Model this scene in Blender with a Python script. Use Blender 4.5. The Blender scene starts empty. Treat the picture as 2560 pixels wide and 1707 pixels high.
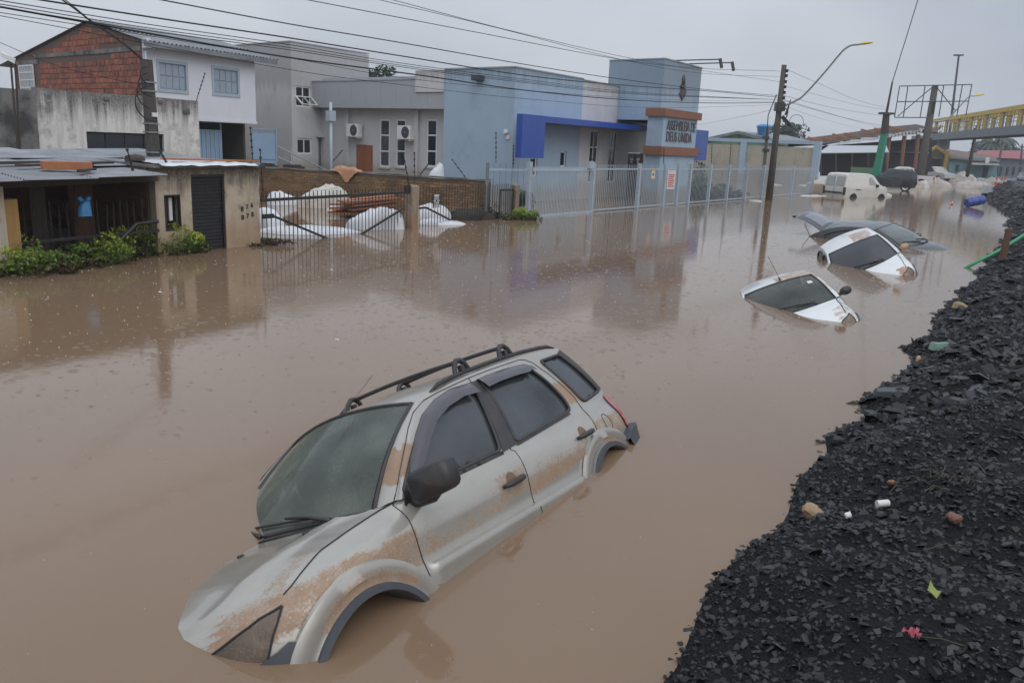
import bpy, bmesh, math, random
import numpy as np
from mathutils import Vector, Matrix, Euler
from mathutils.geometry import delaunay_2d_cdt
random.seed(7)
R = math.radians
SC = bpy.context.scene
COL = SC.collection

# ------------------------------------------------------------------ camera
FPX, PITCH, ROLL, HC = 2036.0883, 0.238478083, -0.0456532499, 2.242005
WPX, HPX = 2560.0, 1707.0
_f = np.array([0, math.cos(PITCH), -math.sin(PITCH)])
_d = np.array([0, -math.sin(PITCH), -math.cos(PITCH)])
_r = np.array([1.0, 0, 0])
_c, _s = math.cos(ROLL), math.sin(ROLL)
CR = np.array([_c * _r + _s * _d, -_s * _r + _c * _d, _f])      # rows: right, down, forward
cam_d = bpy.data.cameras.new('camera')
cam_d.sensor_width = 36.0
cam_d.lens = FPX / WPX * 36.0
cam_d.clip_start = 0.05
cam_d.clip_end = 3000
cam = bpy.data.objects.new('camera', cam_d)
COL.objects.link(cam)
m = Matrix.Identity(4)
for i in range(3):
    m[i][0] = CR[0][i]; m[i][1] = -CR[1][i]; m[i][2] = -CR[2][i]
m[2][3] = HC
cam.matrix_world = m
SC.camera = cam

# ------------------------------------------------------------------ sky and light
SC.view_settings.view_transform = 'Standard'
SC.view_settings.look = 'None'
SC.view_settings.exposure = 0.12
SC.view_settings.gamma = 1.0
SC.view_settings.use_curve_mapping = False
SUN_EL, SUN_ROT = R(48), R(150)
wd = bpy.data.worlds.new('World')
SC.world = wd
wd.use_nodes = True
nt = wd.node_tree
nt.nodes.clear()
def WN(t, **k):
    n = nt.nodes.new(t)
    for a, b in k.items(): setattr(n, a, b)
    return n
out = WN('ShaderNodeOutputWorld')
sky = WN('ShaderNodeTexSky', sky_type='NISHITA', sun_disc=False, sun_elevation=SUN_EL, sun_rotation=SUN_ROT,
         air_density=1.5, dust_density=8.0, ozone_density=1.0)
bg1 = WN('ShaderNodeBackground'); bg1.inputs[1].default_value = 0.08
bg2 = WN('ShaderNodeBackground'); bg2.inputs[1].default_value = 1.0
mixs = WN('ShaderNodeMixShader'); mixs.inputs[0].default_value = 0.9
tc = WN('ShaderNodeTexCoord')
noi = WN('ShaderNodeTexNoise'); noi.inputs['Scale'].default_value = 1.7; noi.inputs['Detail'].default_value = 4; noi.inputs['Roughness'].default_value = 0.45
mp = WN('ShaderNodeMapping'); mp.inputs['Scale'].default_value = (1, 1, 1.8); mp.inputs['Location'].default_value = (0.35, 0.1, 0.2)
cr = WN('ShaderNodeValToRGB')
cr.color_ramp.elements[0].position = 0.36; cr.color_ramp.elements[0].color = (0.385, 0.44, 0.515, 1)
cr.color_ramp.elements[1].position = 0.60; cr.color_ramp.elements[1].color = (0.59, 0.63, 0.695, 1)
sx = WN('ShaderNodeSeparateXYZ')
mr = WN('ShaderNodeMapRange'); mr.inputs[1].default_value = 0.1; mr.inputs[2].default_value = 1.0; mr.inputs[3].default_value = 1.0; mr.inputs[4].default_value = 2.15
mul = WN('ShaderNodeVectorMath', operation='SCALE')
L = nt.links.new
L(tc.outputs['Generated'], mp.inputs[0]); L(mp.outputs[0], noi.inputs[0]); L(noi.outputs[0], cr.inputs[0])
L(tc.outputs['Generated'], sx.inputs[0]); L(sx.outputs[2], mr.inputs[0])
L(cr.outputs[0], mul.inputs[0]); L(mr.outputs[0], mul.inputs['Scale']); L(mul.outputs[0], bg2.inputs[0])
L(sky.outputs[0], bg1.inputs[0]); L(bg1.outputs[0], mixs.inputs[1]); L(bg2.outputs[0], mixs.inputs[2]); L(mixs.outputs[0], out.inputs[0])
sun_d = bpy.data.lights.new('sun', 'SUN')
sun_d.energy = 0.8; sun_d.angle = R(60); sun_d.color = (1.0, 0.97, 0.93)
sun = bpy.data.objects.new('sun', sun_d); COL.objects.link(sun)
sun.rotation_euler = (R(90) - SUN_EL, 0, R(180) - SUN_ROT)
SC.cycles.max_bounces = 6
SC.cycles.diffuse_bounces = 3
SC.cycles.glossy_bounces = 3
SC.cycles.transparent_max_bounces = 16
SC.cycles.caustics_reflective = False
SC.cycles.caustics_refractive = False
SC.cycles.use_denoising = True

# ------------------------------------------------------------------ pixel -> place
def ray(x, y):
    return CR.T @ np.array([(x - WPX / 2) / FPX, (y - HPX / 2) / FPX, 1.0])
def G(x, y, z=0.0):
    d = ray(x, y); t = (z - HC) / d[2]
    return Vector((t * d[0], t * d[1], z))
class Frame:
    """vertical-wall frame: u along ex, v along ey (into depth), w up"""
    def __init__(s, o, ex, ey=None):
        s.o = np.array(o[:2], float); s.ex = np.array(ex, float) / math.hypot(*ex)
        if ey is None: ey = (-s.ex[1], s.ex[0])
        s.ey = np.array(ey, float) / math.hypot(*ey)
    def P(s, u, v, w):
        q = s.o + s.ex * u + s.ey * v
        return (q[0], q[1], w)
    def uw(s, x, y, v):
        d = ray(x, y); A = np.array([[s.ex[0], -d[0]], [s.ex[1], -d[1]]]); b = -(s.o + s.ey * v)
        u, t = np.linalg.solve(A, b); return float(u), float(HC + t * d[2])
    def vw(s, x, y, u):
        d = ray(x, y); A = np.array([[s.ey[0], -d[0]], [s.ey[1], -d[1]]]); b = -(s.o + s.ex * u)
        v, t = np.linalg.solve(A, b); return float(v), float(HC + t * d[2])

# ------------------------------------------------------------------ objects
OFF = {}
def tag(o, label=None, cat=None, group=None, kind=None):
    if label: o['label'] = label
    if cat: o['category'] = cat
    if group: o['group'] = group
    if kind: o['kind'] = kind
    return o
def thing(name, loc, label, cat, group=None, rot=None):
    o = bpy.data.objects.new(name, None); COL.objects.link(o)
    o.empty_display_size = 0.2
    o.location = loc
    if rot is not None:
        o.rotation_euler = rot; OFF[o] = Vector((0, 0, 0))
    else:
        OFF[o] = Vector(loc)
    return tag(o, label, cat, group)
def grp(name, parent):
    """empty part that gathers sub-parts"""
    o = bpy.data.objects.new(name, None); COL.objects.link(o); o.empty_display_size = .1; o.parent = parent; OFF[o] = OFF[parent]
    return o
class MB:
    def __init__(s): s.v = []; s.f = []; s.mi = []
    def add(s, vs, fs, mi=0):
        o = len(s.v); s.v.extend(tuple(map(float, q)) for q in vs)
        for q in fs: s.f.append(tuple(i + o for i in q)); s.mi.append(mi)
        return s
    def box(s, a, b, fn=None, mi=0):
        vs = [(x, y, z) for x in (a[0], b[0]) for y in (a[1], b[1]) for z in (a[2], b[2])]
        if fn: vs = [fn(*q) for q in vs]
        return s.add(vs, [(0, 1, 3, 2), (4, 6, 7, 5), (0, 4, 5, 1), (2, 3, 7, 6), (0, 2, 6, 4), (1, 5, 7, 3)], mi)
    def tube(s, path, r, n=6, mi=0, cap=True):
        path = [Vector(q) for q in path]; k = len(path)
        rr = r if isinstance(r, (list, tuple)) else [r] * k
        rings = []; up = None
        for i in range(k):
            t = (path[min(i + 1, k - 1)] - path[max(i - 1, 0)]).normalized()
            if up is None: up = Vector((0, 0, 1)) if abs(t.z) < .9 else Vector((1, 0, 0))
            a = t.cross(up)
            if a.length < 1e-6: a = t.orthogonal()
            a.normalize(); b = a.cross(t).normalized(); up = b
            rings.append([path[i] + (a * math.cos(q) + b * math.sin(q)) * rr[i] for q in [2 * math.pi * j / n for j in range(n)]])
        vs = [q for g in rings for q in g]; fs = []
        for i in range(k - 1):
            for j in range(n):
                j2 = (j + 1) % n; fs.append((i * n + j, i * n + j2, (i + 1) * n + j2, (i + 1) * n + j))
        if cap: fs.append(tuple(range(n - 1, -1, -1))); fs.append(tuple((k - 1) * n + j for j in range(n)))
        return s.add(vs, fs, mi)
    def bar(s, p, q, w, h=None, up=(0, 0, 1), mi=0):
        """rectangular bar from p to q, w wide, h high"""
        p = Vector(p); q = Vector(q); h = h or w; t = (q - p).normalized(); up = Vector(up)
        a = t.cross(up)
        if a.length < 1e-4: a = t.cross(Vector((0, 1, 0)))
        a.normalize(); b = a.cross(t)
        vs = [c + a * (w / 2 * i) + b * (h / 2 * j) for c in (p, q) for i in (-1, 1) for j in (-1, 1)]
        return s.add(vs, [(0, 1, 3, 2), (4, 6, 7, 5), (0, 4, 5, 1), (2, 3, 7, 6), (0, 2, 6, 4), (1, 5, 7, 3)], mi)
    def grid(s, rows, mi=0, closed=False, flip=False):
        n = len(rows[0]); vs = [q for r_ in rows for q in r_]; fs = []
        for i in range(len(rows) - 1):
            for j in range(n if closed else n - 1):
                j2 = (j + 1) % n
                q = (i * n + j, i * n + j2, (i + 1) * n + j2, (i + 1) * n + j)
                fs.append(q[::-1] if flip else q)
        return s.add(vs, fs, mi)
    def lathe(s, prof, c=(0, 0, 0), n=16, mi=0):
        rows = [[(c[0] + r_ * math.cos(2 * math.pi * j / n), c[1] + r_ * math.sin(2 * math.pi * j / n), c[2] + z) for j in range(n)] for r_, z in prof]
        return s.grid(rows, mi, closed=True)
    def prism(s, poly, fn0, fn1, mi=0):
        """poly of 2-tuples; fn0/fn1 map (a,b)->3D for the two ends"""
        n = len(poly); vs = [fn0(*q) for q in poly] + [fn1(*q) for q in poly]
        fs = [tuple(range(n - 1, -1, -1)), tuple(range(n, 2 * n))] + [(i, (i + 1) % n, n + (i + 1) % n, n + i) for i in range(n)]
        return s.add(vs, fs, mi)
    def mesh(s, name, mats, off=Vector((0, 0, 0)), smooth=False, recalc=True, attrs=None):
        me = bpy.data.meshes.new(name)
        me.from_pydata([(q[0] - off[0], q[1] - off[1], q[2] - off[2]) for q in s.v], [], s.f)
        for mt in (mats if isinstance(mats, (list, tuple)) else [mats]): me.materials.append(mt)
        if any(s.mi): me.polygons.foreach_set('material_index', s.mi)
        if attrs:
            for k, vals in attrs.items():
                a = me.attributes.new(k, 'FLOAT', 'POINT'); a.data.foreach_set('value', list(vals))
        if recalc:
            bm = bmesh.new(); bm.from_mesh(me); bmesh.ops.recalc_face_normals(bm, faces=bm.faces); bm.to_mesh(me); bm.free()
        if smooth:
            me.polygons.foreach_set('use_smooth', [True] * len(me.polygons))
            if smooth is not True: me.set_sharp_from_angle(angle=R(smooth))
        me.update()
        return me
    def build(s, name, mats, parent=None, label=None, cat=None, group=None, kind=None, smooth=False, bevel=0, recalc=True, attrs=None, loc=None):
        if parent is not None: off = OFF[parent]
        else:
            if loc is None:
                a = np.array(s.v); loc = ((a[:, 0].min() + a[:, 0].max()) / 2, (a[:, 1].min() + a[:, 1].max()) / 2, a[:, 2].min())
            off = Vector(loc)
        o = bpy.data.objects.new(name, s.mesh(name, mats, off, smooth, recalc, attrs)); COL.objects.link(o)
        if parent is not None: o.parent = parent
        else: o.location = off
        OFF[o] = off
        if bevel:
            b = o.modifiers.new('bevel', 'BEVEL'); b.width = bevel; b.segments = 2; b.limit_method = 'ANGLE'; b.angle_limit = R(40)
        return tag(o, label, cat, group, kind)
def inst(name, me, parent, wloc, rot=None, scale=None):
    """a part that shares mesh data; wloc in world (or parent frame for a turned root)"""
    o = bpy.data.objects.new(name, me); COL.objects.link(o)
    o.parent = parent; o.location = Vector(wloc) - OFF[parent]
    if rot is not None: o.rotation_euler = rot
    if scale is not None: o.scale = scale
    return o
def cdt(outline, holes=(), step=None, extra=()):
    """triangulate a 2D outline with holes; step adds a grid of inner points"""
    loops = [list(outline)] + [list(h) for h in holes]
    pts = []; edges = []
    for lp in loops:
        o = len(pts); n = len(lp); pts += [Vector(q) for q in lp]; edges += [(o + i, o + (i + 1) % n) for i in range(n)]
    pts += [Vector(q) for q in extra]
    if step:
        a = np.array(outline); sx_, sy_ = step if isinstance(step, (tuple, list)) else (step, step)
        B = np.array([q for lp in loops for q in lp]); ey_ = sorted({round(q[1], 4) for q in extra})
        for i, x in enumerate(np.arange(a[:, 0].min() + sx_ / 2, a[:, 0].max(), sx_)):
            ys = np.arange(a[:, 1].min() + sy_ / 2 + (sy_ / 2 if i % 2 else 0), a[:, 1].max(), sy_)
            for y in ys:
                if ey_ and min(abs(y - q) for q in ey_) < .014: continue
                if np.min(((B[:, 0] - x) / sx_) ** 2 + ((B[:, 1] - y) / sy_) ** 2) > .12: pts.append(Vector((x, y)))
    vs, es, fs, _, _, _ = delaunay_2d_cdt(pts, edges, [], 0, 1e-6)
    def inside(p, lp):
        c = False; n = len(lp)
        for i in range(n):
            x0, y0 = lp[i]; x1, y1 = lp[(i + 1) % n]
            if (y0 > p[1]) != (y1 > p[1]) and p[0] < (x1 - x0) * (p[1] - y0) / (y1 - y0) + x0: c = not c
        return c
    keep = []
    for f_ in fs:
        cx = sum(vs[i][0] for i in f_) / len(f_); cy = sum(vs[i][1] for i in f_) / len(f_)
        if inside((cx, cy), loops[0]) and not any(inside((cx, cy), h) for h in loops[1:]): keep.append(tuple(f_))
    return [(q[0], q[1]) for q in vs], keep
def resample(poly, step, closed=True):
    o = []
    n = len(poly)
    for i in range(n if closed else n - 1):
        a = poly[i]; b = poly[(i + 1) % n]; d = math.dist(a, b); k = max(1, round(d / step))
        for j in range(k): o.append(tuple(a[c] + (b[c] - a[c]) * j / k for c in range(len(a))))
    if not closed: o.append(tuple(poly[-1]))
    return o
def smooth_loop(poly, it=2, closed=True):
    """Chaikin corner rounding"""
    for _ in range(it):
        o = []; n = len(poly)
        if not closed: o.append(poly[0])
        for i in range(n if closed else n - 1):
            a = poly[i]; b = poly[(i + 1) % n]
            o.append(tuple(a[c] * .75 + b[c] * .25 for c in range(len(a)))); o.append(tuple(a[c] * .25 + b[c] * .75 for c in range(len(a))))
        if not closed: o.append(poly[-1])
        poly = o
    return poly
def round_corners(poly, r_=.035, k=4):
    o = []; n = len(poly)
    for i in range(n):
        p = Vector(poly[i - 1]); c = Vector(poly[i]); q = Vector(poly[(i + 1) % n]); a = c + (p - c).normalized() * min(r_, (p - c).length * .45); b = c + (q - c).normalized() * min(r_, (q - c).length * .45)
        for j in range(k + 1):
            t = j / k; o.append(tuple(a.lerp(c, t).lerp(c.lerp(b, t), t)))
    return o
def interp(x, tab):
    xs = [q[0] for q in tab]; ys = [q[1] for q in tab]
    if xs[0] > xs[-1]: xs = xs[::-1]; ys = ys[::-1]
    return float(np.interp(x, xs, ys))
# ------------------------------------------------------------------ materials
MATS = {}
class NT:
    def __init__(s, name):
        s.m = bpy.data.materials.new(name); s.m.use_nodes = True; s.t = s.m.node_tree; s.t.nodes.clear()
        s.o = s.n('ShaderNodeOutputMaterial'); s.b = s.n('ShaderNodeBsdfPrincipled'); s.l(s.b.outputs[0], s.o.inputs[0])
        s.tc = s.n('ShaderNodeTexCoord'); s.pos = s.n('ShaderNodeNewGeometry').outputs['Position']
        MATS[name] = s.m
    def n(s, t, **k):
        q = s.t.nodes.new(t)
        for a, b in k.items(): setattr(q, a, b)
        return q
    def l(s, a, b): s.t.links.new(a, b)
    def setin(s, sock, v):
        if hasattr(v, 'is_output') or isinstance(v, bpy.types.NodeSocket): s.l(v, sock)
        else: sock.default_value = v
    def noise(s, scale, detail=4, rough=.55, vec=None, map_=None, out=0):
        q = s.n('ShaderNodeTexNoise'); q.inputs['Scale'].default_value = scale; q.inputs['Detail'].default_value = detail; q.inputs['Roughness'].default_value = rough
        v = vec if vec is not None else s.pos
        if map_ is not None:
            mp_ = s.n('ShaderNodeMapping'); mp_.inputs['Scale'].default_value = map_; s.l(v, mp_.inputs[0]); v = mp_.outputs[0]
        s.l(v, q.inputs['Vector']); return q.outputs[out]
    def ramp(s, f, stops):
        q = s.n('ShaderNodeValToRGB'); e = q.color_ramp.elements
        while len(e) < len(stops): e.new(.5)
        for a, (p, c) in zip(e, stops):
            a.position = p; a.color = (*c, 1) if isinstance(c, (tuple, list)) else (c, c, c, 1)
        s.l(f, q.inputs[0]); return q.outputs[0]
    def mix(s, f, a, b, mode='MIX'):
        q = s.n('ShaderNodeMix', data_type='RGBA', blend_type=mode)
        s.setin(q.inputs[0], f)
        for k, v in ((6, a), (7, b)):
            s.setin(q.inputs[k], (*v, 1) if isinstance(v, (tuple, list)) and len(v) == 3 else v)
        return q.outputs[2]
    def math(s, op, a, b=None, c=None):
        q = s.n('ShaderNodeMath', operation=op)
        s.setin(q.inputs[0], a)
        if b is not None: s.setin(q.inputs[1], b)
        if c is not None: s.setin(q.inputs[2], c)
        return q.outputs[0]
    def attr(s, name, out='Fac'):
        q = s.n('ShaderNodeAttribute'); q.attribute_name = name; return q.outputs[out]
    def sep(s, v=None):
        q = s.n('ShaderNodeSeparateXYZ'); s.l(v if v is not None else s.pos, q.inputs[0]); return q.outputs
    def bump(s, h, strength=.3, dist=.01):
        q = s.n('ShaderNodeBump'); q.inputs['Strength'].default_value = strength; q.inputs['Distance'].default_value = dist
        s.l(h, q.inputs['Height']); s.l(q.outputs[0], s.b.inputs['Normal']); return q
    def base(s, c): s.setin(s.b.inputs['Base Color'], (*c, 1) if isinstance(c, (tuple, list)) else c)
    def rough(s, r): s.setin(s.b.inputs['Roughness'], r)
    def metal(s, r): s.setin(s.b.inputs['Metallic'], r)
    def objrand(s):
        return s.n('ShaderNodeObjectInfo').outputs['Random']
def plain(name, c, rough=.6, metal=0., var=.15, scale=3., bump=0, coat=0, dirt=None, dirtamt=.3, spec=None, rnd=0.):
    """surface colour broken by two noises, optional dirt blotches"""
    s = NT(name)
    f = s.noise(scale, 5)
    col = s.mix(f, tuple(q * (1 - var) for q in c), tuple(min(1, q * (1 + var)) for q in c))
    if rnd:
        g_ = s.math('MULTIPLY_ADD', s.objrand(), 2 * rnd, 1 - rnd)
        q = s.n('ShaderNodeVectorMath', operation='SCALE'); s.l(col, q.inputs[0]); s.l(g_, q.inputs['Scale']); col = q.outputs[0]
    if dirt:
        d = s.ramp(s.noise(scale * .6, 6, .65), [(.5 - dirtamt * .3, 0.), (.5 + .35 * (1 - dirtamt), 1.)])
        col = s.mix(s.math('MULTIPLY', d, dirtamt * 1.6), col, dirt)
    s.base(col); s.rough(s.ramp(s.noise(scale * 2), [(.3, max(.02, rough - .08)), (.7, min(1, rough + .08))])); s.metal(metal)
    if coat: s.b.inputs['Coat Weight'].default_value = coat; s.b.inputs['Coat Roughness'].default_value = .06
    if spec is not None: s.b.inputs['Specular IOR Level'].default_value = spec
    if bump: s.bump(s.noise(scale * 8, 4), bump, .01)
    return s.m
def wall(name, c, stain=(.09, .085, .08), amt=.4, scale=1.2, rough=.85, bump=.25, low=None, lowz=.8, top=None, topz=None, drip=None):
    """painted render with vertical rain streaks, blotches and a flood mud line"""
    s = NT(name)
    col = s.mix(s.noise(1.1, 5), tuple(q * .9 for q in c), tuple(min(1, q * 1.08) for q in c))
    streak = s.ramp(s.noise(scale * 2.2, 5, .6, map_=(1, 1, .12)), [(.62 - amt * .3, 0.), (.82 - amt * .15, 1.)])
    blot = s.ramp(s.noise(scale * 1.3, 7, .7), [(.60 - amt * .25, 0.), (.80 - amt * .2, 1.)])
    k = s.math('MULTIPLY', s.math('MAXIMUM', s.math('MULTIPLY', streak, .75), blot), min(1, amt * 1.5))
    col = s.mix(k, col, stain)
    z = s.sep()[2]
    if top:
        zz = s.math('ADD', z, s.math('MULTIPLY', s.noise(2.5, 5, .6, map_=(1, 1, .25)), .9))
        t = s.n('ShaderNodeMapRange'); t.inputs[1].default_value = topz; t.inputs[2].default_value = topz + .6
        s.l(zz, t.inputs[0]); col = s.mix(s.math('MULTIPLY', t.outputs[0], .8), col, top)
    if drip:
        dz, dl, dc = drip
        ln = s.math('MULTIPLY', s.math('POWER', s.noise(4.5, 5, .75, map_=(1, 1, .02)), 2.2), dl * 3.2)
        q = s.math('SUBTRACT', s.math('ADD', z, ln), dz)
        t = s.n('ShaderNodeMapRange'); t.inputs[1].default_value = -.1; t.inputs[2].default_value = dl * .6; s.l(q, t.inputs[0])
        col = s.mix(s.math('MULTIPLY', t.outputs[0], s.math('MULTIPLY_ADD', s.noise(22, 4, .7), 1.2, .15)), col, dc)
    if low:
        zz = s.math('ADD', z, s.math('MULTIPLY', s.noise(.8, 3), .25))
        t = s.n('ShaderNodeMapRange'); t.inputs[1].default_value = lowz + .35; t.inputs[2].default_value = lowz - .05
        s.l(zz, t.inputs[0]); col = s.mix(s.math('MULTIPLY', t.outputs[0], .6), col, low)
    s.base(col); s.rough(rough)
    s.bump(s.noise(14, 5), bump, .012)
    return s.m
MUD = (.27, .165, .095)
def paint(name, c, metal=.3, rough=.33, mud=MUD, dirt=.25):
    """car paint; point attribute 'mud' (0..1) says where dried flood mud clings"""
    s = NT(name)
    ob = s.tc.outputs['Object']
    f1 = s.noise(3, 4, vec=ob)
    col = s.mix(f1, tuple(q * .9 for q in c), tuple(min(1, q * 1.06) for q in c))
    film = s.ramp(s.noise(9, 6, .7, vec=ob, map_=(.35, .35, 1)), [(.45, 0.), (.75, 1.)])
    col = s.mix(s.math('MULTIPLY', film, dirt), col, tuple(q * .5 + w_ * .35 for q, w_ in zip(c, mud)))
    fine = s.noise(75, 7, .75, vec=ob)
    mid = s.noise(11, 4, .6, vec=ob)
    fine = s.math('MULTIPLY_ADD', fine, 2.0, -.5); mid = s.math('MULTIPLY_ADD', mid, 1.6, -.3)
    n_ = s.math('ADD', s.math('MULTIPLY', fine, .6), s.math('MULTIPLY', mid, .4))
    a = s.attr('mud')
    k = s.math('ADD', n_, s.math('SUBTRACT', a, 1.0))
    t = s.n('ShaderNodeMapRange'); t.inputs[1].default_value = -.10; t.inputs[2].default_value = .16
    s.l(k, t.inputs[0]); k = s.math('MULTIPLY', t.outputs[0], .88)
    mcol = s.mix(s.noise(20, 4, vec=ob), tuple(q * .75 for q in mud), tuple(q * 1.3 for q in mud))
    s.base(s.mix(k, col, mcol))
    s.rough(s.math('MULTIPLY_ADD', k, .45, rough)); s.metal(s.math('MULTIPLY', s.math('SUBTRACT', 1., k), metal))
    s.setin(s.b.inputs['Coat Weight'], s.math('MULTIPLY', s.math('SUBTRACT', 1., k), .7)); s.b.inputs['Coat Roughness'].default_value = .08
    dr = s.n('ShaderNodeTexVoronoi', feature='F1'); dr.inputs['Scale'].default_value = 85; s.l(ob, dr.inputs['Vector'])
    drop = s.ramp(dr.outputs['Distance'], [(.0, 1.), (.32, 0.)])
    s.bump(s.math('ADD', s.math('MULTIPLY', drop, .35), s.math('MULTIPLY', k, .5)), .35, .0015)
    return s.m
def glass(name, tint=(.25, .3, .28), clear=.6, rough=.03, drops=True, film=None, filmamt=0.):
    """tinted pane: tinted see-through plus fresnel reflection, with rain drops and a noisy film carrying dirt and painted-in reflection"""
    s = NT(name)
    tr = s.n('ShaderNodeBsdfTransparent'); tr.inputs[0].default_value = (*tint, 1)
    s.base(tuple(q * .12 for q in tint)); s.rough(rough); s.b.inputs['IOR'].default_value = 1.5
    ob = s.tc.outputs['Object']
    if film:
        fk = s.math('MULTIPLY', s.math('ADD', s.math('MULTIPLY', s.ramp(s.noise(2.2, 3, .5, vec=ob), [(.25, .25), (.8, 1.)]), .75), s.math('MULTIPLY', s.ramp(s.noise(160, 2, .6, vec=ob), [(.5, 0.), (.7, 1.)]), .25)), filmamt)
        s.base(s.mix(fk, tuple(q * .1 for q in tint), film))
    if drops:
        dr = s.n('ShaderNodeTexVoronoi', feature='F1'); dr.inputs['Scale'].default_value = 110; s.l(ob, dr.inputs['Vector'])
        s.bump(s.ramp(dr.outputs['Distance'], [(.0, 1.), (.4, 0.)]), .25, .0015)
    mx = s.n('ShaderNodeMixShader')
    fr = s.n('ShaderNodeFresnel'); fr.inputs[0].default_value = 1.5
    op = s.math('MAXIMUM', s.math('MULTIPLY_ADD', fr.outputs[0], 1.0, 1 - clear), 0.)
    if film: op = s.math('ADD', op, fk)
    op = s.math('MINIMUM', op, 1.)
    s.l(op, mx.inputs[0]); s.l(tr.outputs[0], mx.inputs[1]); s.l(s.b.outputs[0], mx.inputs[2]); s.l(mx.outputs[0], s.o.inputs[0])
    return s.m
M = {}
M['trim'] = plain('black_plastic', (.022, .022, .024), .45, var=.2, scale=12, dirt=(.10, .07, .05), dirtamt=.25)
M['greytrim'] = plain('grey_plastic', (.055, .060, .070), .5, var=.15, scale=10)
M['rubber'] = plain('rubber', (.014, .014, .014), .8, var=.2, scale=20)
M['visor'] = plain('smoked_plastic', (.052, .047, .055), .3, var=.12, scale=9, coat=.3)
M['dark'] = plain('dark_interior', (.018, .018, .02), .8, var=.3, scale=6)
M['seat'] = plain('seat_cloth', (.24, .22, .17), .9, var=.25, scale=8, dirt=MUD, dirtamt=.5)
M['muddy'] = plain('muddy_lining', (.16, .10, .055), .75, var=.35, scale=7)
M['chrome'] = plain('reflector', (.55, .54, .52), .22, metal=.9, var=.1, scale=9)
M['metal'] = plain('galvanised', (.30, .31, .32), .45, metal=.6, var=.15, scale=8)
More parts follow.
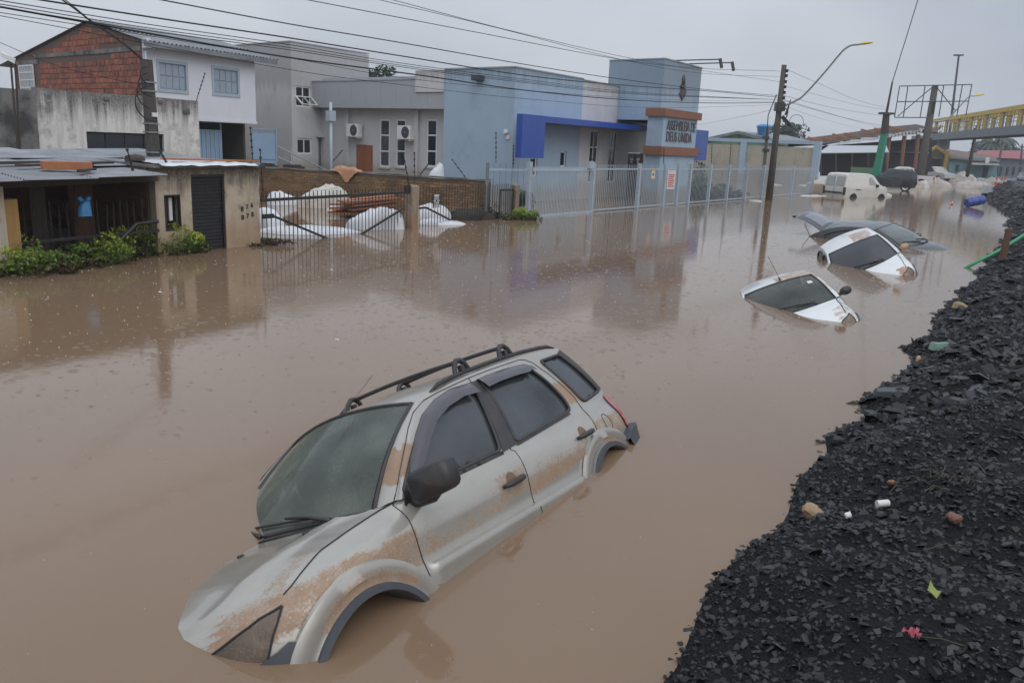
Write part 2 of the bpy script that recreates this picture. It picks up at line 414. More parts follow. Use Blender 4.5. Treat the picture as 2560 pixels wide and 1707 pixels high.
# ------------------------------------------------------------------ car builder (x forward, y left, z up; origin on the ground under the front axle)
def catmull(pts, k=10):
    P = [np.array(q, float) for q in pts]; P = [2 * P[0] - P[1]] + P + [2 * P[-1] - P[-2]]; o = []
    for i in range(1, len(P) - 2):
        for j in range(k):
            t = j / k; a, b, c, d = P[i - 1], P[i], P[i + 1], P[i + 2]
            o.append(.5 * ((2 * b) + (-a + c) * t + (2 * a - 5 * b + 4 * c - d) * t * t + (-a + 3 * b - 3 * c + d) * t ** 3))
    o.append(P[-2]); return np.array(o)
class Car:
    def __init__(s, **k):
        s.__dict__.update(k)
        q = catmull(s.plan, 12); s.q = q
        ds = np.hypot(*(q[1:] - q[:-1]).T); S = np.concatenate([[0], np.cumsum(ds)])
        s.S = S - np.interp(0, -q[:, 0], S)
        t = np.gradient(q, axis=0); t /= np.hypot(t[:, 0], t[:, 1])[:, None]
        s.N = np.stack([-t[:, 1], t[:, 0]], 1)
        if s.N[len(s.N) // 2][1] < 0: s.N = -s.N
    def s_of_x(s, x): return float(np.interp(-x, -s.q[:, 0], s.S))
    def xy(s, a):
        n = (np.interp(a, s.S, s.N[:, 0]), np.interp(a, s.S, s.N[:, 1]))
        return float(np.interp(a, s.S, s.q[:, 0])), float(np.interp(a, s.S, s.q[:, 1])), n[0], n[1]
    def zt(s, x): return interp(x, s.ztop)
    def inset(s, x, z):
        zt = s.zt(x); b = min(1, max(0, (x - s.xa + .08) / .16))
        i1 = interp(z, s.prof); i2 = interp(min(z, .82 * zt + .03), s.prof)
        q = min(1, max(0, (z - (zt - s.fh)) / s.fh))
        lg = 0.
        if hasattr(s, 'ledge'): lg = interp(z, s.ledge) * min(1, max(0, (s.ledgex[0] - x) / .05)) * min(1, max(0, (x - s.ledgex[1]) / .05))
        return i1 * (1 - b) + b * (i2 + interp(x, s.famp) * q ** 2.1) + lg
    def side(s, a, z, off=0., flat=False):
        x, y, nx, ny = s.xy(a); d = (0. if flat and z < .8 else s.inset(x, z)) - off
        return (x - nx * d, max(0., y - ny * d), z)
    def yg(s, x, z):
        x0, y0, nx, ny = s.xy(s.s_of_x(x)); zt = s.zt(x)
        h = max(0, z - zt)
        return y0 - s.inset(min(x, s.xa - .08), s.zt(min(x, s.xa - .08))) - h * s.lean + .03 * math.sin(min(1, h / .5) * math.pi) * s.bulge
    def gp(s, x, z, off=0.):
        c = 1 / math.sqrt(1 + s.lean ** 2)
        return (x, s.yg(x, z) + off * c, z + off * s.lean * c)
    def wsp(s, y01, h):
        """windscreen surface: y01 in -1..1, h 0 base..1 top"""
        bx = s.wsb[0] + (s.wsbe[0] - s.wsb[0]) * y01 ** 2; bz = s.wsb[1] + (s.wsbe[2] - s.wsb[1]) * y01 ** 2; by = s.wsbe[1] * y01
        tx = s.wst[0] + (s.wste[0] - s.wst[0]) * y01 ** 2; tz = s.wst[1] + (s.wste[2] - s.wst[1]) * y01 ** 2; ty = s.wste[1] * y01
        bow = .035 * math.sin(math.pi * h)
        return (bx + (tx - bx) * h + bow * .6, by + (ty - by) * h, bz + (tz - bz) * h + bow)
    def mirror(s, mb):
        """append the right-hand copy of everything in mb"""
        n = len(mb.v); mb.v += [(x, -y, z) for x, y, z in mb.v]; k = len(mb.f)
        mb.f += [tuple(i + n for i in f_[::-1]) for f_ in mb.f[:k]]; mb.mi += mb.mi[:k]
    def shell(s, root, mat, mudfn, step=.03, wsx=True, tail=True):
        mb = MB()
        # lower side
        sF, sR = s.S[0], s.S[-1]
        bot = []; pts = []
        aa = []
        for (cx, cz, r_) in s.arches:
            cs = s.s_of_x(cx); h = math.sqrt(r_ * r_ - (s.zb - cz) ** 2); a0 = math.atan2(s.zb - cz, -h); a1 = math.atan2(s.zb - cz, h)
            if a0 < 0: a0 += 2 * math.pi
            aa.append((cs, [(cs + r_ * math.cos(a0 + (a1 - a0) * i / 26), cz + r_ * math.sin(a0 + (a1 - a0) * i / 26)) for i in range(27)]))
        aa.sort(key=lambda q: q[0])
        bot = [(sF, s.zb)]
        for cs, arc in aa:
            bot += resample([bot[-1], arc[0]], .08, False)[1:-1] + arc
        bot += resample([bot[-1], (sR, s.zb)], .08, False)[1:]
        top = []
        a = sR
        while a > sF: top.append((a, s.zt(s.xy(a)[0]))); a -= step
        top.append((sF, s.zt(s.xy(sF)[0])))
        hl = [[(s.s_of_x(x), z) for x, z in h] for h in s.lamps]
        hl = [resample(h, .02) for h in hl]
        ex_ = [(a_, z) for z in getattr(s, 'zrows', ()) for a_ in np.arange(sF + .9, sR - .3, step * .8)]
        vs, fs = cdt(bot + top, hl, step, ex_)
        mb.add([s.side(a_, z) for a_, z in vs], fs)
        # greenhouse
        ol = resample(s.aedge, .04, False) + resample(s.roofl, .05, False)[1:] + resample(s.dedge, .05, False)[1:]
        x1, x0 = ol[-1][0], ol[0][0]
        n = int(abs(x1 - x0) / .04)
        ol = ol[:-1] + [(x1 + (x0 - x1) * i / n, s.zt(x1 + (x0 - x1) * i / n)) for i in range(n)]
        vs, fs = cdt(ol, [resample(w_, .03) for w_ in s.windows], step * 1.3)
        mb.add([s.gp(x, z) for x, z in vs], fs)
        # A pillar strip to the windscreen edge
        e = resample(s.aedge, .04, False); rows = []
        for i, (x, z) in enumerate(e):
            h = i / (len(e) - 1); a_ = Vector(s.gp(x, z)); b = Vector(s.wsp(1.0, h)); mid = (a_ + b) / 2 + Vector((.012, .012, .012))
            rows.append([a_, (a_ + mid) / 2 + Vector((.003, .003, .003)), mid, (b + mid) / 2 + Vector((.003, 0, .003)), b])
        mb.grid(rows)
        # bonnet
        xs = np.linspace(s.xa - .02, s.plan[0][0] - .004, 26); rows = []
        for i, x in enumerate(xs):
            t = i / 25; o = Vector(s.side(s.s_of_x(x), s.zt(x)))
            c = Vector((s.bonc[0][0] + (s.bonc[1][0] - s.bonc[0][0]) * t, 0, interp(t, s.boncz)))
            row = []
            for j in range(13):
                q = j / 12; e1 = 1 - (1 - q) ** 2; e2 = 1 - (1 - q) ** 1.8
                cz_ = s.ridge * math.exp(-((q - .42) / .07) ** 2) * min(1, (1 - t) * 4)
                row.append((o.x + (c.x - o.x) * e1, o.y * (1 - q), o.z + (c.z - o.z) * e2 + cz_))
            rows.append(row)
        mb.grid(rows); s.bonrows = rows
        # roof
        rl = resample(s.roofl, .06, False); n = len(rl); rows = []
        for i, (x, z) in enumerate(rl):
            t = i / (n - 1); xc = s.wst[0] + (s.rxc - s.wst[0]) * t; ye = s.yg(x, z); row = []
            zc = s.wst[1] + (max(s.roofl, key=lambda q: q[1])[1] + s.crown - s.wst[1]) * min(1, t * 2.2) ** .6 if t < .9 else None
            zc = interp(t, [(0, s.wst[1]), (.2, s.wst[1] + (s.zroof - s.wst[1]) * .7), (.5, s.zroof), (.85, s.zroof - .01), (1, z + s.crown * .6)])
            for j in range(11):
                q = j / 10; row.append((x + (xc - x) * (1 - (1 - q) ** 2), ye * (1 - q), z + (zc - z) * (1 - (1 - q) ** 2.4)))
            rows.append(row)
        if i == n - 1: pass
        rows[0] = [s.wsp(1 - j / 10, 1.0) for j in range(11)] if False else rows[0]
        mb.grid(rows); s.roofrows = rows
        # rear
        if tail:
            last = rows[-1]; sd = s.s_of_x(s.dedge[-1][0]); rows = []
            low = [s.side(sd + (sR - sd) * j / 10, s.zt(s.xy(sd + (sR - sd) * j / 10)[0])) for j in range(11)]
            for i in range(9):
                t = i / 8; d0 = resample(s.dedge, .001, False)
                r0 = []
                for j in range(11):
                    a_ = Vector(last[j]); b = Vector(low[j]); r0.append(a_.lerp(b, t) + Vector((-.03 * math.sin(math.pi * t), 0, 0)))
                rows.append(r0)
            mb.grid(rows)
        # close the bottom of the front and rear ends is under water
        s.mirror(mb)
        at = [mudfn(*q) for q in mb.v]
        return mb.build('body', mat, root, smooth=38, attrs={'mud': at})
    def panel(s, root, name, poly, mat, off, step=None, surf='g', sides=(1, -1), smooth=True, mudfn=None):
        """a piece that follows the body: poly in (x,z)"""
        mb = MB()
        if surf == 's': pl = [(s.s_of_x(x), z) for x, z in poly]
        else: pl = poly
        vs, fs = cdt(resample(pl, .03), [], step or .05)
        fn = (lambda a, z: s.gp(a, z, off)) if surf == 'g' else (lambda a, z: s.side(a, z, off))
        P = [fn(a, z) for a, z in vs]
        obs = []
        for sg in sides:
            m2 = MB(); m2.add([(x, y * sg, z) for x, y, z in P], fs)
            obs.append(m2.build(name, mat, root, smooth=smooth, attrs={'mud': [mudfn(*q) for q in m2.v]} if mudfn else None))
        return obs
    def line(s, mb, pts, r_, off=.001, surf='g', sides=(1,), n=4, closed=False):
        pts = resample(pts, .04, closed)
        if closed: pts.append(pts[0])
        for sg in sides:
            pa = []
            for x, z in pts:
                q = s.gp(x, z, off) if (surf == 'g' or (surf == 'a' and z >= s.zt(x))) else s.side(s.s_of_x(x), z, off)
                pa.append((q[0], q[1] * sg, q[2]))
            mb.tube(pa, r_, n)
    def flare(s, root, name, mat, cx, cz, section, a0, a1, sides=(1, -1), n=30, mudfn=None):
        cs = s.s_of_x(cx)
        for sg in sides:
            mb = MB(); rows = []
            for i in range(n + 1):
                a = R(a0 + (a1 - a0) * i / n); row = []
                for r_, off in section:
                    q = s.side(cs - r_ * math.cos(a), cz + r_ * math.sin(a), off, True); row.append((q[0], q[1] * sg, q[2]))
                rows.append(row)
            mb.grid(rows)
            mb.build(name, mat, root, smooth=50, attrs={'mud': [mudfn(*q) for q in mb.v]} if mudfn else None)
    def windscreen(s, root, mat, rubber, n=14, mx=.965):
        mb = MB(); rows = []
        for i in range(n + 1):
            h = .02 + .955 * i / n
            rows.append([s.wsp(-mx + 2 * mx * j / 16, h) for j in range(17)])
        mb.grid(rows); o = mb.build('windscreen', mat, root, smooth=True)
        # black border band
        b = MB()
        ring = [(-mx - .03, 0.0), (mx + .03, 0.0), (mx + .03, .985), (-mx - .03, .985)]
        for (a0, h0), (a1, h1) in zip(ring, ring[1:] + ring[:1]):
            b.tube([s.wsp(a0 + (a1 - a0) * i / 14, h0 + (h1 - h0) * i / 14) for i in range(15)], .014, 6)
        b.build('seal', rubber, o, smooth=True)
        return o
    def seats(s, root, mat, x=-1.35, z0=.35, zb=1.0, ys=(.36, -.36)):
        for y in ys:
            mb = MB()
            def blk(x0, x1, y0, y1, z0_, z1_, sh=0): mb.box((x0, y0, z0_), (x1, y1, z1_), lambda a, b, c: (a - sh * (c - z0_), b, c))
            blk(x - .05, x + .48, y - .25, y + .25, z0, z0 + .16)
            blk(x - .15, x + .0, y - .25, y + .25, z0 + .1, zb, .25)
            blk(x - .36 + .02, x - .25, y - .13, y + .13, zb + .03, zb + .2, .1)
            mb.build('seat', mat, root, bevel=.04, smooth=True)
    def cabin(s, root, mat, dashmat, zd=None):
        """dashboard, parcel shelf and a dark floor tub"""
        zd = zd or s.zt(s.xa) - .03
        mb = MB(); w_ = s.wsbe[1] + .02
        rows = []
        for x, z in [(s.wsb[0] - .02, zd - .03), (s.wsb[0] - .2, zd + .0), (s.xa - .1, zd + .02), (s.xa - .22, zd - .03), (s.xa - .25, zd - .25), (s.xa - .15, zd - .5)]:
            rows.append([(x - (.0 if x < s.xa else .3 * (y / w_) ** 2), y, z) for y in np.linspace(-w_, w_, 9)])
        mb.grid(rows); mb.build('dashboard', dashmat, root, smooth=50)
        mb = MB()
        mb.tube([(s.xa - .36 + .06 * math.sin(a), .34 + .18 * math.cos(a), zd + .02 + .17 * math.sin(a)) for a in np.linspace(0, 2 * math.pi, 21)], .014, 6, cap=False)
        mb.tube([(s.xa - .36, .16, zd + .02), (s.xa - .36, .52, zd + .02)], .02, 6)
        mb.build('steering_wheel', mat, root, smooth=True)
def tyre(car, root, cx, y, cz, r_, w_, n=24, rimmat=None):
    for sg in (1, -1):
        mb = MB(); prof = [(r_ * .62, w_ * .42), (r_ * .8, w_ * .5), (r_ * .96, w_ * .46), (r_, w_ * .3), (r_, -w_ * .3), (r_ * .96, -w_ * .46), (r_ * .62, -w_ * .42)]
        rows = [[(cx + a * math.cos(t), sg * (y + b), cz + a * math.sin(t)) for t in [2 * math.pi * j / n for j in range(n)]] for a, b in prof]
        mb.grid(rows, closed=True); wh = mb.build('wheel', M['rubber'], root, smooth=40)
        mb = MB()
        rows = [[(cx + a * math.cos(t), sg * (y + b), cz + a * math.sin(t)) for t in [2 * math.pi * j / 15 for j in range(15)]] for a, b in [(r_ * .63, w_ * .4), (r_ * .58, w_ * .28), (r_ * .2, w_ * .36), (.001, w_ * .38)]]
        mb.grid(rows, closed=True); mb.build('rim', rimmat or M['metal'], wh, smooth=40)
# ------------------------------------------------------------------ the half-sunk SUV in front
M['suv'] = paint('suv_silver_paint', (.385, .365, .328), .40, .29, dirt=.5)
M['suvglass'] = glass('suv_tinted_glass', (.10, .11, .12), .35, .05, film=(.115, .125, .145), filmamt=.6)  # blue-grey film: dust, with the pane's reflected sky put into its colour
M['wsglass'] = glass('suv_windscreen_glass', (.70, .82, .74), .80, .03, film=(.34, .39, .33), filmamt=.55)  # wet film; mirrored sky is painted into its pale grey-green colour
SUVW = [
    [(-.45, 1.035), (-.56, 1.12), (-.66, 1.195), (-.835, 1.31), (-.985, 1.395), (-1.17, 1.458), (-1.376, 1.492), (-1.535, 1.493), (-1.57, 1.43), (-1.40, 1.035), (-.9, 1.03)],
    [(-1.70, 1.495), (-1.705, 1.43), (-1.60, 1.04), (-2.36, 1.085), (-2.435, 1.10), (-2.44, 1.19), (-2.40, 1.34), (-2.33, 1.475), (-2.26, 1.505)],
    [(-2.53, 1.505), (-2.86, 1.515), (-2.93, 1.40), (-3.05, 1.14), (-2.71, 1.11), (-2.665, 1.125)],
]
SUVW = [round_corners(w_, .04) for w_ in SUVW]
suv = Car(
    plan=[(.76, 0), (.742, .18), (.685, .38), (.58, .60), (.46, .735), (.32, .815), (.12, .848), (-.15, .858), (-.5, .86), (-1.5, .864), (-2.4, .862), (-2.75, .852), (-3.0, .832), (-3.16, .80), (-3.235, .73), (-3.275, .60), (-3.30, .3), (-3.31, 0)],
    prof=[(.2, .12), (.38, .03), (.50, .004), (.62, .002), (.70, .008), (.76, .004), (.82, 0.), (.87, .004), (.92, .014), (.97, .034), (1.02, .062), (1.1, .10)],
    ztop=[(.77, .70), (.70, .715), (.65, .735), (.56, .775), (.43, .825), (.3, .875), (.12, .932), (-.1, .968), (-.34, .998), (-.44, 1.015), (-.9, 1.012), (-1.5, 1.02), (-2.4, 1.068), (-3.1, 1.105), (-3.3, 1.105)],
    ledge=[(.2, 0.), (.5, -.02), (.62, -.034), (.648, -.030), (.656, 0.), (1.2, 0.)], ledgex=(-.40, -2.16), zrows=(.60, .625, .648, .656, .675), xa=-.40, fh=.15, famp=[(-.6, .12), (-.3, .15), (.1, .17), (.35, .12), (.5, .06), (.8, .03)], lean=.44, bulge=.6,
    zb=.22, arches=[(.055, .30, .375), (-2.60, .345, .395)], lamps=[[(.445, .79), (.50, .69), (.545, .57), (.60, .555), (.66, .60), (.665, .685), (.60, .735), (.53, .772)]],
    aedge=[(-.425, 1.014), (-.53, 1.125), (-.64, 1.215), (-.80, 1.335), (-.93, 1.415), (-1.06, 1.468)],
    roofl=[(-1.06, 1.468), (-1.2, 1.508), (-1.4, 1.538), (-1.65, 1.56), (-2.0, 1.578), (-2.4, 1.588), (-2.75, 1.583), (-2.95, 1.568)],
    dedge=[(-2.95, 1.568), (-3.03, 1.40), (-3.10, 1.22), (-3.135, 1.105)],
    windows=SUVW, wsb=(-.235, 1.028), wsbe=(-.350, .655, .995), wst=(-.965, 1.565), wste=(-1.03, .56, 1.49),
    bonc=[(-.19, 0), (.755, 0)], boncz=[(0, 1.012), (.3, .985), (.6, .925), (.85, .83), (1, .715)], ridge=.018, crown=.05, zroof=1.625, rxc=-3.0)
def suvmud(x, y, z):
    """where the mud dried, in the car's own coordinates"""
    k = 0.; s_ = 1 if y > 0 else .8
    ln = interp(x, [(.7, .70), (.4, .665), (-.35, .685), (-.9, .70), (-1.5, .757), (-2.3, .80), (-3.2, .84)])
    if abs(y) > .4 and z < 1.0:
        if x > -.38:
            top = interp(x, [(.6, .80), (.45, .815), (.1, .855), (-.36, .845)])
            if z > ln - .01: k = max(k, .66 * max(0, 1 - max(0, z - top) / .05) * min(1, (z - ln + .02) / .02))
            if abs(z - ln) < .012: k = max(k, .62)
        elif x > -1.5:
            if z > ln: k = max(k, (.50 if x < -.62 else .50 + .16 * (x + .62) / .2) * max(0, 1 - (z - ln) / .26) + .04)
            if abs(z - ln) < .010: k = max(k, .52)
            if abs(x + 1.36) < .2 and .74 < z < .90: k = max(k, .56)
        elif x > -2.55:
            if z > ln - .05: k = max(k, .62 * max(0, 1 - (z - ln) / .24))
            if abs(z - ln + .05) < .009: k = max(k, .52)
        else:
            if z > .80 and z < .96: k = max(k, .60)
    if z >= 1.0:
        if -.86 < x < -.36 and abs(y) > .56 and 1.10 < z < 1.275: k = max(k, .78)
        if -2.66 < x < -2.40 and 1.13 < z < 1.33 and abs(y) > .5: k = max(k, .72)
        if z > 1.47 and -1.35 < x < -.93 and -.35 < y < .12: k = max(k, .70)
        if z > 1.5 and -2.6 < x < -1.3 and -.42 < y < -.30: k = max(k, .50)
    # thin mud along the bonnet shut line
    if z < .96 and x > .1 and .48 < abs(y) < .66 and z > .70: k = max(k, .5 * max(0, min(1, (abs(y) - .50) / .08)))
    return k
suv_root = thing('sunken_suv', (-1.01666803, 3.69657707, -.84898253), 'silver SUV with roof bars and mud stains, half sunk and leaning in brown water', 'car', rot=(R(26.6898667), R(-2.76987533), R(-121.49288034)))
body = suv.shell(suv_root, M['suv'], suvmud, .026)
for w_, nm in zip(SUVW, ('window', 'window', 'window')):
    for o, sg in zip(suv.panel(suv_root, nm, w_, M['suvglass'], -.010), (1, -1)):
        b = MB(); suv.line(b, w_, .013, .002, sides=(sg,), closed=True, n=6); b.build('seal', M['trim'], o, smooth=True)
suv.panel(suv_root, 'pillar_trim', [(-1.565, 1.505), (-1.695, 1.505), (-1.69, 1.42), (-1.585, 1.028), (-1.415, 1.018), (-1.585, 1.43)], M['trim'], .006)
suv.panel(suv_root, 'pillar_trim', [(-2.87, 1.53), (-2.945, 1.55), (-3.02, 1.40), (-3.11, 1.15), (-3.055, 1.13), (-2.93, 1.41)], M['trim'], .006)
suv.panel(suv_root, 'belt_moulding', [(-.47, 1.022), (-1.41, 1.026), (-1.41, 1.002), (-.47, .998)], M['trim'], .010, surf='g', step=.04)
suv.panel(suv_root, 'belt_moulding', [(-1.58, 1.036), (-2.37, 1.078), (-2.40, 1.062), (-1.60, 1.016)], M['trim'], .010, surf='g', step=.04)
suv.panel(suv_root, 'mirror_base', [(-.44, .935), (-.42, .98), (-.45, 1.04), (-.575, 1.13), (-.64, 1.10), (-.62, 1.02), (-.56, .955)], M['trim'], .012, surf='g', step=.03)
# rain visors over the door windows: strips standing proud of the glass
def visor(poly_top, width, sg):
    mb = MB(); rows = []
    pts = resample(poly_top, .04, False); n = len(pts)
    for i, (x, z) in enumerate(pts):
        a = pts[max(0, i - 1)]; b = pts[min(n - 1, i + 1)]; tx, tz = b[0] - a[0], b[1] - a[1]; l_ = math.hypot(tx, tz); nx, nz = -tz / l_, tx / l_
        if nz > 0 or (abs(nz) < .3 and nx > 0 and False): nx, nz = -nx, -nz
        w_ = width(i / (n - 1)); row = []
        for k, off in ((0, .002), (.12, .022), (.6, .036), (1., .040)):
            q = suv.gp(x + nx * w_ * k, z + nz * w_ * k, off); row.append((q[0], q[1] * sg, q[2]))
        rows.append(row)
    mb.grid(rows); return mb.build('rain_visor', M['visor'], suv_root, smooth=True)
for sg in (1, -1):
    visor([(-.53, 1.09), (-.63, 1.185), (-.82, 1.318), (-.97, 1.405), (-1.165, 1.47), (-1.376, 1.506), (-1.565, 1.506)], lambda t: .075 + .02 * t, sg)
    visor([(-1.675, 1.512), (-1.83, 1.525), (-2.05, 1.53), (-2.27, 1.525), (-2.36, 1.49)], lambda t: .088 if t < .9 else .06, sg)
# panel gaps
def sgap(pts):
    for sg in (1, -1): g2 = MB(); suv.line(g2, pts, .0032, .001, 'a', (sg,)); g2.build('panel_gap', M['dark'], suv_root)
sgap([(-.403, 1.05), (-.385, 1.0), (-.372, .84), (-.376, .69), (-.392, .52)])
sgap([(-.403, 1.05), (-.52, 1.15), (-.63, 1.235), (-.79, 1.355), (-.92, 1.432), (-1.08, 1.484), (-1.27, 1.508), (-1.62, 1.538), (-1.89, 1.552), (-2.3, 1.563), (-2.375, 1.55), (-2.43, 1.511), (-2.50, 1.387), (-2.59, 1.181), (-2.60, .995), (-2.55, .84), (-2.60, .77)])
sgap([(-1.622, 1.535), (-1.50, 1.01), (-1.525, .998), (-1.512, .905), (-1.483, .659), (-1.497, .5)])
for sg in (1, -1): g2 = MB(); g2.tube([(x, y * sg, z) for x, y, z in [tuple(Vector(r_[0]) + Vector((0, .0, .003))) for r_ in suv.bonrows[:19]]], .0032, 4); g2.build('panel_gap', M['dark'], suv_root)
g2 = MB(); suv.line(g2, [(-2.79 + .055 * math.cos(t), .90 + .072 * math.sin(t)) for t in np.linspace(0, 2 * math.pi, 20)], .0028, .001, surf='a'); g2.build('fuel_flap_gap', M['dark'], suv_root)
# wheel arch flares: body-coloured ridge and black lip
for cx, cz, r_ in ((.055, .30, .375), (-2.60, .345, .395)):
    suv.flare(suv_root, 'arch_flare', M['suv'], cx, cz, [(r_ + .150, .0), (r_ + .142, .020), (r_ + .075, .030), (r_ + .065, .022), (r_ + .03, .026)], 12, 172, mudfn=lambda x, y, z: .64 if (abs(math.hypot(x - .055, z - .30) - .43) < .035 and .60 < z and x < .35) or (x < -2.55 and math.hypot(x + 2.6, z - .345) < .47 and z > .7) else 0.)
    suv.flare(suv_root, 'arch_lip', M['greytrim'], cx, cz, [(r_ + .034, .026), (r_ + .028, .046), (r_ - .004, .046), (r_ - .01, .03), (r_ - .008, -.03), (r_ - .005, -.10)], 5, 176)
    for sg in (1, -1):
        mb = MB(); mb.grid([[(cx + (r_ + .01) * math.cos(a), sg * yy, cz + (r_ + .01) * math.sin(a)) for a in np.linspace(0, math.pi, 20)] for yy in (.80, .55)])
        mb.add([(cx + (r_ + .01) * math.cos(a), sg * .55, cz + (r_ + .01) * math.sin(a)) for a in np.linspace(0, math.pi, 20)], [tuple(range(20))]); mb.build('wheel_well', M['muddy'], suv_root)
    
    tyre(suv, suv_root, cx, .70, .26, .26, .19)
# bumper corners in grey plastic
suv.panel(suv_root, 'front_bumper', [(.70, .52), (.70, .60), (.56, .595), (.50, .62), (.46, .645), (.43, .63), (.40, .56), (.36, .50), (.5, .35), (.70, .35)], M['greytrim'], .018, surf='s', step=.03)
suv.panel(suv_root, 'rear_bumper', [(-2.93, .72), (-3.03, .775), (-3.15, .80), (-3.25, .80), (-3.26, .60), (-3.1, .50), (-2.98, .50), (-2.96, .62)], M['greytrim'], .075, surf='s', step=.03)
for sg in (1, -1):
    mb = MB(); n = 14; rows = []
    for i in range(n + 1):
        x = -2.93 - .32 * i / n; a = suv.s_of_x(x); row = []
        for off in (-.01, .04, .077):
            q = suv.side(a, interp(x, [(-2.93, .718), (-3.03, .773), (-3.15, .80), (-3.3, .80)]), off); row.append((q[0], q[1] * sg, q[2]))
        rows.append(row)
    mb.grid(rows); mb.build('rear_bumper_top', M['greytrim'], suv_root, smooth=True)
# lamps
M['tail'] = plain('tail_lamp_red', (.42, .014, .02), .12, var=.15, scale=10, coat=1.)
suv.panel(suv_root, 'tail_lamp', smooth_loop([(-3.05, 1.09), (-3.15, 1.10), (-3.235, 1.03), (-3.255, .86), (-3.24, .80), (-3.09, .79), (-3.07, .90), (-3.045, 1.02)], 1), M['tail'], .012, surf='s', step=.03)
M['lens'] = glass('headlamp_lens', (.85, .80, .74), .85, .06, drops=False, film=(.46, .32, .22), filmamt=.72)  # mud-brown film, lightened in place of light missing inside the lamp
M['lamphouse'] = plain('lamp_housing', (.38, .35, .31), .35, metal=.4, var=.2, scale=14)
lamp = [(.445, .79), (.50, .69), (.545, .57), (.60, .555), (.66, .60), (.665, .685), (.60, .735), (.53, .772)]
for o, sg in zip(suv.panel(suv_root, 'head_lamp', lamp, M['lens'], .002, surf='s', step=.02), (1, -1)):
    mb = MB(); suv.line(mb, lamp, .007, .002, 's', (sg,), closed=True); mb.build('seal', M['dark'], o)
    mb = MB(); pl = [(suv.s_of_x(x), z) for x, z in lamp]; vs, fs = cdt(resample(pl, .03), [], .04)
    mb.add([(q[0] - .05, (q[1] - .045) * sg, q[2]) for q in [suv.side(a, z, -.03) for a, z in vs]], fs); mb.build('housing', M['lamphouse'], o, smooth=True)
    for (x, z, r_) in ((.535, .665, .075), (.60, .645, .06)):
        q = suv.side(suv.s_of_x(x), z, -.05); mb = MB()
        rows = [[(q[0] - .03 + .55 * dd, (q[1] - .03 + .5 * dd) * sg + rr * math.cos(t) * -.55 * sg, q[2] + rr * math.sin(t)) for t in np.linspace(0, 2 * math.pi, 17)[:-1]] for rr, dd in ((r_, .05), (r_ * .8, .02), (r_ * .4, 0), (.002, -.005))]
        mb.grid(rows, closed=True); mb.build('reflector', M['chrome'], o, smooth=True)
# door handles
for x0, z in ((-1.33, .842), (-2.36, .905)):
    for sg in (1, -1):
        h = thing if False else None
        mb = MB(); cs = suv.s_of_x(x0); rows = []
        for i in range(9):      # recess cup
            a = 2 * math.pi * i / 8
            rows.append([suv.side(cs + .052 * k * math.cos(a), z + .012 + .048 * k * math.sin(a), .003 - .0 * k) for k in (1, .5, .05)])
        mb.grid([[(q[0], q[1] * sg, q[2]) for q in r_] for r_ in rows])
        o = mb.build('door_handle', M['muddy'], suv_root, smooth=True)
        mb = MB(); pa = []
        for t in np.linspace(-1, 1, 9):
            q = suv.side(cs + .115 * t, z + .004 * t - .006, .006 + .036 * (1 - t * t) ** .5); pa.append((q[0], q[1] * sg, q[2]))
        mb.tube(pa, [.010, .016, .018, .018, .018, .019, .020, .020, .015], 8); mb.build('grip', M['trim'], o, smooth=True)
# mirrors
for sg in (1, -1):
    mb = MB(); rows = []
    for i in range(11):
        t = -1 + 2 * i / 10; row = []
        for j in range(16):
            a = 2 * math.pi * j / 16
            c, s_ = math.cos(a), math.sin(a); pw = lambda v: math.copysign(abs(v) ** .42, v)
            e = (1 - abs(t) ** 4.) ** .4 if abs(t) < 1 else 0.02
            lx, ly, lz = t * .088, pw(c) * .135 * (.72 + .28 * e) * max(e, .02), pw(s_) * .088 * max(e, .02)
            row.append((-.50 + lx - ly * .18, sg * (.985 + ly + lx * .10), 1.062 + lz + ly * .12))
        rows.append(row)
    mb.grid(rows, closed=True); o = mb.build('side_mirror', M['trim'], suv_root, smooth=True)
    mb = MB(); mb.tube([(-.50, sg * .80, .985), (-.50, sg * .87, .985), (-.495, sg * .95, .995), (-.50, sg * 1.0, 1.02)], [.05, .045, .05, .04], 8); mb.build('mirror_stalk', M['trim'], o, smooth=True)
# windscreen, cowl, wipers
suv.windscreen(suv_root, M['wsglass'], M['trim'])
mb = MB(); rows = []
for i in range(2):
    rows.append([tuple(Vector(suv.wsp(-1 + 2 * j / 16, 0)) + Vector((.0 if i == 0 else .07, 0, -.004 if i == 0 else -.012))) for j in range(17)])
mb.grid(rows); mb.build('cowl', M['trim'], suv_root, smooth=True)
for y0, y1 in ((.42, -.25), (-.12, -.62)):
    mb = MB(); a = Vector(suv.wsp(y0 / .655, .0)) + Vector((.03, 0, .01)); b = Vector(suv.wsp((y0 + y1) / 2 / .655, .06)) + Vector((.03, 0, .03))
    mb.tube([a, a.lerp(b, .5) + Vector((0, 0, .012)), b], [.014, .010, .007], 6)
    bl = [Vector(suv.wsp(max(-.95, min(.95, (y0 - .12 + (y1 - y0 + .05) * t) / .655)), .03 + .05 * t)) + Vector((.012, 0, .014)) for t in np.linspace(0, 1, 7)]
    mb.tube(bl, .008, 5); mb.build('wiper', M['trim'], suv_root, smooth=True)
for x, y in ((.03, .01), (-.11, .355)):
    q = min((v_ for r_ in suv.bonrows for v_ in r_), key=lambda v_: (v_[0] - x) ** 2 + (v_[1] - y) ** 2)
    mb = MB(); mb.box((q[0] - .018, q[1] - .012, q[2] - .005), (q[0] + .018, q[1] + .012, q[2] + .012)); mb.build('washer_jet', M['trim'], suv_root, bevel=.006)
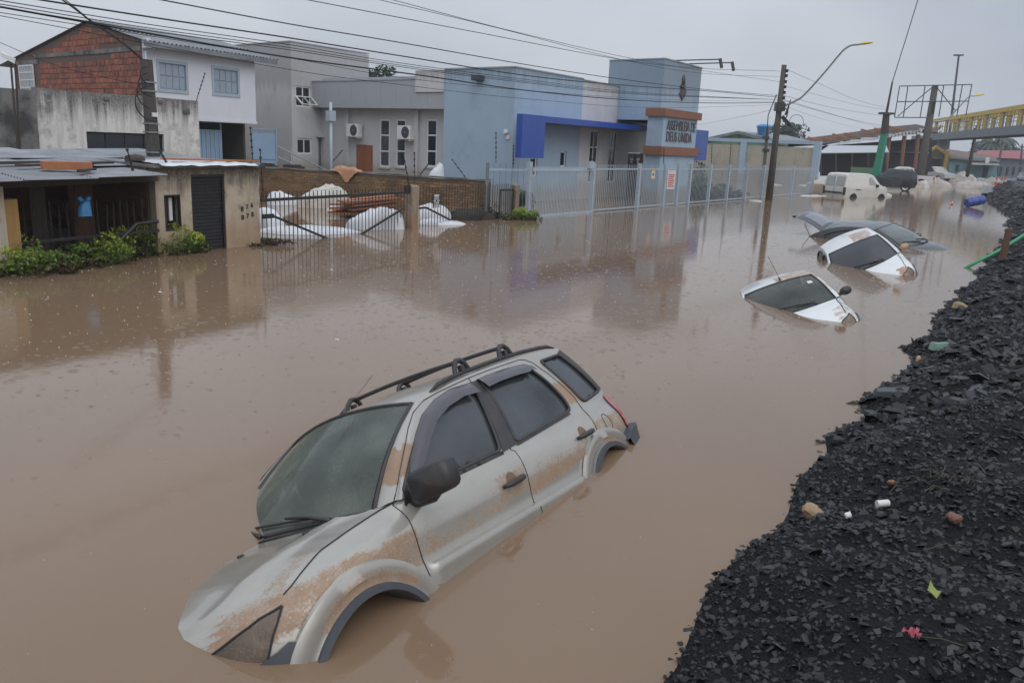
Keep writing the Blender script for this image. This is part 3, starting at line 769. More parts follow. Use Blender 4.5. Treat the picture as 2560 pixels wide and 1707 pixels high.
# roof rails, cross bars, aerial
for sg in (1, -1):
    mb = MB(); pa = []
    for x in np.linspace(-1.22, -2.95, 16):
        z = interp(x, suv.roofl); pa.append((x, sg * (suv.yg(x, z) - .035), z + .030 - (.018 if x in (-1.22, -2.95) else 0)))
    mb.tube(pa, [.006] + [.016] * 14 + [.006], 8); mb.build('roof_rail', M['trim'], suv_root, smooth=True)
for xb in (-1.64, -2.22):
    o = None; mb = MB(); z0 = interp(xb, suv.roofl); ye = suv.yg(xb, z0) - .035
    mb.tube([(xb, y, z0 + .105 + .016 * (1 - (y / ye) ** 2)) for y in np.linspace(-ye + .03, ye - .03, 13)], .015, 8); o = mb.build('roof_bar', M['trim'], suv_root, smooth=True)
    for sg in (1, -1):
        mb = MB()
        mb.tube([(xb - .085, sg * ye, z0 + .03), (xb - .06, sg * (ye - .005), z0 + .085), (xb - .02, sg * (ye - .01), z0 + .115), (xb + .02, sg * (ye - .01), z0 + .115), (xb + .06, sg * (ye - .005), z0 + .085), (xb + .085, sg * ye, z0 + .03)], [.016, .017, .02, .02, .017, .016], 8)
        mb.box((xb - .02, sg * ye - .016, z0 + .03), (xb + .02, sg * ye + .016, z0 + .08)); mb.build('foot', M['trim'], o, smooth=60)
mb = MB(); q = suv.roofrows[2][10]; q = (q[0] - .02, .0, q[2])
mb.tube([(q[0] + .03, -.1, q[2] - .01), (q[0] - .02, -.1, q[2] + .03)], [.022, .010], 8); mb.tube([(q[0], -.1, q[2] + .01), (q[0] - .36, -.1, q[2] + .20)], .0018, 5); mb.build('aerial', M['trim'], suv_root, smooth=True)
suv.cabin(suv_root, M['dark'], M['seat'])
suv.seats(suv_root, M['seat'], -1.25, .45, 1.12)
suv.seats(suv_root, M['seat'], -2.15, .45, 1.12)
# ------------------------------------------------------------------ flood water
s = NT('flood_water')
pos = s.pos
silt = s.noise(.25, 4, .5)
s.base(s.mix(silt, (.172, .112, .070), (.225, .152, .100)))
s.rough(.07); s.b.inputs['IOR'].default_value = 1.36
w1 = s.noise(1.6, 3, .5, map_=(1, 1, 0)); w2 = s.noise(9, 3, .55, map_=(1, 1, 0)); w3 = s.noise(38, 2, .5, map_=(1, 1, 0))
hh = s.math('ADD', s.math('MULTIPLY', w1, .0018), s.math('ADD', s.math('MULTIPLY', w2, .0005), s.math('MULTIPLY', w3, .00010)))
def rings(scale, k, amp, off):
    mp_ = s.n('ShaderNodeMapping'); mp_.inputs['Location'].default_value = (off, off * 1.7, 0); mp_.inputs['Scale'].default_value = (1, 1, 0); s.l(pos, mp_.inputs[0])
    v = s.n('ShaderNodeTexVoronoi', feature='F1'); v.inputs['Scale'].default_value = scale; s.l(mp_.outputs[0], v.inputs['Vector'])
    d = v.outputs['Distance']; rnd = s.sep(v.outputs['Color'])
    r0 = s.math('MULTIPLY', rnd[0], .34)
    env = s.math('MULTIPLY', s.math('SUBTRACT', d, r0), 9.0); env = s.math('EXPONENT', s.math('MULTIPLY', s.math('MULTIPLY', env, env), -1.0))
    wv = s.math('SINE', s.math('MULTIPLY', s.math('SUBTRACT', d, r0), k))
    on = s.math('GREATER_THAN', rnd[1], .45); fade = s.math('SUBTRACT', 1.05, rnd[0])
    return s.math('MULTIPLY', s.math('MULTIPLY', wv, env), s.math('MULTIPLY', s.math('MULTIPLY', on, fade), amp))
hh = s.math('ADD', hh, s.math('ADD', rings(5.5, 62, .0007, 0.), rings(8.5, 55, .0006, 3.3)))
hh = s.math('ADD', hh, rings(13., 40, .0003, 7.7))
b = s.n('ShaderNodeBump'); b.inputs['Strength'].default_value = 1.0; b.inputs['Distance'].default_value = 1.0; s.l(hh, b.inputs['Height']); s.l(b.outputs[0], s.b.inputs['Normal'])
M['water'] = s.m
mb = MB(); mb.add([(-150, -60, 0), (400, -60, 0), (400, 700, 0), (-150, 700, 0)], [(0, 1, 2, 3)])
mb.build('water', M['water'], kind='structure', loc=(0, 0, 0))
M['mudbed'] = plain('mud_bed', (.10, .07, .045), .9, var=.3, scale=.5)
mb = MB(); mb.add([(-400, -100, -1.6), (700, -100, -1.6), (700, 1200, -1.6), (-400, 1200, -1.6)], [(0, 1, 2, 3)])
mb.build('ground', M['mudbed'], kind='structure', loc=(0, 0, -1.6))

# ------------------------------------------------------------------ slate bank
BANK = [(-.6, .4), (-.05, 1.75), (.68, 3.09), (1.13, 3.87), (1.55, 4.55), (1.93, 5.1), (2.35, 5.9), (2.75, 6.5), (3.81, 8.1), (5.3, 10.4), (7.19, 13.21), (9.4, 16.6), (12.09, 20.76), (15.6, 26.2), (19.58, 32.8), (23.6, 40.0), (26.9, 47.0), (30.6, 54.5), (34.5, 61.5), (52, 92)]
bk = catmull(BANK, 14)
rngn = np.random.default_rng(5)
def vnoise(x, y, sc, seed=0):
    """cheap smooth value noise"""
    x = np.asarray(x) * sc; y = np.asarray(y) * sc; xi = np.floor(x).astype(int); yi = np.floor(y).astype(int); fx = x - xi; fy = y - yi
    h = lambda a, b_: (np.sin(a * 127.1 + b_ * 311.7 + seed * 74.7) * 43758.5453) % 1.0
    ux = fx * fx * (3 - 2 * fx); uy = fy * fy * (3 - 2 * fy)
    return (h(xi, yi) * (1 - ux) + h(xi + 1, yi) * ux) * (1 - uy) + (h(xi, yi + 1) * (1 - ux) + h(xi + 1, yi + 1) * ux) * uy
bt = np.gradient(bk, axis=0); bt /= np.hypot(bt[:, 0], bt[:, 1])[:, None]; bnrm = np.stack([bt[:, 1], -bt[:, 0]], 1)
def bank_h(d, x, y):
    """height above water at distance d from the water line"""
    far = np.clip((np.hypot(x, y) - 3) / 20, 0, 1)
    base = np.interp(d, [-3, -1, -.35, 0, .35, .8, 1.4, 2.2, 4, 12], [-1.4, -.62, -.22, 0, .22, .45, .60, .66, .68, .70])
    n = (vnoise(x, y, .9, 1) - .5) * .16 + (vnoise(x, y, 2.7, 2) - .5) * .08 + (vnoise(x, y, 7, 3) - .5) * .035
    return base + n * np.clip((d + .6) / 1.0, 0.12, 1)
def bank_pt(i, d):
    i0 = int(min(len(bk) - 2, max(0, math.floor(i)))); t = i - i0
    p = bk[i0] * (1 - t) + bk[i0 + 1] * t; n = bnrm[i0] * (1 - t) + bnrm[i0 + 1] * t
    w_ = (vnoise(p[0], p[1], 1.3, 8) - .5) * .35 * min(1, np.hypot(*p) / 6 + .3)
    q = p + n * (d + w_); return q[0], q[1], w_
s = NT('slate_gravel')
vo = s.n('ShaderNodeTexVoronoi', feature='F1'); vo.inputs['Scale'].default_value = 38; s.l(s.pos, vo.inputs['Vector'])
vc = s.sep(vo.outputs['Color'])[0]
s.base(s.mix(vc, (.0025, .0025, .003), (.011, .0115, .013)))
s.rough(s.ramp(vc, [(.2, .45), (.8, .8)])); s.b.inputs['Specular IOR Level'].default_value = .3
s.bump(s.math('ADD', vo.outputs['Distance'], s.noise(60, 4)), .8, .02)
wp = s.math('MULTIPLY', s.attr('wet'), s.ramp(s.noise(3.5, 4, .6), [(.42, 0.), (.58, 1.)]))
s.rough(s.math('SUBTRACT', s.ramp(vc, [(.2, .45), (.8, .8)]), s.math('MULTIPLY', wp, .40))); s.setin(s.b.inputs['Specular IOR Level'], s.math('MULTIPLY_ADD', wp, .6, .12))
M['slate_bed'] = s.m
mb = MB(); rows = []
dd = list(np.linspace(-3, -.4, 6)) + list(np.linspace(-.3, 1.8, 22)) + [2.1, 2.5, 3, 3.6, 4.4, 5.5, 7, 9, 12]
for i in np.arange(0, len(bk) - 1, .5):
    row = []
    for d in dd:
        x, y, w_ = bank_pt(i, d); row.append((x, y, float(bank_h(np.array(d), np.array(x), np.array(y)))))
    rows.append(row)
mb.grid(rows)
wet = [min(1, max(0, (d - 1.6) / .6)) for _ in np.arange(0, len(bk) - 1, .5) for d in dd]
bank = mb.build('gravel_bank', M['slate_bed'], kind='structure', loc=(0, 0, 0), smooth=True, attrs={'wet': wet})
s = NT('slate_stone')
ob = s.tc.outputs['Object']
rd = s.attr('tone')
lay = s.noise(6, 5, .6, map_=(1, 1, 6))
c0 = s.mix(rd, (.0020, .0021, .0025), (.034, .036, .042))
s.base(s.mix(s.math('MULTIPLY', lay, .5), c0, (.013, .0125, .012)))
s.rough(s.ramp(s.attr('tone'), [(0., .55), (.5, .28), (1., .5)])); s.b.inputs['Specular IOR Level'].default_value = .38
s.bump(s.noise(45, 4), .35, .006)
M['slate'] = s.m
def shard(rng, sz):
    """flat broken piece: jittered polygon, bevelled by a smaller top; returns verts, faces"""
    k = rng.integers(4, 7); a = np.sort(rng.uniform(0, 2 * np.pi, k)); a = np.linspace(0, 2 * np.pi, k, endpoint=False) + rng.uniform(-.35, .35, k)
    r_ = rng.uniform(.55, 1.0, k); asp = rng.uniform(.5, .95); th = rng.uniform(.10, .42)
    b = np.stack([r_ * np.cos(a), r_ * np.sin(a) * asp, np.full(k, -th * .5) + rng.uniform(-.05, .05, k)], 1)
    t = np.stack([r_ * np.cos(a) * rng.uniform(.7, .97), r_ * np.sin(a) * asp * rng.uniform(.7, .97), np.full(k, th * .5) + rng.uniform(-.10, .10, k)], 1)
    v = np.concatenate([b, t]) * sz * .5
    f_ = [tuple(range(k - 1, -1, -1)), tuple(range(k, 2 * k))] + [(i, (i + 1) % k, k + (i + 1) % k, k + i) for i in range(k)]
    return v, f_
def rotm(rng, tilt):
    a = rng.uniform(0, 2 * np.pi); b = rng.normal(0, tilt); c = rng.normal(0, tilt)
    return np.array(Euler((b, c, a)).to_matrix())
protos = [shard(rngn, 1.0) for _ in range(40)]
V = []; Fc = []; T = []; nv = 0
cum = np.concatenate([[0], np.cumsum(np.hypot(*(bk[1:] - bk[:-1]).T))])
def scatter(n, l0, l1, d0, d1, smin, smax, tilt=.28, pw=2.2):
    global nv
    sz_big = smin
    for _ in range(n):
        l_ = rngn.uniform(l0, l1); i = float(np.interp(l_, cum, np.arange(len(cum)))); d = rngn.uniform(d0, d1)
        if d > 1.75 and l_ < 12 and rngn.uniform() < min(.7, (d - 1.75) * 1.2) and sz_big < .1: continue
        x, y, w_ = bank_pt(i, d); z = float(bank_h(np.array(d), np.array(x), np.array(y)))
        sz = smin + (smax - smin) * rngn.uniform() ** pw
        v, f_ = protos[rngn.integers(len(protos))]
        q = (v * sz) @ rotm(rngn, tilt).T + np.array([x, y, z + sz * rngn.uniform(-.02, .12)])
        V.append(q); Fc.extend(tuple(a + nv for a in g_) for g_ in f_); T.append(np.full(len(q), rngn.uniform() ** 1.6)); nv += len(q)
scatter(15000, 1.2, 6.5, -.12, 3.2, .014, .07, .35, 2.)
scatter(3200, 1.2, 6.5, -.10, 3.2, .035, .10, .5, 1.8)
scatter(9000, 6.5, 13, -.15, 4.5, .025, .12, .35)
scatter(1500, 6.5, 13, -.15, 4.5, .10, .26, .45)
scatter(7000, 13, 28, -.2, 6, .06, .24)
scatter(4500, 28, 75, -.3, 9, .12, .5)
me = bpy.data.meshes.new('slate_shards'); me.from_pydata(np.concatenate(V).tolist(), [], Fc); me.materials.append(M['slate'])
at = me.attributes.new('tone', 'FLOAT', 'POINT'); at.data.foreach_set('value', np.concatenate(T))
o = bpy.data.objects.new('slate_shards', me); COL.objects.link(o); o.parent = bank; tag(o, kind='stuff')
# the larger stones one by one
big = []
for k in range(14):
    v, f_ = shard(rngn, 1.0); m2 = MB(); m2.add(v, f_); me = m2.mesh('slate_stone', M['slate'], attrs={'tone': [float(rngn.uniform(.1, 1))] * len(v)}); big.append(me)
for k in range(290):
    if k < 190: l_, d, sz = rngn.uniform(1.5, 7.5), rngn.uniform(-.1, 2.6), rngn.uniform(.05, .115)
    else: l_, d, sz = rngn.uniform(7, 20), rngn.uniform(-.15, 3.0), rngn.uniform(.08, .24)
    i = float(np.interp(l_, cum, np.arange(len(cum)))); x, y, w_ = bank_pt(i, d); z = float(bank_h(np.array(d), np.array(x), np.array(y)))
    inst('slate_stone', big[k % 14], bank, (x, y, z + sz * .06), (rngn.normal(0, .25), rngn.normal(0, .25), rngn.uniform(0, 6.3)), (sz, sz, sz * rngn.uniform(.6, 1.1)))

# drops bursting on the surface
s = NT('rain_splash'); s.base((.42, .37, .34)); s.rough(.15); M['splash'] = s.m
rg = np.random.default_rng(77); N_ = 9000
px_ = rg.uniform(-17, 22, N_); py_ = rg.uniform(2.5, 36, N_); ok = np.array([float(np.min((bk[:, 0] - x) ** 2 + (bk[:, 1] - y) ** 2)) > .15 and np.dot(np.array([x, y]) - bk[int(np.argmin((bk[:, 0] - x) ** 2 + (bk[:, 1] - y) ** 2))], bnrm[int(np.argmin((bk[:, 0] - x) ** 2 + (bk[:, 1] - y) ** 2))]) < 0 for x, y in zip(px_, py_)])
px_, py_ = px_[ok], py_[ok]; r_ = rg.uniform(.003, .010, len(px_)) * np.clip(np.hypot(px_, py_) / 10, .45, 1.3); k = np.arange(5) * 2 * np.pi / 5
ringv = np.stack([px_[:, None] + r_[:, None] * np.cos(k), py_[:, None] + r_[:, None] * np.sin(k), np.full((len(px_), 5), .0005)], -1); tip = np.stack([px_, py_, r_ * rg.uniform(.8, 2.2, len(px_))], -1)[:, None]
Vs = np.concatenate([ringv, tip], 1).reshape(-1, 3); o6 = np.arange(len(px_))[:, None] * 6
Fs = np.concatenate([np.stack([o6[:, 0] + j, o6[:, 0] + (j + 1) % 5, o6[:, 0] + 5], 1) for j in range(5)])
me = bpy.data.meshes.new('rain_splashes'); me.from_pydata(Vs.tolist(), [], Fs.tolist()); me.materials.append(M['splash'])
o = bpy.data.objects.new('rain_splashes', me); COL.objects.link(o); tag(o, 'tiny rain drop splashes all over the flood water', 'rain splashes', kind='stuff')
# ------------------------------------------------------------------ building helpers
FS = Frame((-5.22, 16.58), (.487, .873), (-.77, .64))
FC = Frame((.69, 26.3), (.567, .824), (-.765, .645))
def fn_u(F, v0):
    """facade map: (a=u, b=w, depth) at plane v0, depth goes into the building"""
    return lambda a, b, d: F.P(a, v0 + d, b)
def fn_v(F, u0, sgn=1):
    """side-wall map: (a=v, b=w, depth) at plane u0"""
    return lambda a, b, d: F.P(u0 + sgn * d, a, b)
def panel(mb, fn, outline, holes=(), th=.18, mi=0, step=None, back=True):
    vs, fs = cdt(outline, holes, step)
    mb.add([fn(a, b, 0) for a, b in vs], fs, mi)
    if back: mb.add([fn(a, b, th) for a, b in vs], [f_[::-1] for f_ in fs], mi)
    for lp in [outline] + list(holes):
        n = len(lp)
        for i in range(n):
            a, b = lp[i], lp[(i + 1) % n]; mb.add([fn(*a, 0), fn(*b, 0), fn(*b, th), fn(*a, th)], [(0, 1, 2, 3)], mi)
    return mb
def rect(a0, a1, b0, b1): return [(a0, b0), (a1, b0), (a1, b1), (a0, b1)]
def fbox(mb, fn, a0, a1, b0, b1, d0, d1, mi=0):
    vs = [fn(a, b, d) for a in (a0, a1) for b in (b0, b1) for d in (d0, d1)]
    return mb.add(vs, [(0, 1, 3, 2), (4, 6, 7, 5), (0, 4, 5, 1), (2, 3, 7, 6), (0, 2, 6, 4), (1, 5, 7, 3)], mi)
def at(F, v0=None, u0=None):
    return (lambda x, y: F.uw(x, y, v0)) if u0 is None else (lambda x, y: F.vw(x, y, u0))
def window(parent, fn, a0, a1, b0, b1, fmat, gmat, cols=1, rows=1, fr=.05, depth=.08, rowcuts=None, name='window', open_=None):
    """frame bars as one part, every pane a sub-part"""
    mb = MB(); d0, d1 = depth, depth + .05
    fbox(mb, fn, a0, a1, b0, b0 + fr, d0, d1); fbox(mb, fn, a0, a1, b1 - fr, b1, d0, d1)
    fbox(mb, fn, a0, a0 + fr, b0 + fr, b1 - fr, d0, d1); fbox(mb, fn, a1 - fr, a1, b0 + fr, b1 - fr, d0, d1)
    ca = [a0 + (a1 - a0) * i / cols for i in range(cols + 1)]
    cb = rowcuts or [b0 + (b1 - b0) * i / rows for i in range(rows + 1)]
    for a in ca[1:-1]: fbox(mb, fn, a - fr * .4, a + fr * .4, b0 + fr, b1 - fr, d0 + .004, d1 - .004)
    for b in cb[1:-1]: fbox(mb, fn, a0 + fr, a1 - fr, b - fr * .4, b + fr * .4, d0 + .007, d1 - .007)
    w_ = mb.build(name, fmat, parent)
    for i in range(len(ca) - 1):
        for j in range(len(cb) - 1):
            mb = MB(); fbox(mb, fn, ca[i] + .01, ca[i + 1] - .01, cb[j] + .01, cb[j + 1] - .01, d0 + .02, d0 + .026); mb.build('pane', gmat, w_)
    return w_
M['glassdark'] = plain('window_glass', (.018, .022, .03), .08, var=.3, scale=1.5, spec=.6)
M['whiteframe'] = plain('white_frame', (.68, .69, .70), .5, var=.08, scale=4, dirt=(.2, .18, .15), dirtamt=.15)
M['plaster'] = wall('beige_plaster', (.46, .39, .30), (.10, .085, .068), .46, 2.2, drip=(1.46, .35, (.05, .042, .035)), low=(.30, .19, .10), lowz=.45)
M['dirtywhite'] = wall('mouldy_white_wall', (.64, .63, .61), (.12, .115, .11), .48, 1.9, drip=(3.0, .75, (.045, .043, .04)), low=(.36, .28, .18), lowz=1.4)
M['darkconc'] = wall('black_stained_wall', (.24, .235, .225), (.05, .05, .05), .85, .9)
M['housewhite'] = wall('white_house_paint', (.64, .66, .71), (.3, .3, .3), .12, .6, bump=.1)
M['roofsheet'] = plain('fibre_cement_sheet', (.20, .215, .235), .6, var=.2, scale=2.5, dirt=(.06, .06, .06), dirtamt=.35, rnd=.12)
M['zinc'] = plain('zinc_sheet', (.27, .285, .31), .42, metal=.35, var=.2, scale=2.2, dirt=(.09, .08, .075), dirtamt=.4, rnd=.22)
M['shutter'] = plain('light_blue_steel', (.36, .43, .50), .5, var=.1, scale=3, dirt=(.15, .16, .17), dirtamt=.12)
M['bluegate'] = plain('blue_gate_steel', (.25, .36, .50), .5, var=.1, scale=3, dirt=(.16, .17, .18), dirtamt=.15)
M['black'] = plain('black_iron', (.016, .016, .018), .5, var=.3, scale=9, dirt=(.09, .05, .03), dirtamt=.18)
M['brick'] = plain('ceramic_brick', (.30, .105, .065), .85, var=.3, scale=3.5, bump=.3, dirt=(.055, .045, .042), dirtamt=.42, rnd=.28)
M['mortar'] = plain('mortar', (.12, .085, .07), .95, var=.25, scale=5, bump=.3)
M['oldbrick'] = plain('muddy_brick', (.235, .145, .075), .9, var=.35, scale=2.2, bump=.3, dirt=(.035, .03, .026), dirtamt=.42, rnd=.25)
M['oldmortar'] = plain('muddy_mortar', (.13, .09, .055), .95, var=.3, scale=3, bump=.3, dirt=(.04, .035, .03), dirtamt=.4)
M['darkbrick'] = plain('dark_brown_brick', (.15, .075, .040), .9, var=.35, scale=2.2, bump=.3, dirt=(.03, .025, .02), dirtamt=.35, rnd=.3)  # dark brown base with darker noise blotches
M['wood_orange'] = plain('wet_timber', (.36, .135, .055), .6, var=.3, scale=6)
M['wood_dark'] = plain('rotten_timber', (.055, .042, .034), .8, var=.35, scale=6)
M['post'] = wall('weathered_post', (.085, .075, .065), (.03, .028, .025), .5, 2.5, bump=.4)
M['tarp'] = plain('white_plastic_sheet', (.60, .62, .66), .35, var=.1, scale=3, dirt=(.32, .25, .18), dirtamt=.2)
M['soil'] = plain('wet_soil', (.028, .022, .017), .85, var=.3, scale=3, bump=.4)

def brickwork(parent, fn, outline, bl, bh, mat, proud=.012, limit=290, key=None, name='brick', gap=.012, rng=None):
    """courses of single bricks on a wall face; the biggest in view are parts, the rest one joined part"""
    rng = rng or random.Random(3)
    a0 = min(q[0] for q in outline); a1 = max(q[0] for q in outline); b0 = min(q[1] for q in outline); b1 = max(q[1] for q in outline)
    def inside(x, y):
        c = False; n = len(outline)
        for i in range(n):
            x0, y0 = outline[i]; x1, y1 = outline[(i + 1) % n]
            if (y0 > y) != (y1 > y) and x < (x1 - x0) * (y - y0) / (y1 - y0) + x0: c = not c
        return c
    cells = []; r_ = 0; b = b0
    while b < b1:
        a = a0 - (bl / 2 if r_ % 2 else 0)
        while a < a1:
            if all(inside(min(max(x, a0 + .01), a1 - .01), y) for x in (a + .02, a + bl - .02) for y in (b + .02, b + bh - .02)): cells.append((max(a, a0), min(a + bl, a1), b, b + bh))
            a += bl
        b += bh; r_ += 1
    if key: cells.sort(key=key)
    P0 = Vector(fn(0, 0, 0)); ea = Vector(fn(1, 0, 0)) - P0; eb = Vector((0, 0, 1)); ed = Vector(fn(0, 0, 1)) - P0
    mats = Matrix((ea, eb, ed)).transposed()
    meshes = []
    for k in range(5):
        m2 = MB(); j = lambda q: q * rng.uniform(.9, 1.0)
        hx, hz = bl / 2 - gap / 2, bh / 2 - gap / 2
        vs = [(sx_ * j(hx), sz_ * j(hz), dd_) for sx_ in (-1, 1) for sz_ in (-1, 1) for dd_ in (-proud * rng.uniform(.5, 1.3), .03)]
        m2.add([tuple(mats @ Vector(q)) for q in vs], [(0, 1, 3, 2), (4, 6, 7, 5), (0, 4, 5, 1), (2, 3, 7, 6), (0, 2, 6, 4), (1, 5, 7, 3)])
        meshes.append(m2.mesh(name, mat))
    rest = MB()
    for i, (x0, x1, y0, y1) in enumerate(cells):
        c = fn((x0 + x1) / 2, (y0 + y1) / 2, 0)
        if i < limit and x1 - x0 > bl * .95: inst(name, rng.choice(meshes), parent, c)
        else: fbox(rest, fn, x0 + gap / 2, x1 - gap / 2, y0 + gap / 2, y1 - gap / 2, -proud * rng.uniform(.4, 1.3), .02)
    if rest.v: rest.build('brick_courses', mat, parent, kind='stuff')

def corrugated(mb, P00, P10, P11, P01, waves, amp, nu=2, along='v', rng=None, sag=0.):
    """sheet with corners P00 (a0,b0) .. ; waves counted across the b direction"""
    P00, P10, P11, P01 = map(Vector, (P00, P10, P11, P01)); nb = waves * 6; rows = []
    nrm = (P10 - P00).cross(P01 - P00).normalized()
    if nrm.z < 0: nrm = -nrm
    for i in range(nb + 1):
        t = i / nb; row = []
        for j in range(nu + 1):
            q = j / nu; p = (P00.lerp(P10, q)).lerp(P01.lerp(P11, q), t)
            row.append(p + nrm * (amp * math.sin(t * waves * 2 * math.pi) - sag * math.sin(math.pi * q)))
        rows.append(row)
    mb.grid(rows); return mb
def folds(x, y, seed):
    wx = x + .5 * float(vnoise(x, y, 1.3, seed)); wy = y + .5 * float(vnoise(x, y, 1.3, seed + 4)); t = 0.
    for k, (fr, w_) in enumerate(((.9, .34), (1.7, .26), (2.9, .18), (4.7, .13), (8.1, .09))):
        a = seed * 1.37 + k * 2.4; q = (wx * math.cos(a) + wy * math.sin(a)) * fr + seed * .71 + k; t += w_ * (1 - abs(2 * (q % 1) - 1))
    return t
def sheetheap(mb, c, ang, w_, d_, h, seed, n=46, m_=26, pw=.6, fold=.42):
    """plastic sheet thrown over something: creased heightfield with a ragged edge"""
    ca, sa = math.cos(ang), math.sin(ang); rows = []
    for i in range(n + 1):
        s_ = -1 + 2 * i / n; row = []
        for j in range(m_ + 1):
            t = -1 + 2 * j / m_; rr = 1 + .30 * (float(vnoise(math.atan2(t, s_) * 1.5 + 9, 1, 1.6, seed + 7)) - .5)
            e = max(0., 1 - (abs(s_) ** 2.2 + abs(t) ** 2.2)) ** pw
            f_ = folds(s_ * w_ * 1.3 + seed, t * d_ * 1.3, seed); skew = 1 + .35 * s_ * math.sin(seed * 1.7)
            x, y = s_ * w_ * rr, t * d_ * rr
            z = -.06 + e * h * skew * (1 - fold * .5 + fold * f_) + .05 * min(1, e * 4)
            row.append((c[0] + x * ca - y * sa, c[1] + x * sa + y * ca, c[2] + z))
        rows.append(row)
    mb.grid(rows); return mb
def lumpy(mb, c, rx, ry, rz, seed, n=22, flat=0., rough=.25):
    """heap of sheet: half ellipsoid with folds"""
    rng = random.Random(seed); ph = [rng.uniform(0, 6.3) for _ in range(8)]; rows = []
    for i in range(n // 2 + 1):
        e = (math.pi / 2) * i / (n // 2); row = []
        for j in range(n * 2):
            a = math.pi * j / n
            f_ = 1 + rough * (.5 * math.sin(3 * a + ph[0]) + .4 * math.sin(5 * a + ph[1] + 2 * e) + .25 * math.sin(9 * a + ph[2] + 5 * e))
            h = 1 + rough * (.5 * math.sin(4 * a + ph[3]) * math.cos(e) + .3 * math.sin(7 * a + 6 * e + ph[4]))
            cc = max(0., math.cos(e)) ** (1 - flat)
            row.append((c[0] + rx * cc * math.cos(a) * f_, c[1] + ry * cc * math.sin(a) * f_, c[2] - .12 + rz * math.sin(e) * h + .12 * math.sin(e)))
        rows.append(row)
    mb.grid(rows, closed=True); return mb

# ------------------------------------------------------------------ shed and gate house on the left
A0 = at(FS, 0)
gh = thing('gate_house', FS.P(-1.2, 0, 0), 'small plastered gate house with louvred metal door and house numbers', 'gate house')
f0 = fn_u(FS, 0.)
wt = A0(560, 420)[1]
uL = A0(385, 420)[0]
door = (A0(479, 500)[0], A0(563, 500)[0], A0(520, 436)[1])
nich = (A0(412, 530)[0], A0(452, 530)[0], A0(430, 577)[1], A0(430, 487)[1])
mb = MB()
rngl = random.Random(11)
jag = [(0.0 + .012 * rngl.uniform(-1, 1), w_) for w_ in np.arange(-.7, wt, .12)]
ol = [(uL, -.8)] + [(door[0], -.8), (door[0], door[2]), (door[1], door[2]), (door[1], -.8)] + [(0, -.8)] + jag[1:] + [(0, wt), (uL, wt + .02)]
panel(mb, f0, ol, [rect(nich[0], nich[1], nich[2], nich[3])], .22)
fbox(mb, f0, -.2, -.003, -.8, wt - .02, .222, 2.4)
mb.build('wall', M['plaster'], gh)
mb = MB(); fbox(mb, f0, uL - .05, .12, wt + .004, wt + .055, -.08, 2.6); mb.build('roof_slab', M['darkconc'], gh)
dr = grp('door', gh)
M['slatgrey'] = plain('grey_painted_slat', (.045, .047, .054), .45, var=.2, scale=9, dirt=(.12, .10, .08), dirtamt=.15)
mb = MB()
fbox(mb, f0, door[0] + .003, door[0] + .045, -.8, door[2] - .003, .03, .10); fbox(mb, f0, door[1] - .045, door[1] - .003, -.8, door[2] - .003, .03, .10); fbox(mb, f0, door[0] + .045, door[1] - .045, door[2] - .05, door[2] - .003, .03, .10)
mb.build('frame', M['black'], dr)
b = -.1
while b < door[2] - .1:
    mb = MB(); mb.add([f0(door[0] + .05, b, .085), f0(door[1] - .05, b, .085), f0(door[1] - .05, b + .055, .05), f0(door[0] + .05, b + .055, .05), f0(door[0] + .05, b + .066, .09), f0(door[1] - .05, b + .066, .09)], [(0, 1, 2, 3), (3, 2, 5, 4), (0, 4, 5, 1), (0, 3, 4), (1, 5, 2)])
    mb.build('slat', M['slatgrey'], dr); b += .066
mb = MB(); fbox(mb, f0, door[0] + .04, door[1] - .04, -.8, door[2] - .04, .10, .11); mb.build('backing', M['black'], dr)
me_ = grp('meter_box', gh)
mb = MB()
for q in ((nich[0], nich[0] + .03, nich[2], nich[3]), (nich[1] - .03, nich[1], nich[2], nich[3])): fbox(mb, f0, q[0] + .002, q[1] - .002, q[2] + .002, q[3] - .002, -.012, .06)
for q in ((nich[0] + .03, nich[1] - .03, nich[2], nich[2] + .05), (nich[0] + .03, nich[1] - .03, nich[3] - .03, nich[3])): fbox(mb, f0, q[0] + .002, q[1] - .002, q[2] + .002, q[3] - .002, -.010, .06)
mb.build('frame', M['black'], me_)
for k in range(2):
    mb = MB(); u = nich[0] + .05 + k * .10; fbox(mb, f0, u, u + .06 + .01 * k, nich[2] + .07 + .1 * k, nich[3] - .06, .10, .15); mb.build('meter', M['black'] if k == 0 else M['whiteframe'], me_)
mb = MB(); fbox(mb, f0, nich[0] + .003, nich[1] - .003, nich[2] + .003, nich[3] - .003, .205, .215); mb.build('back', M['dark'], me_)
def text(body, size, loc, rot, mat, parent=None, name='lettering', ext=.006, align='CENTER', sx=1., label=None):
    cu = bpy.data.curves.new(name, 'FONT'); cu.body = body; cu.size = size; cu.extrude = ext; cu.align_x = align; cu.align_y = 'CENTER'
    o = bpy.data.objects.new(name, cu); COL.objects.link(o)
    dg = bpy.context.evaluated_depsgraph_get(); me2 = bpy.data.meshes.new_from_object(o.evaluated_get(dg)); bpy.data.objects.remove(o)
    me2.materials.clear(); me2.materials.append(mat)
    o = bpy.data.objects.new(name, me2); COL.objects.link(o)
    if parent is not None: o.parent = parent; o.location = Vector(loc) - OFF[parent]
    else: o.location = loc
    o.rotation_euler = rot; o.scale = (sx, 1, 1)
    return o
def facerot(F): return (R(90), 0, math.atan2(F.ex[1], F.ex[0]))
for i, ch in enumerate('876'):
    u, w_ = A0(605 + i * 12.2, 523 - i * 5); text(ch, .135, f0(u, w_, -.008), facerot(FS), M['black'] if i != 1 else M['greytrim'], gh, 'numeral')
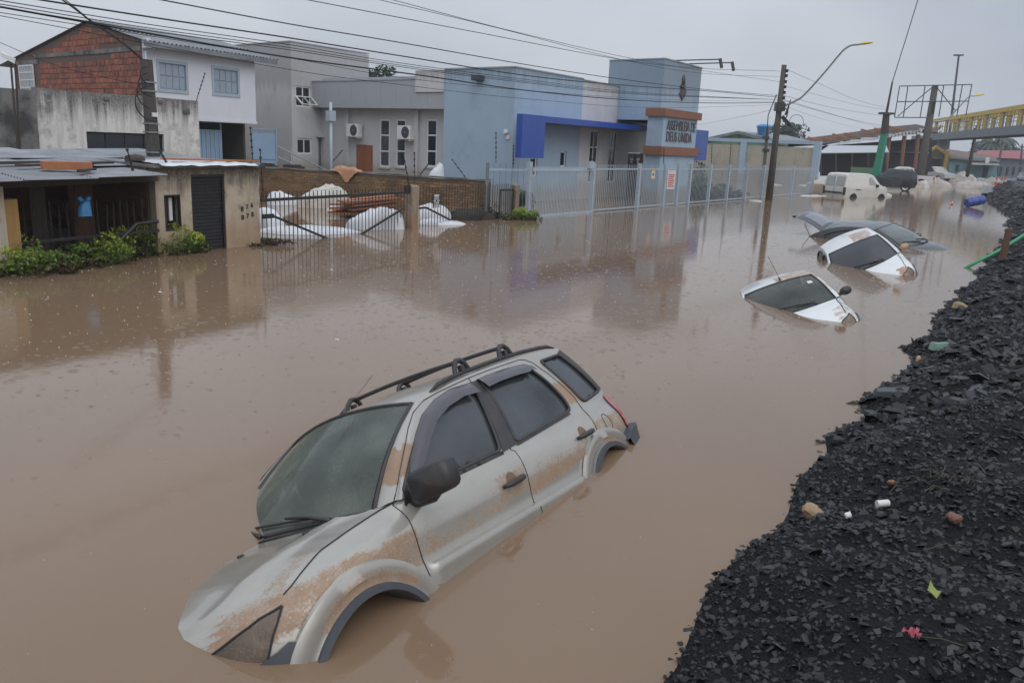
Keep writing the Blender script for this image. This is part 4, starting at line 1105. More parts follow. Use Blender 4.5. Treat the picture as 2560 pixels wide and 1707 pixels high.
for i, ch in enumerate('878'):
    u, w_ = A0(606.5 + i * 12.2, 544 - i * 3.8); text(ch, .135, f0(u, w_, -.008), facerot(FS), M['black'], gh, 'numeral')
# crumpled plastic on the gate-house roof
mb = MB(); rows = []
rng = random.Random(4)
for i in range(15):
    row = []
    for j in range(40):
        u = uL + .05 + (.0 - uL - .2) * j / 39; v = -.16 + 1.5 * i / 14
        row.append(FS.P(u + .03 * math.sin(i * 2.1), v - (.07 * folds(j * .13, 2., 9) if i == 0 else 0), wt + .058 + .05 * folds(j * .11, i * .13, 5) - (.03 if i == 0 else 0)))
    rows.append(row)
mb.grid(rows); mb.build('plastic_sheet', M['tarp'], label='crumpled white plastic sheet lying on the gate house roof', cat='plastic sheet', smooth=True)
mb = MB(); a = FS.P(*[(A0(430, 405)[0] + .1), .5, wt + .14]); b_ = FS.P(A0(640, 405)[0] + .5, .6, wt + .10); mb.bar(a, b_, .14, .035); mb.build('plank', M['wood_orange'], label='long orange wet plank on the gate house roof', cat='plank')

# the open shed
sh = thing('shed', FS.P(-3.8, 1, 0), 'open lean-to shed with rusty corrugated roof and bare brick inside', 'shed')
uS0, uS1 = -6.2, uL
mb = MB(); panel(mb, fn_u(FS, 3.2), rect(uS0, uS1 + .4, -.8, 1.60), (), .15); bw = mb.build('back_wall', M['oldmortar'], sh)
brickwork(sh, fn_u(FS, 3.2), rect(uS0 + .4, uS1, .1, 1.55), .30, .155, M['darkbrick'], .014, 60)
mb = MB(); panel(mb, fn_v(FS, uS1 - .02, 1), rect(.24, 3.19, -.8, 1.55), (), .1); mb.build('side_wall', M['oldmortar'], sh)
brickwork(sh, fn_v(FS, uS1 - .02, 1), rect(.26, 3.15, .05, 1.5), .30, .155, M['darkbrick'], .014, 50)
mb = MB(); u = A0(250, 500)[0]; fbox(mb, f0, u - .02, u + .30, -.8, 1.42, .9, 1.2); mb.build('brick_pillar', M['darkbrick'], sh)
mb = MB(); u = A0(120, 500)[0]; fbox(mb, f0, u - .02, u + .16, -.8, 1.38, .5, .7); mb.build('post', M['wood_dark'], sh)
mb = MB(); mb.bar(FS.P(uS0, -.02, 1.30), FS.P(uS1 + .03, -.02, 1.385), .09, .13); mb.build('beam', M['wood_dark'], sh)
mb = MB(); u = A0(42, 550)[0]; fbox(mb, f0, u - .30, u, -.8, A0(30, 497)[1], -.1, .25); mb.build('column', wall('ochre_column', (.36, .215, .075), (.08, .06, .04), .35, 2., low=(.28, .16, .07), lowz=.3), sh)
mb = MB(); u2 = A0(8, 550)[0]; fbox(mb, f0, u2 - .5, u2, -.8, A0(8, 465)[1], -.12, .2); mb.build('wall_stub', M['dirtywhite'], sh)
rng = random.Random(8)
def roofw(u, v): return interp(u, [(-6.2, 1.36), (-2.4, 1.45), (0, 1.48)]) + .034 * v
for (u0, u1, v0, v1, lift) in [(-6.0, -4.75, -.55, 1.3, .02), (-4.85, -3.7, -.6, 1.35, .035), (-3.8, -2.45, -.6, 1.2, .02), (-6.0, -4.9, 1.1, 2.9, .045), (-4.95, -4.0, 1.2, 3.0, .07), (-4.1, -3.0, 1.0, 3.1, .045), (-3.1, -1.9, .9, 2.8, .06), (-5.6, -4.3, 2.6, 4.6, .07), (-4.4, -3.1, 2.5, 4.7, .085), (-3.2, -1.7, 2.4, 4.7, .07), (-1.8, -.2, 1.6, 4.6, .085)]:
    j = lambda: rng.uniform(-.06, .06)
    mb = MB(); q = [(u0 + j(), v0 + j()), (u1 + j(), v0 + j()), (u1 + j(), v1 + j()), (u0 + j(), v1 + j())]
    P = [FS.P(a, b, roofw(a, b) + lift + rng.uniform(-.015, .02)) for a, b in q]
    corrugated(mb, P[0], P[1], P[2], P[3], int((v1 - v0) / .12), .022, 4); mb.build('roof_sheet', M['zinc'], sh, smooth=True)
# bars along the shed front
bar_m = MB(); bar_m.bar((0, 0, -.8), (0, 0, .98), .018); bar_me = bar_m.mesh('bar', M['black'])
u = A0(60, 550)[0]
ra = thing('shed_railing', FS.P(-3.8, -.03, 0), 'black vertical bar railing across the open shed front', 'railing')
while u < uS1 - .05:
    inst('bar', bar_me, ra, FS.P(u, -.03 + rng.uniform(-.02, .02), rng.uniform(-.06, .06)), (rng.uniform(-.03, .03), rng.uniform(-.03, .03), 0)); u += .135
mb = MB(); mb.bar(FS.P(uS0, -.05, .42), FS.P(uS1, -.05, .46), .03, .05); mb.build('rail', M['black'], ra)
mb = MB(); mb.tube([FS.P(uS1 - .02, -.06, .62), FS.P(uS1 - .45, -.06, .60), FS.P(uS1 - .95, -.06, .22), FS.P(uS1 - 1.2, -.06, -.1)], .035, 6); mb.build('brace', M['black'], ra)
# junk in the shed
for k, (px, py, v, sx_, sy_, sz_) in enumerate([(60, 570, .8, .9, .5, .5), (110, 560, 1.4, .7, .6, .65), (170, 565, 1.2, .7, .5, .45)]):
    u, w_ = FS.uw(px, py, v); mb = MB()
    for t in range(5):
        a = Vector(FS.P(u + rng.uniform(-sx_, sx_) * .5, v + rng.uniform(-.3, .3), rng.uniform(0, .2))); b = Vector(FS.P(u + rng.uniform(-sx_, sx_) * .6, v + rng.uniform(-.3, .3), rng.uniform(.3, .9)))
        mb.bar(a, b, .05, .09)
    fbox(mb, f0, u - sx_ / 2, u + sx_ / 2, -.2, .25 + .1 * k, v, v + sy_)
    mb.build('junk_pile', M['wood_dark'], label=['dark heap of broken furniture in the shed by the ochre column', 'dark heap of wet boards against the shed post', 'dark heap of broken furniture below the blue bag'][k], cat='debris')
u, w_ = A0(205, 508)
mb = MB(); sheetheap(mb, FS.P(u, -.09, w_ - .14), .9, .10, .06, .20, 5, 16, 10, .3, .6)
for sg in (-1, 1): mb.tube([FS.P(u + sg * .05, -.09, w_ + .04), FS.P(u + sg * .085, -.09, w_ + .10), FS.P(u + sg * .06, -.06, w_ + .09)], [.05, .04, .015], 5)
mb.build('plastic_bag', plain('blue_plastic', (.04, .22, .46), .35, var=.3, scale=14), label='blue plastic carrier bag hanging on the shed railing', cat='bag', smooth=True)
# things on the shed roof
def rp(x, y, v): u_, w_ = FS.uw(x, y, v); return u_
mb = MB(); u = rp(184, 428, .1); mb.box((-.36, -.11, 0), (.36, .11, .13)); 
o = mb.build('timber_block', M['wood_orange'], label='short thick orange timber block on the shed roof', cat='timber', loc=(0, 0, 0), bevel=.006); o.location = FS.P(u, .35, roofw(u, .35) + .075); o.rotation_euler = (0, 0, math.atan2(.80, .60) - .25)
mb = MB(); u = rp(340, 410, 1.0); mb.tube([FS.P(u - .18, 1.0, roofw(u, 1.) + .16), FS.P(u, 1.02, roofw(u, 1.) + .17), FS.P(u + .17, 1.05, roofw(u, 1.) + .16)], [.07, .085, .07], 8); mb.build('log', M['wood_dark'], label='short dark log on the shed roof', cat='log', smooth=60)
for k, (px, v, l_) in enumerate([(120, .75, 1.0), (225, .9, 1.1), (225, -.25, .35), (60, 1.3, 1.3)]):
    u = rp(px, 415, v); mb = MB(); mb.bar(FS.P(u - l_ / 2, v, roofw(u, v) + .11), FS.P(u + l_ / 2, v + .25, roofw(u, v) + .12), .10, .035)
    mb.build('board', M['wood_dark'], label='dark broken board lying on the corrugated shed roof', cat='board', group='boards on the shed roof')

# ------------------------------------------------------------------ leaning service post rising behind the shed
pu = FS.uw(380, 300, 2.3)[0]; top = FS.uw(372, 150, 2.3)[1]
po = thing('service_post', FS.P(pu, 2.3, 0), 'dark square service post with cable loops behind the corrugated shed roof', 'utility post')
mb = MB(); vs = []
for z, h in ((-.8, .13), (top, .095)):
    for a, b in ((-1, -1), (1, -1), (1, 1), (-1, 1)): vs.append(FS.P(pu + a * h - .02 * (z - 1), 2.3 + b * h, z))
mb.add(vs, [(0, 1, 5, 4), (1, 2, 6, 5), (2, 3, 7, 6), (3, 0, 4, 7), (4, 5, 6, 7)]); mb.build('shaft', M['post'], po, bevel=.01)
for z in (top - .45, top - .62, top - 1.25, top - 1.42, 1.72):
    mb = MB(); fbox(mb, lambda a, b, d: FS.P(pu + a - .02 * (z - 1), 2.3 + d, b), -.128, .128, z, z + .028, -.128, .128); mb.build('strap', M['metal'], po)
mb = MB(); fbox(mb, lambda a, b, d: FS.P(pu + a, 2.3 + d, b), -.07, .06, top - 1.1, top - 1.02, -.16, -.12); mb.build('bracket', M['whiteframe'], po)
for k in range(4):
    mb = MB(); r_ = .16 + .06 * k; pts = [FS.P(pu - .12 - r_ * .9 * math.sin(t) * 1.4, 2.1 - .05 * k, top - .15 - .12 * k - r_ + r_ * math.cos(t)) for t in np.linspace(.2, 2.9 + .3 * (k % 2), 14)]
    mb.tube(pts, .012, 5); mb.build('cable_loop', M['rubber'], po)
# ------------------------------------------------------------------ mouldy one-storey building behind the shed
V1 = 8.0; A1 = at(FS, V1); f1 = fn_u(FS, V1)
db = thing('mouldy_building', FS.P(1, V1, 0), 'low flat-topped building with mouldy stained white wall and a long dark window', 'building')
uR, wT = A1(495, 253); uM = A1(92, 300)[0]; uF = -6.5
win = (A1(217, 350)[0], A1(410, 350)[0], 1.25, A1(300, 332)[1])
mb = MB(); ol = [(uM, -.8), (uR, -.8), (uR, wT)] + [(uR + (uM - uR) * t, wT + rng.uniform(-.02, .02)) for t in (.2, .4, .6, .8)] + [(uM, wT + .02)]
panel(mb, f1, ol, [rect(*win)], .2); fbox(mb, f1, uR - .2, uR - .002, -.8, wT - .01, .202, 6); mb.build('wall', M['dirtywhite'], db)
mb = MB(); panel(mb, fn_u(FS, V1 - .05), rect(uF, uM - .003, -.8, wT - .06), (), .25); mb.build('dark_wall', M['darkconc'], db)
mb = MB(); fbox(mb, f1, uF, uR - .21, wT - .35, wT - .25, .21, 6); mb.build('roof', M['darkconc'], db)
window(db, f1, win[0] + .01, win[1] - .01, win[2], win[3] - .01, M['black'], M['glassdark'], cols=4, fr=.04, depth=.10)
mb = MB(); u, w_ = A1(400, 255); fbox(mb, f1, u - .06, u + .06, w_ - .05, w_ + .03, -.06, .01); mb.build('wall_box', M['plaster'], db)
mb = MB(); u, w_ = A1(266, 247); fbox(mb, f1, u - .08, u + .08, w_ - .04, w_ + .04, -.05, .01); mb.build('wall_box', M['darkconc'], db)
mb = MB(); u, w_ = A1(465, 270); fbox(mb, f1, u - .12, u + .12, w_ - .18, w_ + .02, -.03, .01); mb.build('patch', M['darkconc'], db)
mb = MB(); u, w_ = A1(489, 250); mb.tube([f1(u, w_ - .05, -.02), f1(u + .18, w_ + .75, -.3)], .012, 5)
for t in np.linspace(.3, 1, 6): q = Vector(f1(u, w_ - .05, -.02)).lerp(Vector(f1(u + .18, w_ + .75, -.3)), t); mb.box(q - Vector((.02, .02, .015)), q + Vector((.02, .02, .015)))
mb.build('wire_stay', M['black'], db)
# flood lamp on a double mast at the far left
A1b = at(FS, V1 - 1.0)
fm = thing('flood_lamp', FS.P(A1b(28, 300)[0], V1 - 1, 0), 'pale floodlight on a thin double mast by the mouldy wall', 'flood lamp')
for px0, px1 in ((27, 40), (38, 42)):
    mb = MB(); a = A1b(px0, 160); b = A1b(px1, 345); mb.tube([FS.P(b[0], V1 - 1, .3), FS.P(a[0], V1 - 1, a[1])], .022, 6); mb.build('mast', M['wood_dark'], fm)
mb = MB(); u, w_ = A1b(20, 152); vs = [FS.P(u - .18, V1 - 1.1, w_ + .06), FS.P(u + .10, V1 - 1.1, w_ - .06), FS.P(u + .14, V1 - .9, w_ + .0), FS.P(u - .12, V1 - .9, w_ + .12), FS.P(u - .16, V1 - 1.1, w_ + .14), FS.P(u + .14, V1 - 1.1, w_ + .06), FS.P(u + .16, V1 - .9, w_ + .09), FS.P(u - .10, V1 - .9, w_ + .2)]
mb.add(vs, [(0, 1, 2, 3), (4, 7, 6, 5), (0, 4, 5, 1), (1, 5, 6, 2), (2, 6, 7, 3), (3, 7, 4, 0)]); mb.build('lamp_head', M['whiteframe'], fm)
# red tile scraps on a low wall at the left
lw = thing('low_wall', FS.P(-4, 5.2, 0), 'low red and black brick wall with dark sheet edge by the mouldy building', 'wall')
A2 = at(FS, 5.2); f2 = fn_u(FS, 5.2)
u1 = A2(118, 380)[0]; wA = A2(60, 376)[1]
mb = MB(); panel(mb, f2, rect(-7.5, u1, -.5, wA - .02), (), .15); mb.build('core', M['oldmortar'], lw)
u = -7.4; k = 0
while u < u1 - .3:
    mb = MB(); fbox(mb, f2, u, u + .33, wA - .22, wA + .0, -.03, .16); mb.build('block', M['brick'] if k % 3 else M['darkconc'], lw); u += .35; k += 1

# ------------------------------------------------------------------ white two-storey house with the bare brick gable
V2 = 13.0; A2 = at(FS, V2); f2 = fn_u(FS, V2)
wh = thing('white_house', FS.P(7, V2, 0), 'white two-storey house with bare brick gable and grey corrugated roof', 'house')
h0 = FS.uw(360, 200, V2)[0]; h1 = FS.uw(638, 220, V2)[0]; wE = 5.0; wB = FS.uw(620, 303, V2)[1]
W1 = [A2(394, 190)[0], A2(468, 190)[0], A2(430, 229)[1], A2(430, 155)[1]]; W2 = [A2(531, 200)[0], A2(597, 200)[0], A2(560, 238)[1], A2(560, 170)[1]]
mb = MB(); panel(mb, f2, rect(h0, h1, wB, wE + .12), [rect(*W1), rect(*W2)], .2); fbox(mb, f2, h1 - .2, h1 - .002, wB, wE + .1, .202, 8); mb.build('wall', M['housewhite'], wh)
mb = MB(); fbox(mb, f2, h0, h1 + .04, wB - .10, wB - .002, -.03, 1.2); mb.build('floor_band', M['housewhite'], wh)
for W_ in (W1, W2):
    a0, a1, b0, b1 = W_; o = grp('window', wh)
    mb = MB(); fr = .07
    fbox(mb, f2, a0 - .03, a1 + .03, b0 - .05, b0 + fr, -.03, .08); fbox(mb, f2, a0 - .03, a1 + .03, b1 - fr, b1 + .03, -.03, .08); fbox(mb, f2, a0 - .03, a0 + fr, b0 + fr, b1 - fr, -.03, .08); fbox(mb, f2, a1 - fr, a1 + .03, b0 + fr, b1 - fr, -.03, .08)
    mb.build('frame', M['shutter'], o)
    mb = MB(); fbox(mb, f2, a0 + .002, a1 - .002, b0 + .002, b1 - .002, .062, .075); mb.build('backing', M['shutter'], o)
    for i in range(4):
        c0 = a0 + fr + (a1 - a0 - 2 * fr) * i / 4; c1 = a0 + fr + (a1 - a0 - 2 * fr) * (i + 1) / 4
        for (r0, r1) in ((b0 + fr, (b0 + b1) / 2), ((b0 + b1) / 2, b1 - fr)):
            mb = MB(); fbox(mb, f2, c0 + .02, c1 - .02, r0 + .02, r1 - .02, .03, .05)
            for j in range(7):
                z = r0 + .05 + (r1 - r0 - .1) * j / 6; fbox(mb, f2, c0 + .035, c1 - .035, z - .008, z + .008, .018, .031)
            mb.build('shutter', M['shutter'], o)
# gable of hollow bricks
gu = h0 - .03; fg = fn_v(FS, gu, 1)
gv = lambda x, y: FS.vw(x, y, gu)
vb = gv(38, 200)[0]; pk = gv(215, 55); lw_ = gv(38, 145)[1]; le = gv(85, 130)[0]
gab = [(V2 + .02, 1.2), (V2 + .02, 5.08), (pk[0], pk[1] - .05), (gv(85, 128)[0], gv(85, 128)[1]), (vb, lw_ - .02), (vb, 1.2)]
mb = MB(); panel(mb, fg, gab, (), .16); g_o = mb.build('gable_wall', M['mortar'], wh)
bandz = lambda v: 4.86 - .0 * v
gw = (gv(52, 190)[0], gv(88, 190)[0], 3.3, gv(70, 163)[1])
low_b = [(V2 + .05, 2.6), (V2 + .05, 4.72), (vb - .05, 4.55), (vb - .05, 2.6)]
brickwork(wh, fg, [(V2 + .05, 2.7), (V2 + .05, 4.72), (gw[1] - .35, 4.58), (gw[1] - .35, 2.7)], .34, .20, M['brick'], .02, 190, key=lambda c: -c[2] + c[0] * .1)
brickwork(wh, fg, [(gw[0] + .35, 3.25), (gw[0] + .35, 4.5), (vb - .02, 4.5), (vb - .02, 3.25)], .34, .20, M['brick'], .02, 20)
brickwork(wh, fg, [(V2 + .08, 4.88), (V2 + .08, 5.02), (pk[0], pk[1] - .1), (gv(88, 130)[0], 4.85)], .34, .20, M['brick'], .02, 100)
mb = MB(); fbox(mb, fg, V2 + .03, gv(85, 130)[0], 4.72, 4.87, -.03, .01); mb.build('lintel', M['darkconc'], wh)
mb = MB(); fbox(mb, fg, gw[1] - .5, gw[0] + .5, gw[3] + .02, gw[3] + .18, -.03, .01); mb.build('lintel', M['darkconc'], wh)
window(wh, lambda a, b, d: fg(a, b, d - .16), min(gw[0], gw[1]), max(gw[0], gw[1]), 3.0, gw[3], M['whiteframe'], plain('frosted_pane', (.30, .34, .36), .3, var=.1), cols=1, rows=5, fr=.06, depth=.08)
# roof: corrugated sheets in two rows on each slope
rid = (pk[0] - .2, pk[1] + .02); ev = (V2 - .45, wE + .02)
n = 7; ur0, ur1 = gu - .12, h1 + .95
for i in range(n):
    ua, ub = ur0 + (ur1 - ur0) * i / n, ur0 + (ur1 - ur0) * (i + 1) / n + .02
    for (p, q, dz) in (((ev[0], ev[1]), ((ev[0] + rid[0]) / 2 + .1, (ev[1] + rid[1]) / 2 + .02), .0), (((ev[0] + rid[0]) / 2 - .1, (ev[1] + rid[1]) / 2 - .02), rid, .035)):
        mb = MB(); P = [FS.P(ua, p[0], p[1] + dz), FS.P(ua, q[0], q[1] + dz), FS.P(ub, q[0], q[1] + dz), FS.P(ub, p[0], p[1] + dz)]
        corrugated(mb, P[0], P[1], P[2], P[3], 5, .03, 2); mb.build('roof_sheet', M['roofsheet'], wh, smooth=True)
mb = MB(); mb.add([FS.P(ur0, rid[0] - .02, rid[1]), FS.P(ur1, rid[0] - .02, rid[1]), FS.P(ur1, 26, 4.5), FS.P(ur0, 26, 4.5)], [(0, 1, 2, 3)]); mb.build('rear_slope', M['roofsheet'], wh)
mb = MB(); mb.bar(FS.P(ur0, ev[0] + .02, ev[1] - .10), FS.P(ur1 - .1, ev[0] + .02, ev[1] - .10), .05, .16); mb.build('fascia', M['roofsheet'], wh)
mb = MB(); mb.tube([f2(h0 + .35, wE - .12, -.3), f2(h0 + .35, wE - .2, -.1), f2(h0 + .10, wE - .3, -.06), f2(h0 + .10, wB, -.06)], .045, 8); mb.build('downpipe', M['housewhite'], wh, smooth=True)
mb = MB(); fbox(mb, f2, h0 - .05, h0 + .12, wE - .2, wE + .12, -.42, -.1); mb.build('eave_box', M['housewhite'], wh)
# ground floor: gate, dark garage, column
f3 = fn_u(FS, V2 + .5); A3 = at(FS, V2 + .5)
ga0, ga1, ga2 = A3(497, 340)[0], A3(551, 340)[0], A3(627, 340)[0]
mb = MB(); panel(mb, fn_u(FS, V2 + 5), rect(h0, h1, -.8, wB), (), .1); mb.build('garage_back', plain('olive_wall', (.11, .105, .085), .9, var=.2, scale=2), wh)
mb = MB(); panel(mb, fn_v(FS, h1 - .25, 1), rect(V2 + .6, V2 + 5, -.8, wB - .1), (), .1); mb.build('garage_side', MATS['olive_wall'], wh)
mb = MB(); panel(mb, f3, rect(h0, ga0, -.8, wB - .1), (), .15); mb.build('lower_wall', M['housewhite'], wh)
gt = thing('sliding_gate', FS.P(ga0, V2 + .5, 0), 'light blue ribbed sliding gate under the white house', 'gate')
k = 0; n = 10
for i in range(n):
    mb = MB(); a = ga0 + (ga1 - ga0) * i / n; fbox(mb, f3, a + .008, a + (ga1 - ga0) / n - .008, -.6, wB - .42, -.02 - .012 * (i % 2), .02); mb.build('board', M['bluegate'], gt)
for i in range(n):
    mb = MB(); a = ga0 + (ga1 - ga0) * (i + .5) / n; fbox(mb, f3, a - .012, a + .012, wB - .40, wB - .14, -.01, .01); mb.build('bar', M['black'], gt)
mb = MB(); fbox(mb, f3, ga0, ga1, wB - .43, wB - .395, -.03, .03); fbox(mb, f3, ga0, ga1, wB - .14, wB - .105, -.03, .03); fbox(mb, f3, ga1 - .02, ga1 + .04, -.6, wB - .145, -.04, .04); mb.build('frame', M['bluegate'], gt)
# blue steel gate leaf right of the house
fgt = fn_u(FS, V2 - .3); Ag = at(FS, V2 - .3)
g0, g1 = Ag(631, 360)[0], Ag(691, 360)[0]; gtop = Ag(660, 322)[1]
g2 = thing('steel_gate', FS.P((g0 + g1) / 2, V2 - .3, 0), 'blue sheet steel gate leaf right of the white house', 'gate')
mb = MB(); fbox(mb, fgt, g0, g1 - .06, 1.2, gtop - .18, 0, .03); mb.build('upper_panel', M['bluegate'], g2)
mb = MB(); fbox(mb, fgt, g0, g1 - .06, -.6, 1.17, 0, .03); mb.build('lower_panel', M['bluegate'], g2)
mb = MB(); fbox(mb, fgt, g1 - .055, g1, -.6, gtop, -.03, .04); fbox(mb, fgt, g0, g1 - .06, gtop - .04, gtop, -.02, .03); fbox(mb, fgt, g0, g1 - .06, 1.172, 1.198, -.02, .03); mb.build('frame', M['bluegate'], g2)
for i in range(9):
    a = g0 + (g1 - g0) * (i + .5) / 9; mb = MB(); fbox(mb, fgt, a - .01, a + .01, gtop - .18, gtop - .04, .0, .02); mb.build('bar', M['bluegate'], g2)
# stair rail
sr = thing('stair_rail', FC.P(-2, 14, 0), 'pale blue sloping stair handrail beside the grey block', 'handrail')
for (x0, y0, x1, y1) in ((693, 366, 825, 430), (693, 392, 765, 425)):
    a = FC.P(*[(q := FC.uw(x0, y0, 14))[0], 14, q[1]]); b = FC.P(*[(q := FC.uw(x1, y1, 14))[0], 14, q[1]]); mb = MB(); mb.tube([a, b], .03, 6); mb.build('rail', M['shutter'], sr)
mb = MB(); q = FC.uw(728, 390, 14); mb.tube([FC.P(q[0], 14, -.3), FC.P(q[0], 14, q[1] + .3)], .04, 6); mb.build('post', M['shutter'], sr)
# ------------------------------------------------------------------ church with blue tower
M['cblue'] = wall('church_blue_paint', (.33, .435, .54), (.17, .21, .26), .26, .8, bump=.08, drip=(4.95, .5, (.20, .25, .30)), low=(.30, .24, .17), lowz=.55)
M['cgrey'] = wall('church_grey_paint', (.55, .55, .56), (.30, .29, .28), .24, .8, bump=.08, drip=(4.9, .4, (.33, .32, .31)), low=(.33, .25, .16), lowz=.75)
M['cfascia'] = wall('grey_cladding', (.35, .365, .39), (.2, .21, .22), .12, .5, bump=.05)
M['cgreyside'] = wall('grey_side_paint', (.50, .505, .52), (.28, .275, .27), .26, .8, bump=.08, drip=(4.6, .6, (.30, .30, .30)), low=(.30, .25, .18), lowz=.9)
M['royal'] = plain('royal_blue_panel', (.018, .065, .33), .35, var=.12, scale=3, coat=.3)
M['terra'] = plain('terracotta_cladding', (.24, .095, .055), .6, var=.3, scale=2.5, dirt=(.18, .13, .06), dirtamt=.3)
M['fenceblue'] = plain('pale_blue_fence_paint', (.37, .44, .51), .45, var=.1, scale=4, dirt=(.2, .17, .13), dirtamt=.18)
M['doorbrown'] = plain('dark_brown_door', (.055, .022, .018), .5, var=.25, scale=5)
M['doorwood'] = plain('varnished_door', (.27, .085, .03), .45, var=.2, scale=5, coat=.2)
V4 = 4.0; AC = at(FC, V4); fc = fn_u(FC, V4)
uC = FC.uw(1290, 168, V4)[0]; zC = 4.98
ch = thing('church', FC.P(9, V4, 0), 'pale blue and grey church building with square tower and royal blue porch frame', 'church')
uBe = AC(1456, 250)[0]; uT0 = AC(1552, 152)[0]; uEnd = 17.5
winL = [(AC(1473, 400)[0], AC(1495, 400)[0]), (AC(1521, 400)[0], AC(1541, 400)[0])]
wb0, wb1 = AC(1480, 458)[1], AC(1480, 325)[1]
sm = [(AC(1326, 405)[0], AC(1344, 405)[0], .98, 1.75), (AC(1401, 395)[0], AC(1416, 395)[0], AC(1408, 418)[1], AC(1408, 378)[1])]
dC = (AC(1570, 400)[0], AC(1608, 400)[0], AC(1590, 383)[1])
mb = MB(); panel(mb, fc, rect(uC, uBe, -.8, zC), [rect(q[0], q[1], q[2], q[3]) for q in sm], .2); mb.build('blue_front', M['cblue'], ch)
mb = MB(); panel(mb, fc, [(uBe + .003, -.8), (dC[0], -.8), (dC[0], dC[2]), (dC[1], dC[2]), (dC[1], -.8), (uEnd, -.8), (uEnd, 4.94), (uBe + .003, 4.94)], [rect(a, b, wb0, wb1) for a, b in winL], .2); mb.build('grey_front', M['cgrey'], ch)
vB = FC.vw(1112, 177, uC)[0]
mb = MB(); panel(mb, fn_v(FC, uC, 1), rect(V4 + .203, vB, -.8, zC), (), .2); mb.build('blue_side', M['cblue'], ch)
mb = MB(); fbox(mb, fc, uC + .21, uEnd, zC - .3, zC - .2, .21, 12); mb.build('roof', M['cfascia'], ch)
mb = MB(); fbox(mb, fc, uC - .03, uBe, zC + .002, zC + .05, -.03, .24); fbox(mb, fn_v(FC, uC, 1), V4 + .245, vB, zC + .002, zC + .05, -.03, .24); mb.build('coping', M['cfascia'], ch)
mb = MB(); fbox(mb, fc, uBe + .003, uT0, 4.942, 4.985, -.03, .24); mb.build('coping', M['cfascia'], ch)
for a, b in winL: window(ch, fc, a, b, wb0, wb1, M['whiteframe'], M['glassdark'], cols=2, fr=.07, depth=.07, rowcuts=[wb0, wb0 + (wb1 - wb0) * .34, wb0 + (wb1 - wb0) * .68, wb1])
for a, b, c, d in sm: window(ch, fc, a, b, c, d, M['whiteframe'], M['glassdark'], cols=1, fr=.07, depth=.07)
dd_ = grp('door', ch)
for k in range(2):
    a0 = dC[0] + (dC[1] - dC[0]) * k / 2 + .02; a1 = dC[0] + (dC[1] - dC[0]) * (k + 1) / 2 - .02
    mb = MB(); fbox(mb, fc, a0, a1, -.8, dC[2] - .02, .08, .13)
    for z0, z1 in ((.15, .7), (.8, 1.25), (1.55, 1.9)): fbox(mb, fc, a0 + .12, a1 - .12, z0, z1, .06, .081)
    mb.build('leaf', M['doorbrown'], dd_)
    mb = MB(); u, w_ = AC(1581 + 16 * k, 399); fbox(mb, fc, u - .16, u + .16, w_ - .03, w_ + .05, .04, .058); fbox(mb, fc, u - .08, u + .08, w_ - .16, w_ - .06, .04, .058); mb.build('notice', M['whiteframe'], dd_)
# porch frame in royal blue: upright slab, long beam, far slab
Vp = 2.7; Ap = at(FC, Vp); fp = fn_u(FC, Vp)
pf = grp('porch_frame', ch)
a0, a1 = Ap(1305, 340)[0], Ap(1362, 340)[0]; b0, b1 = Ap(1340, 396)[1], Ap(1330, 287)[1]
mb = MB(); fbox(mb, fp, a0, a1, b0, b1, 0, .28); mb.build('slab', M['royal'], pf)
uE = Ap(1640, 320)[0] + .6
mb = MB(); fbox(mb, fp, a1 + .003, uE, b1 - .23, b1 - .005, .02, V4 - Vp - .003); mb.build('beam', M['royal'], pf)
mb = MB(); u0_, w0_ = Ap(1752, 330); u1_ = Ap(1772, 330)[0]; fbox(mb, fp, u0_ - .6, u1_, Ap(1760, 402)[1], Ap(1765, 327)[1], .0, .28); mb.build('slab', M['royal'], pf)
# tower
vT = FC.vw(1663, 147, uT0)[0]; ft = fn_u(FC, vT); At = at(FC, vT)
uT1 = At(1755, 171)[0]; zT0, zT1 = 3.5, 6.06
mb = MB(); fbox(mb, ft, uT0, uT1, zT0, zT1, 0, V4 - vT + .6); mb.build('tower', M['cblue'], ch)
mb = MB(); fbox(mb, ft, uT0 - .03, uT1 + .03, zT1 + .002, zT1 + .045, -.03, V4 - vT + .63); mb.build('coping', M['cfascia'], ch)
mb = MB(); fbox(mb, ft, uT0 + .05, uT1 - .05, zT0 - .03, zT0 - .003, .05, 2.3); mb.build('soffit', M['dark'], ch)
M['emblem'] = plain('bronze_relief', (.10, .085, .08), .5, metal=.4, var=.2, scale=8)
def tpt(x, y, off=-.03): u, w_ = At(x, y); return ft(u, w_, off)
mb = MB()   # flame-and-lamp emblem in relief
s_ = 240 / 1298; ex = lambda a, b: (1540 + a * s_, 130 + b * s_)
for pts, rr in (([(915, 312), (905, 345), (898, 385), (905, 420), (918, 440)], [.02, .05, .07, .07, .05]), ([(918, 320), (922, 380), (915, 420), (900, 450)], [.02, .035, .05, .06]), ([(880, 440), (895, 470), (900, 500)], [.03, .05, .07]), ([(862, 465), (885, 480), (905, 470), (935, 462)], [.03, .06, .07, .03])):
    mb.tube([tpt(*ex(a, b)) for a, b in pts], [q * 1.1 for q in rr], 6)
pl = [ex(a, b) for a, b in [(880, 495), (925, 490), (938, 530), (925, 590), (895, 640), (885, 662), (870, 610), (852, 570), (868, 530)]]
mb.prism([At(*q) for q in pl], lambda a, b: ft(a, b, -.06), lambda a, b: ft(a, b, -.002)); mb.build('emblem', M['emblem'], ch, smooth=60)
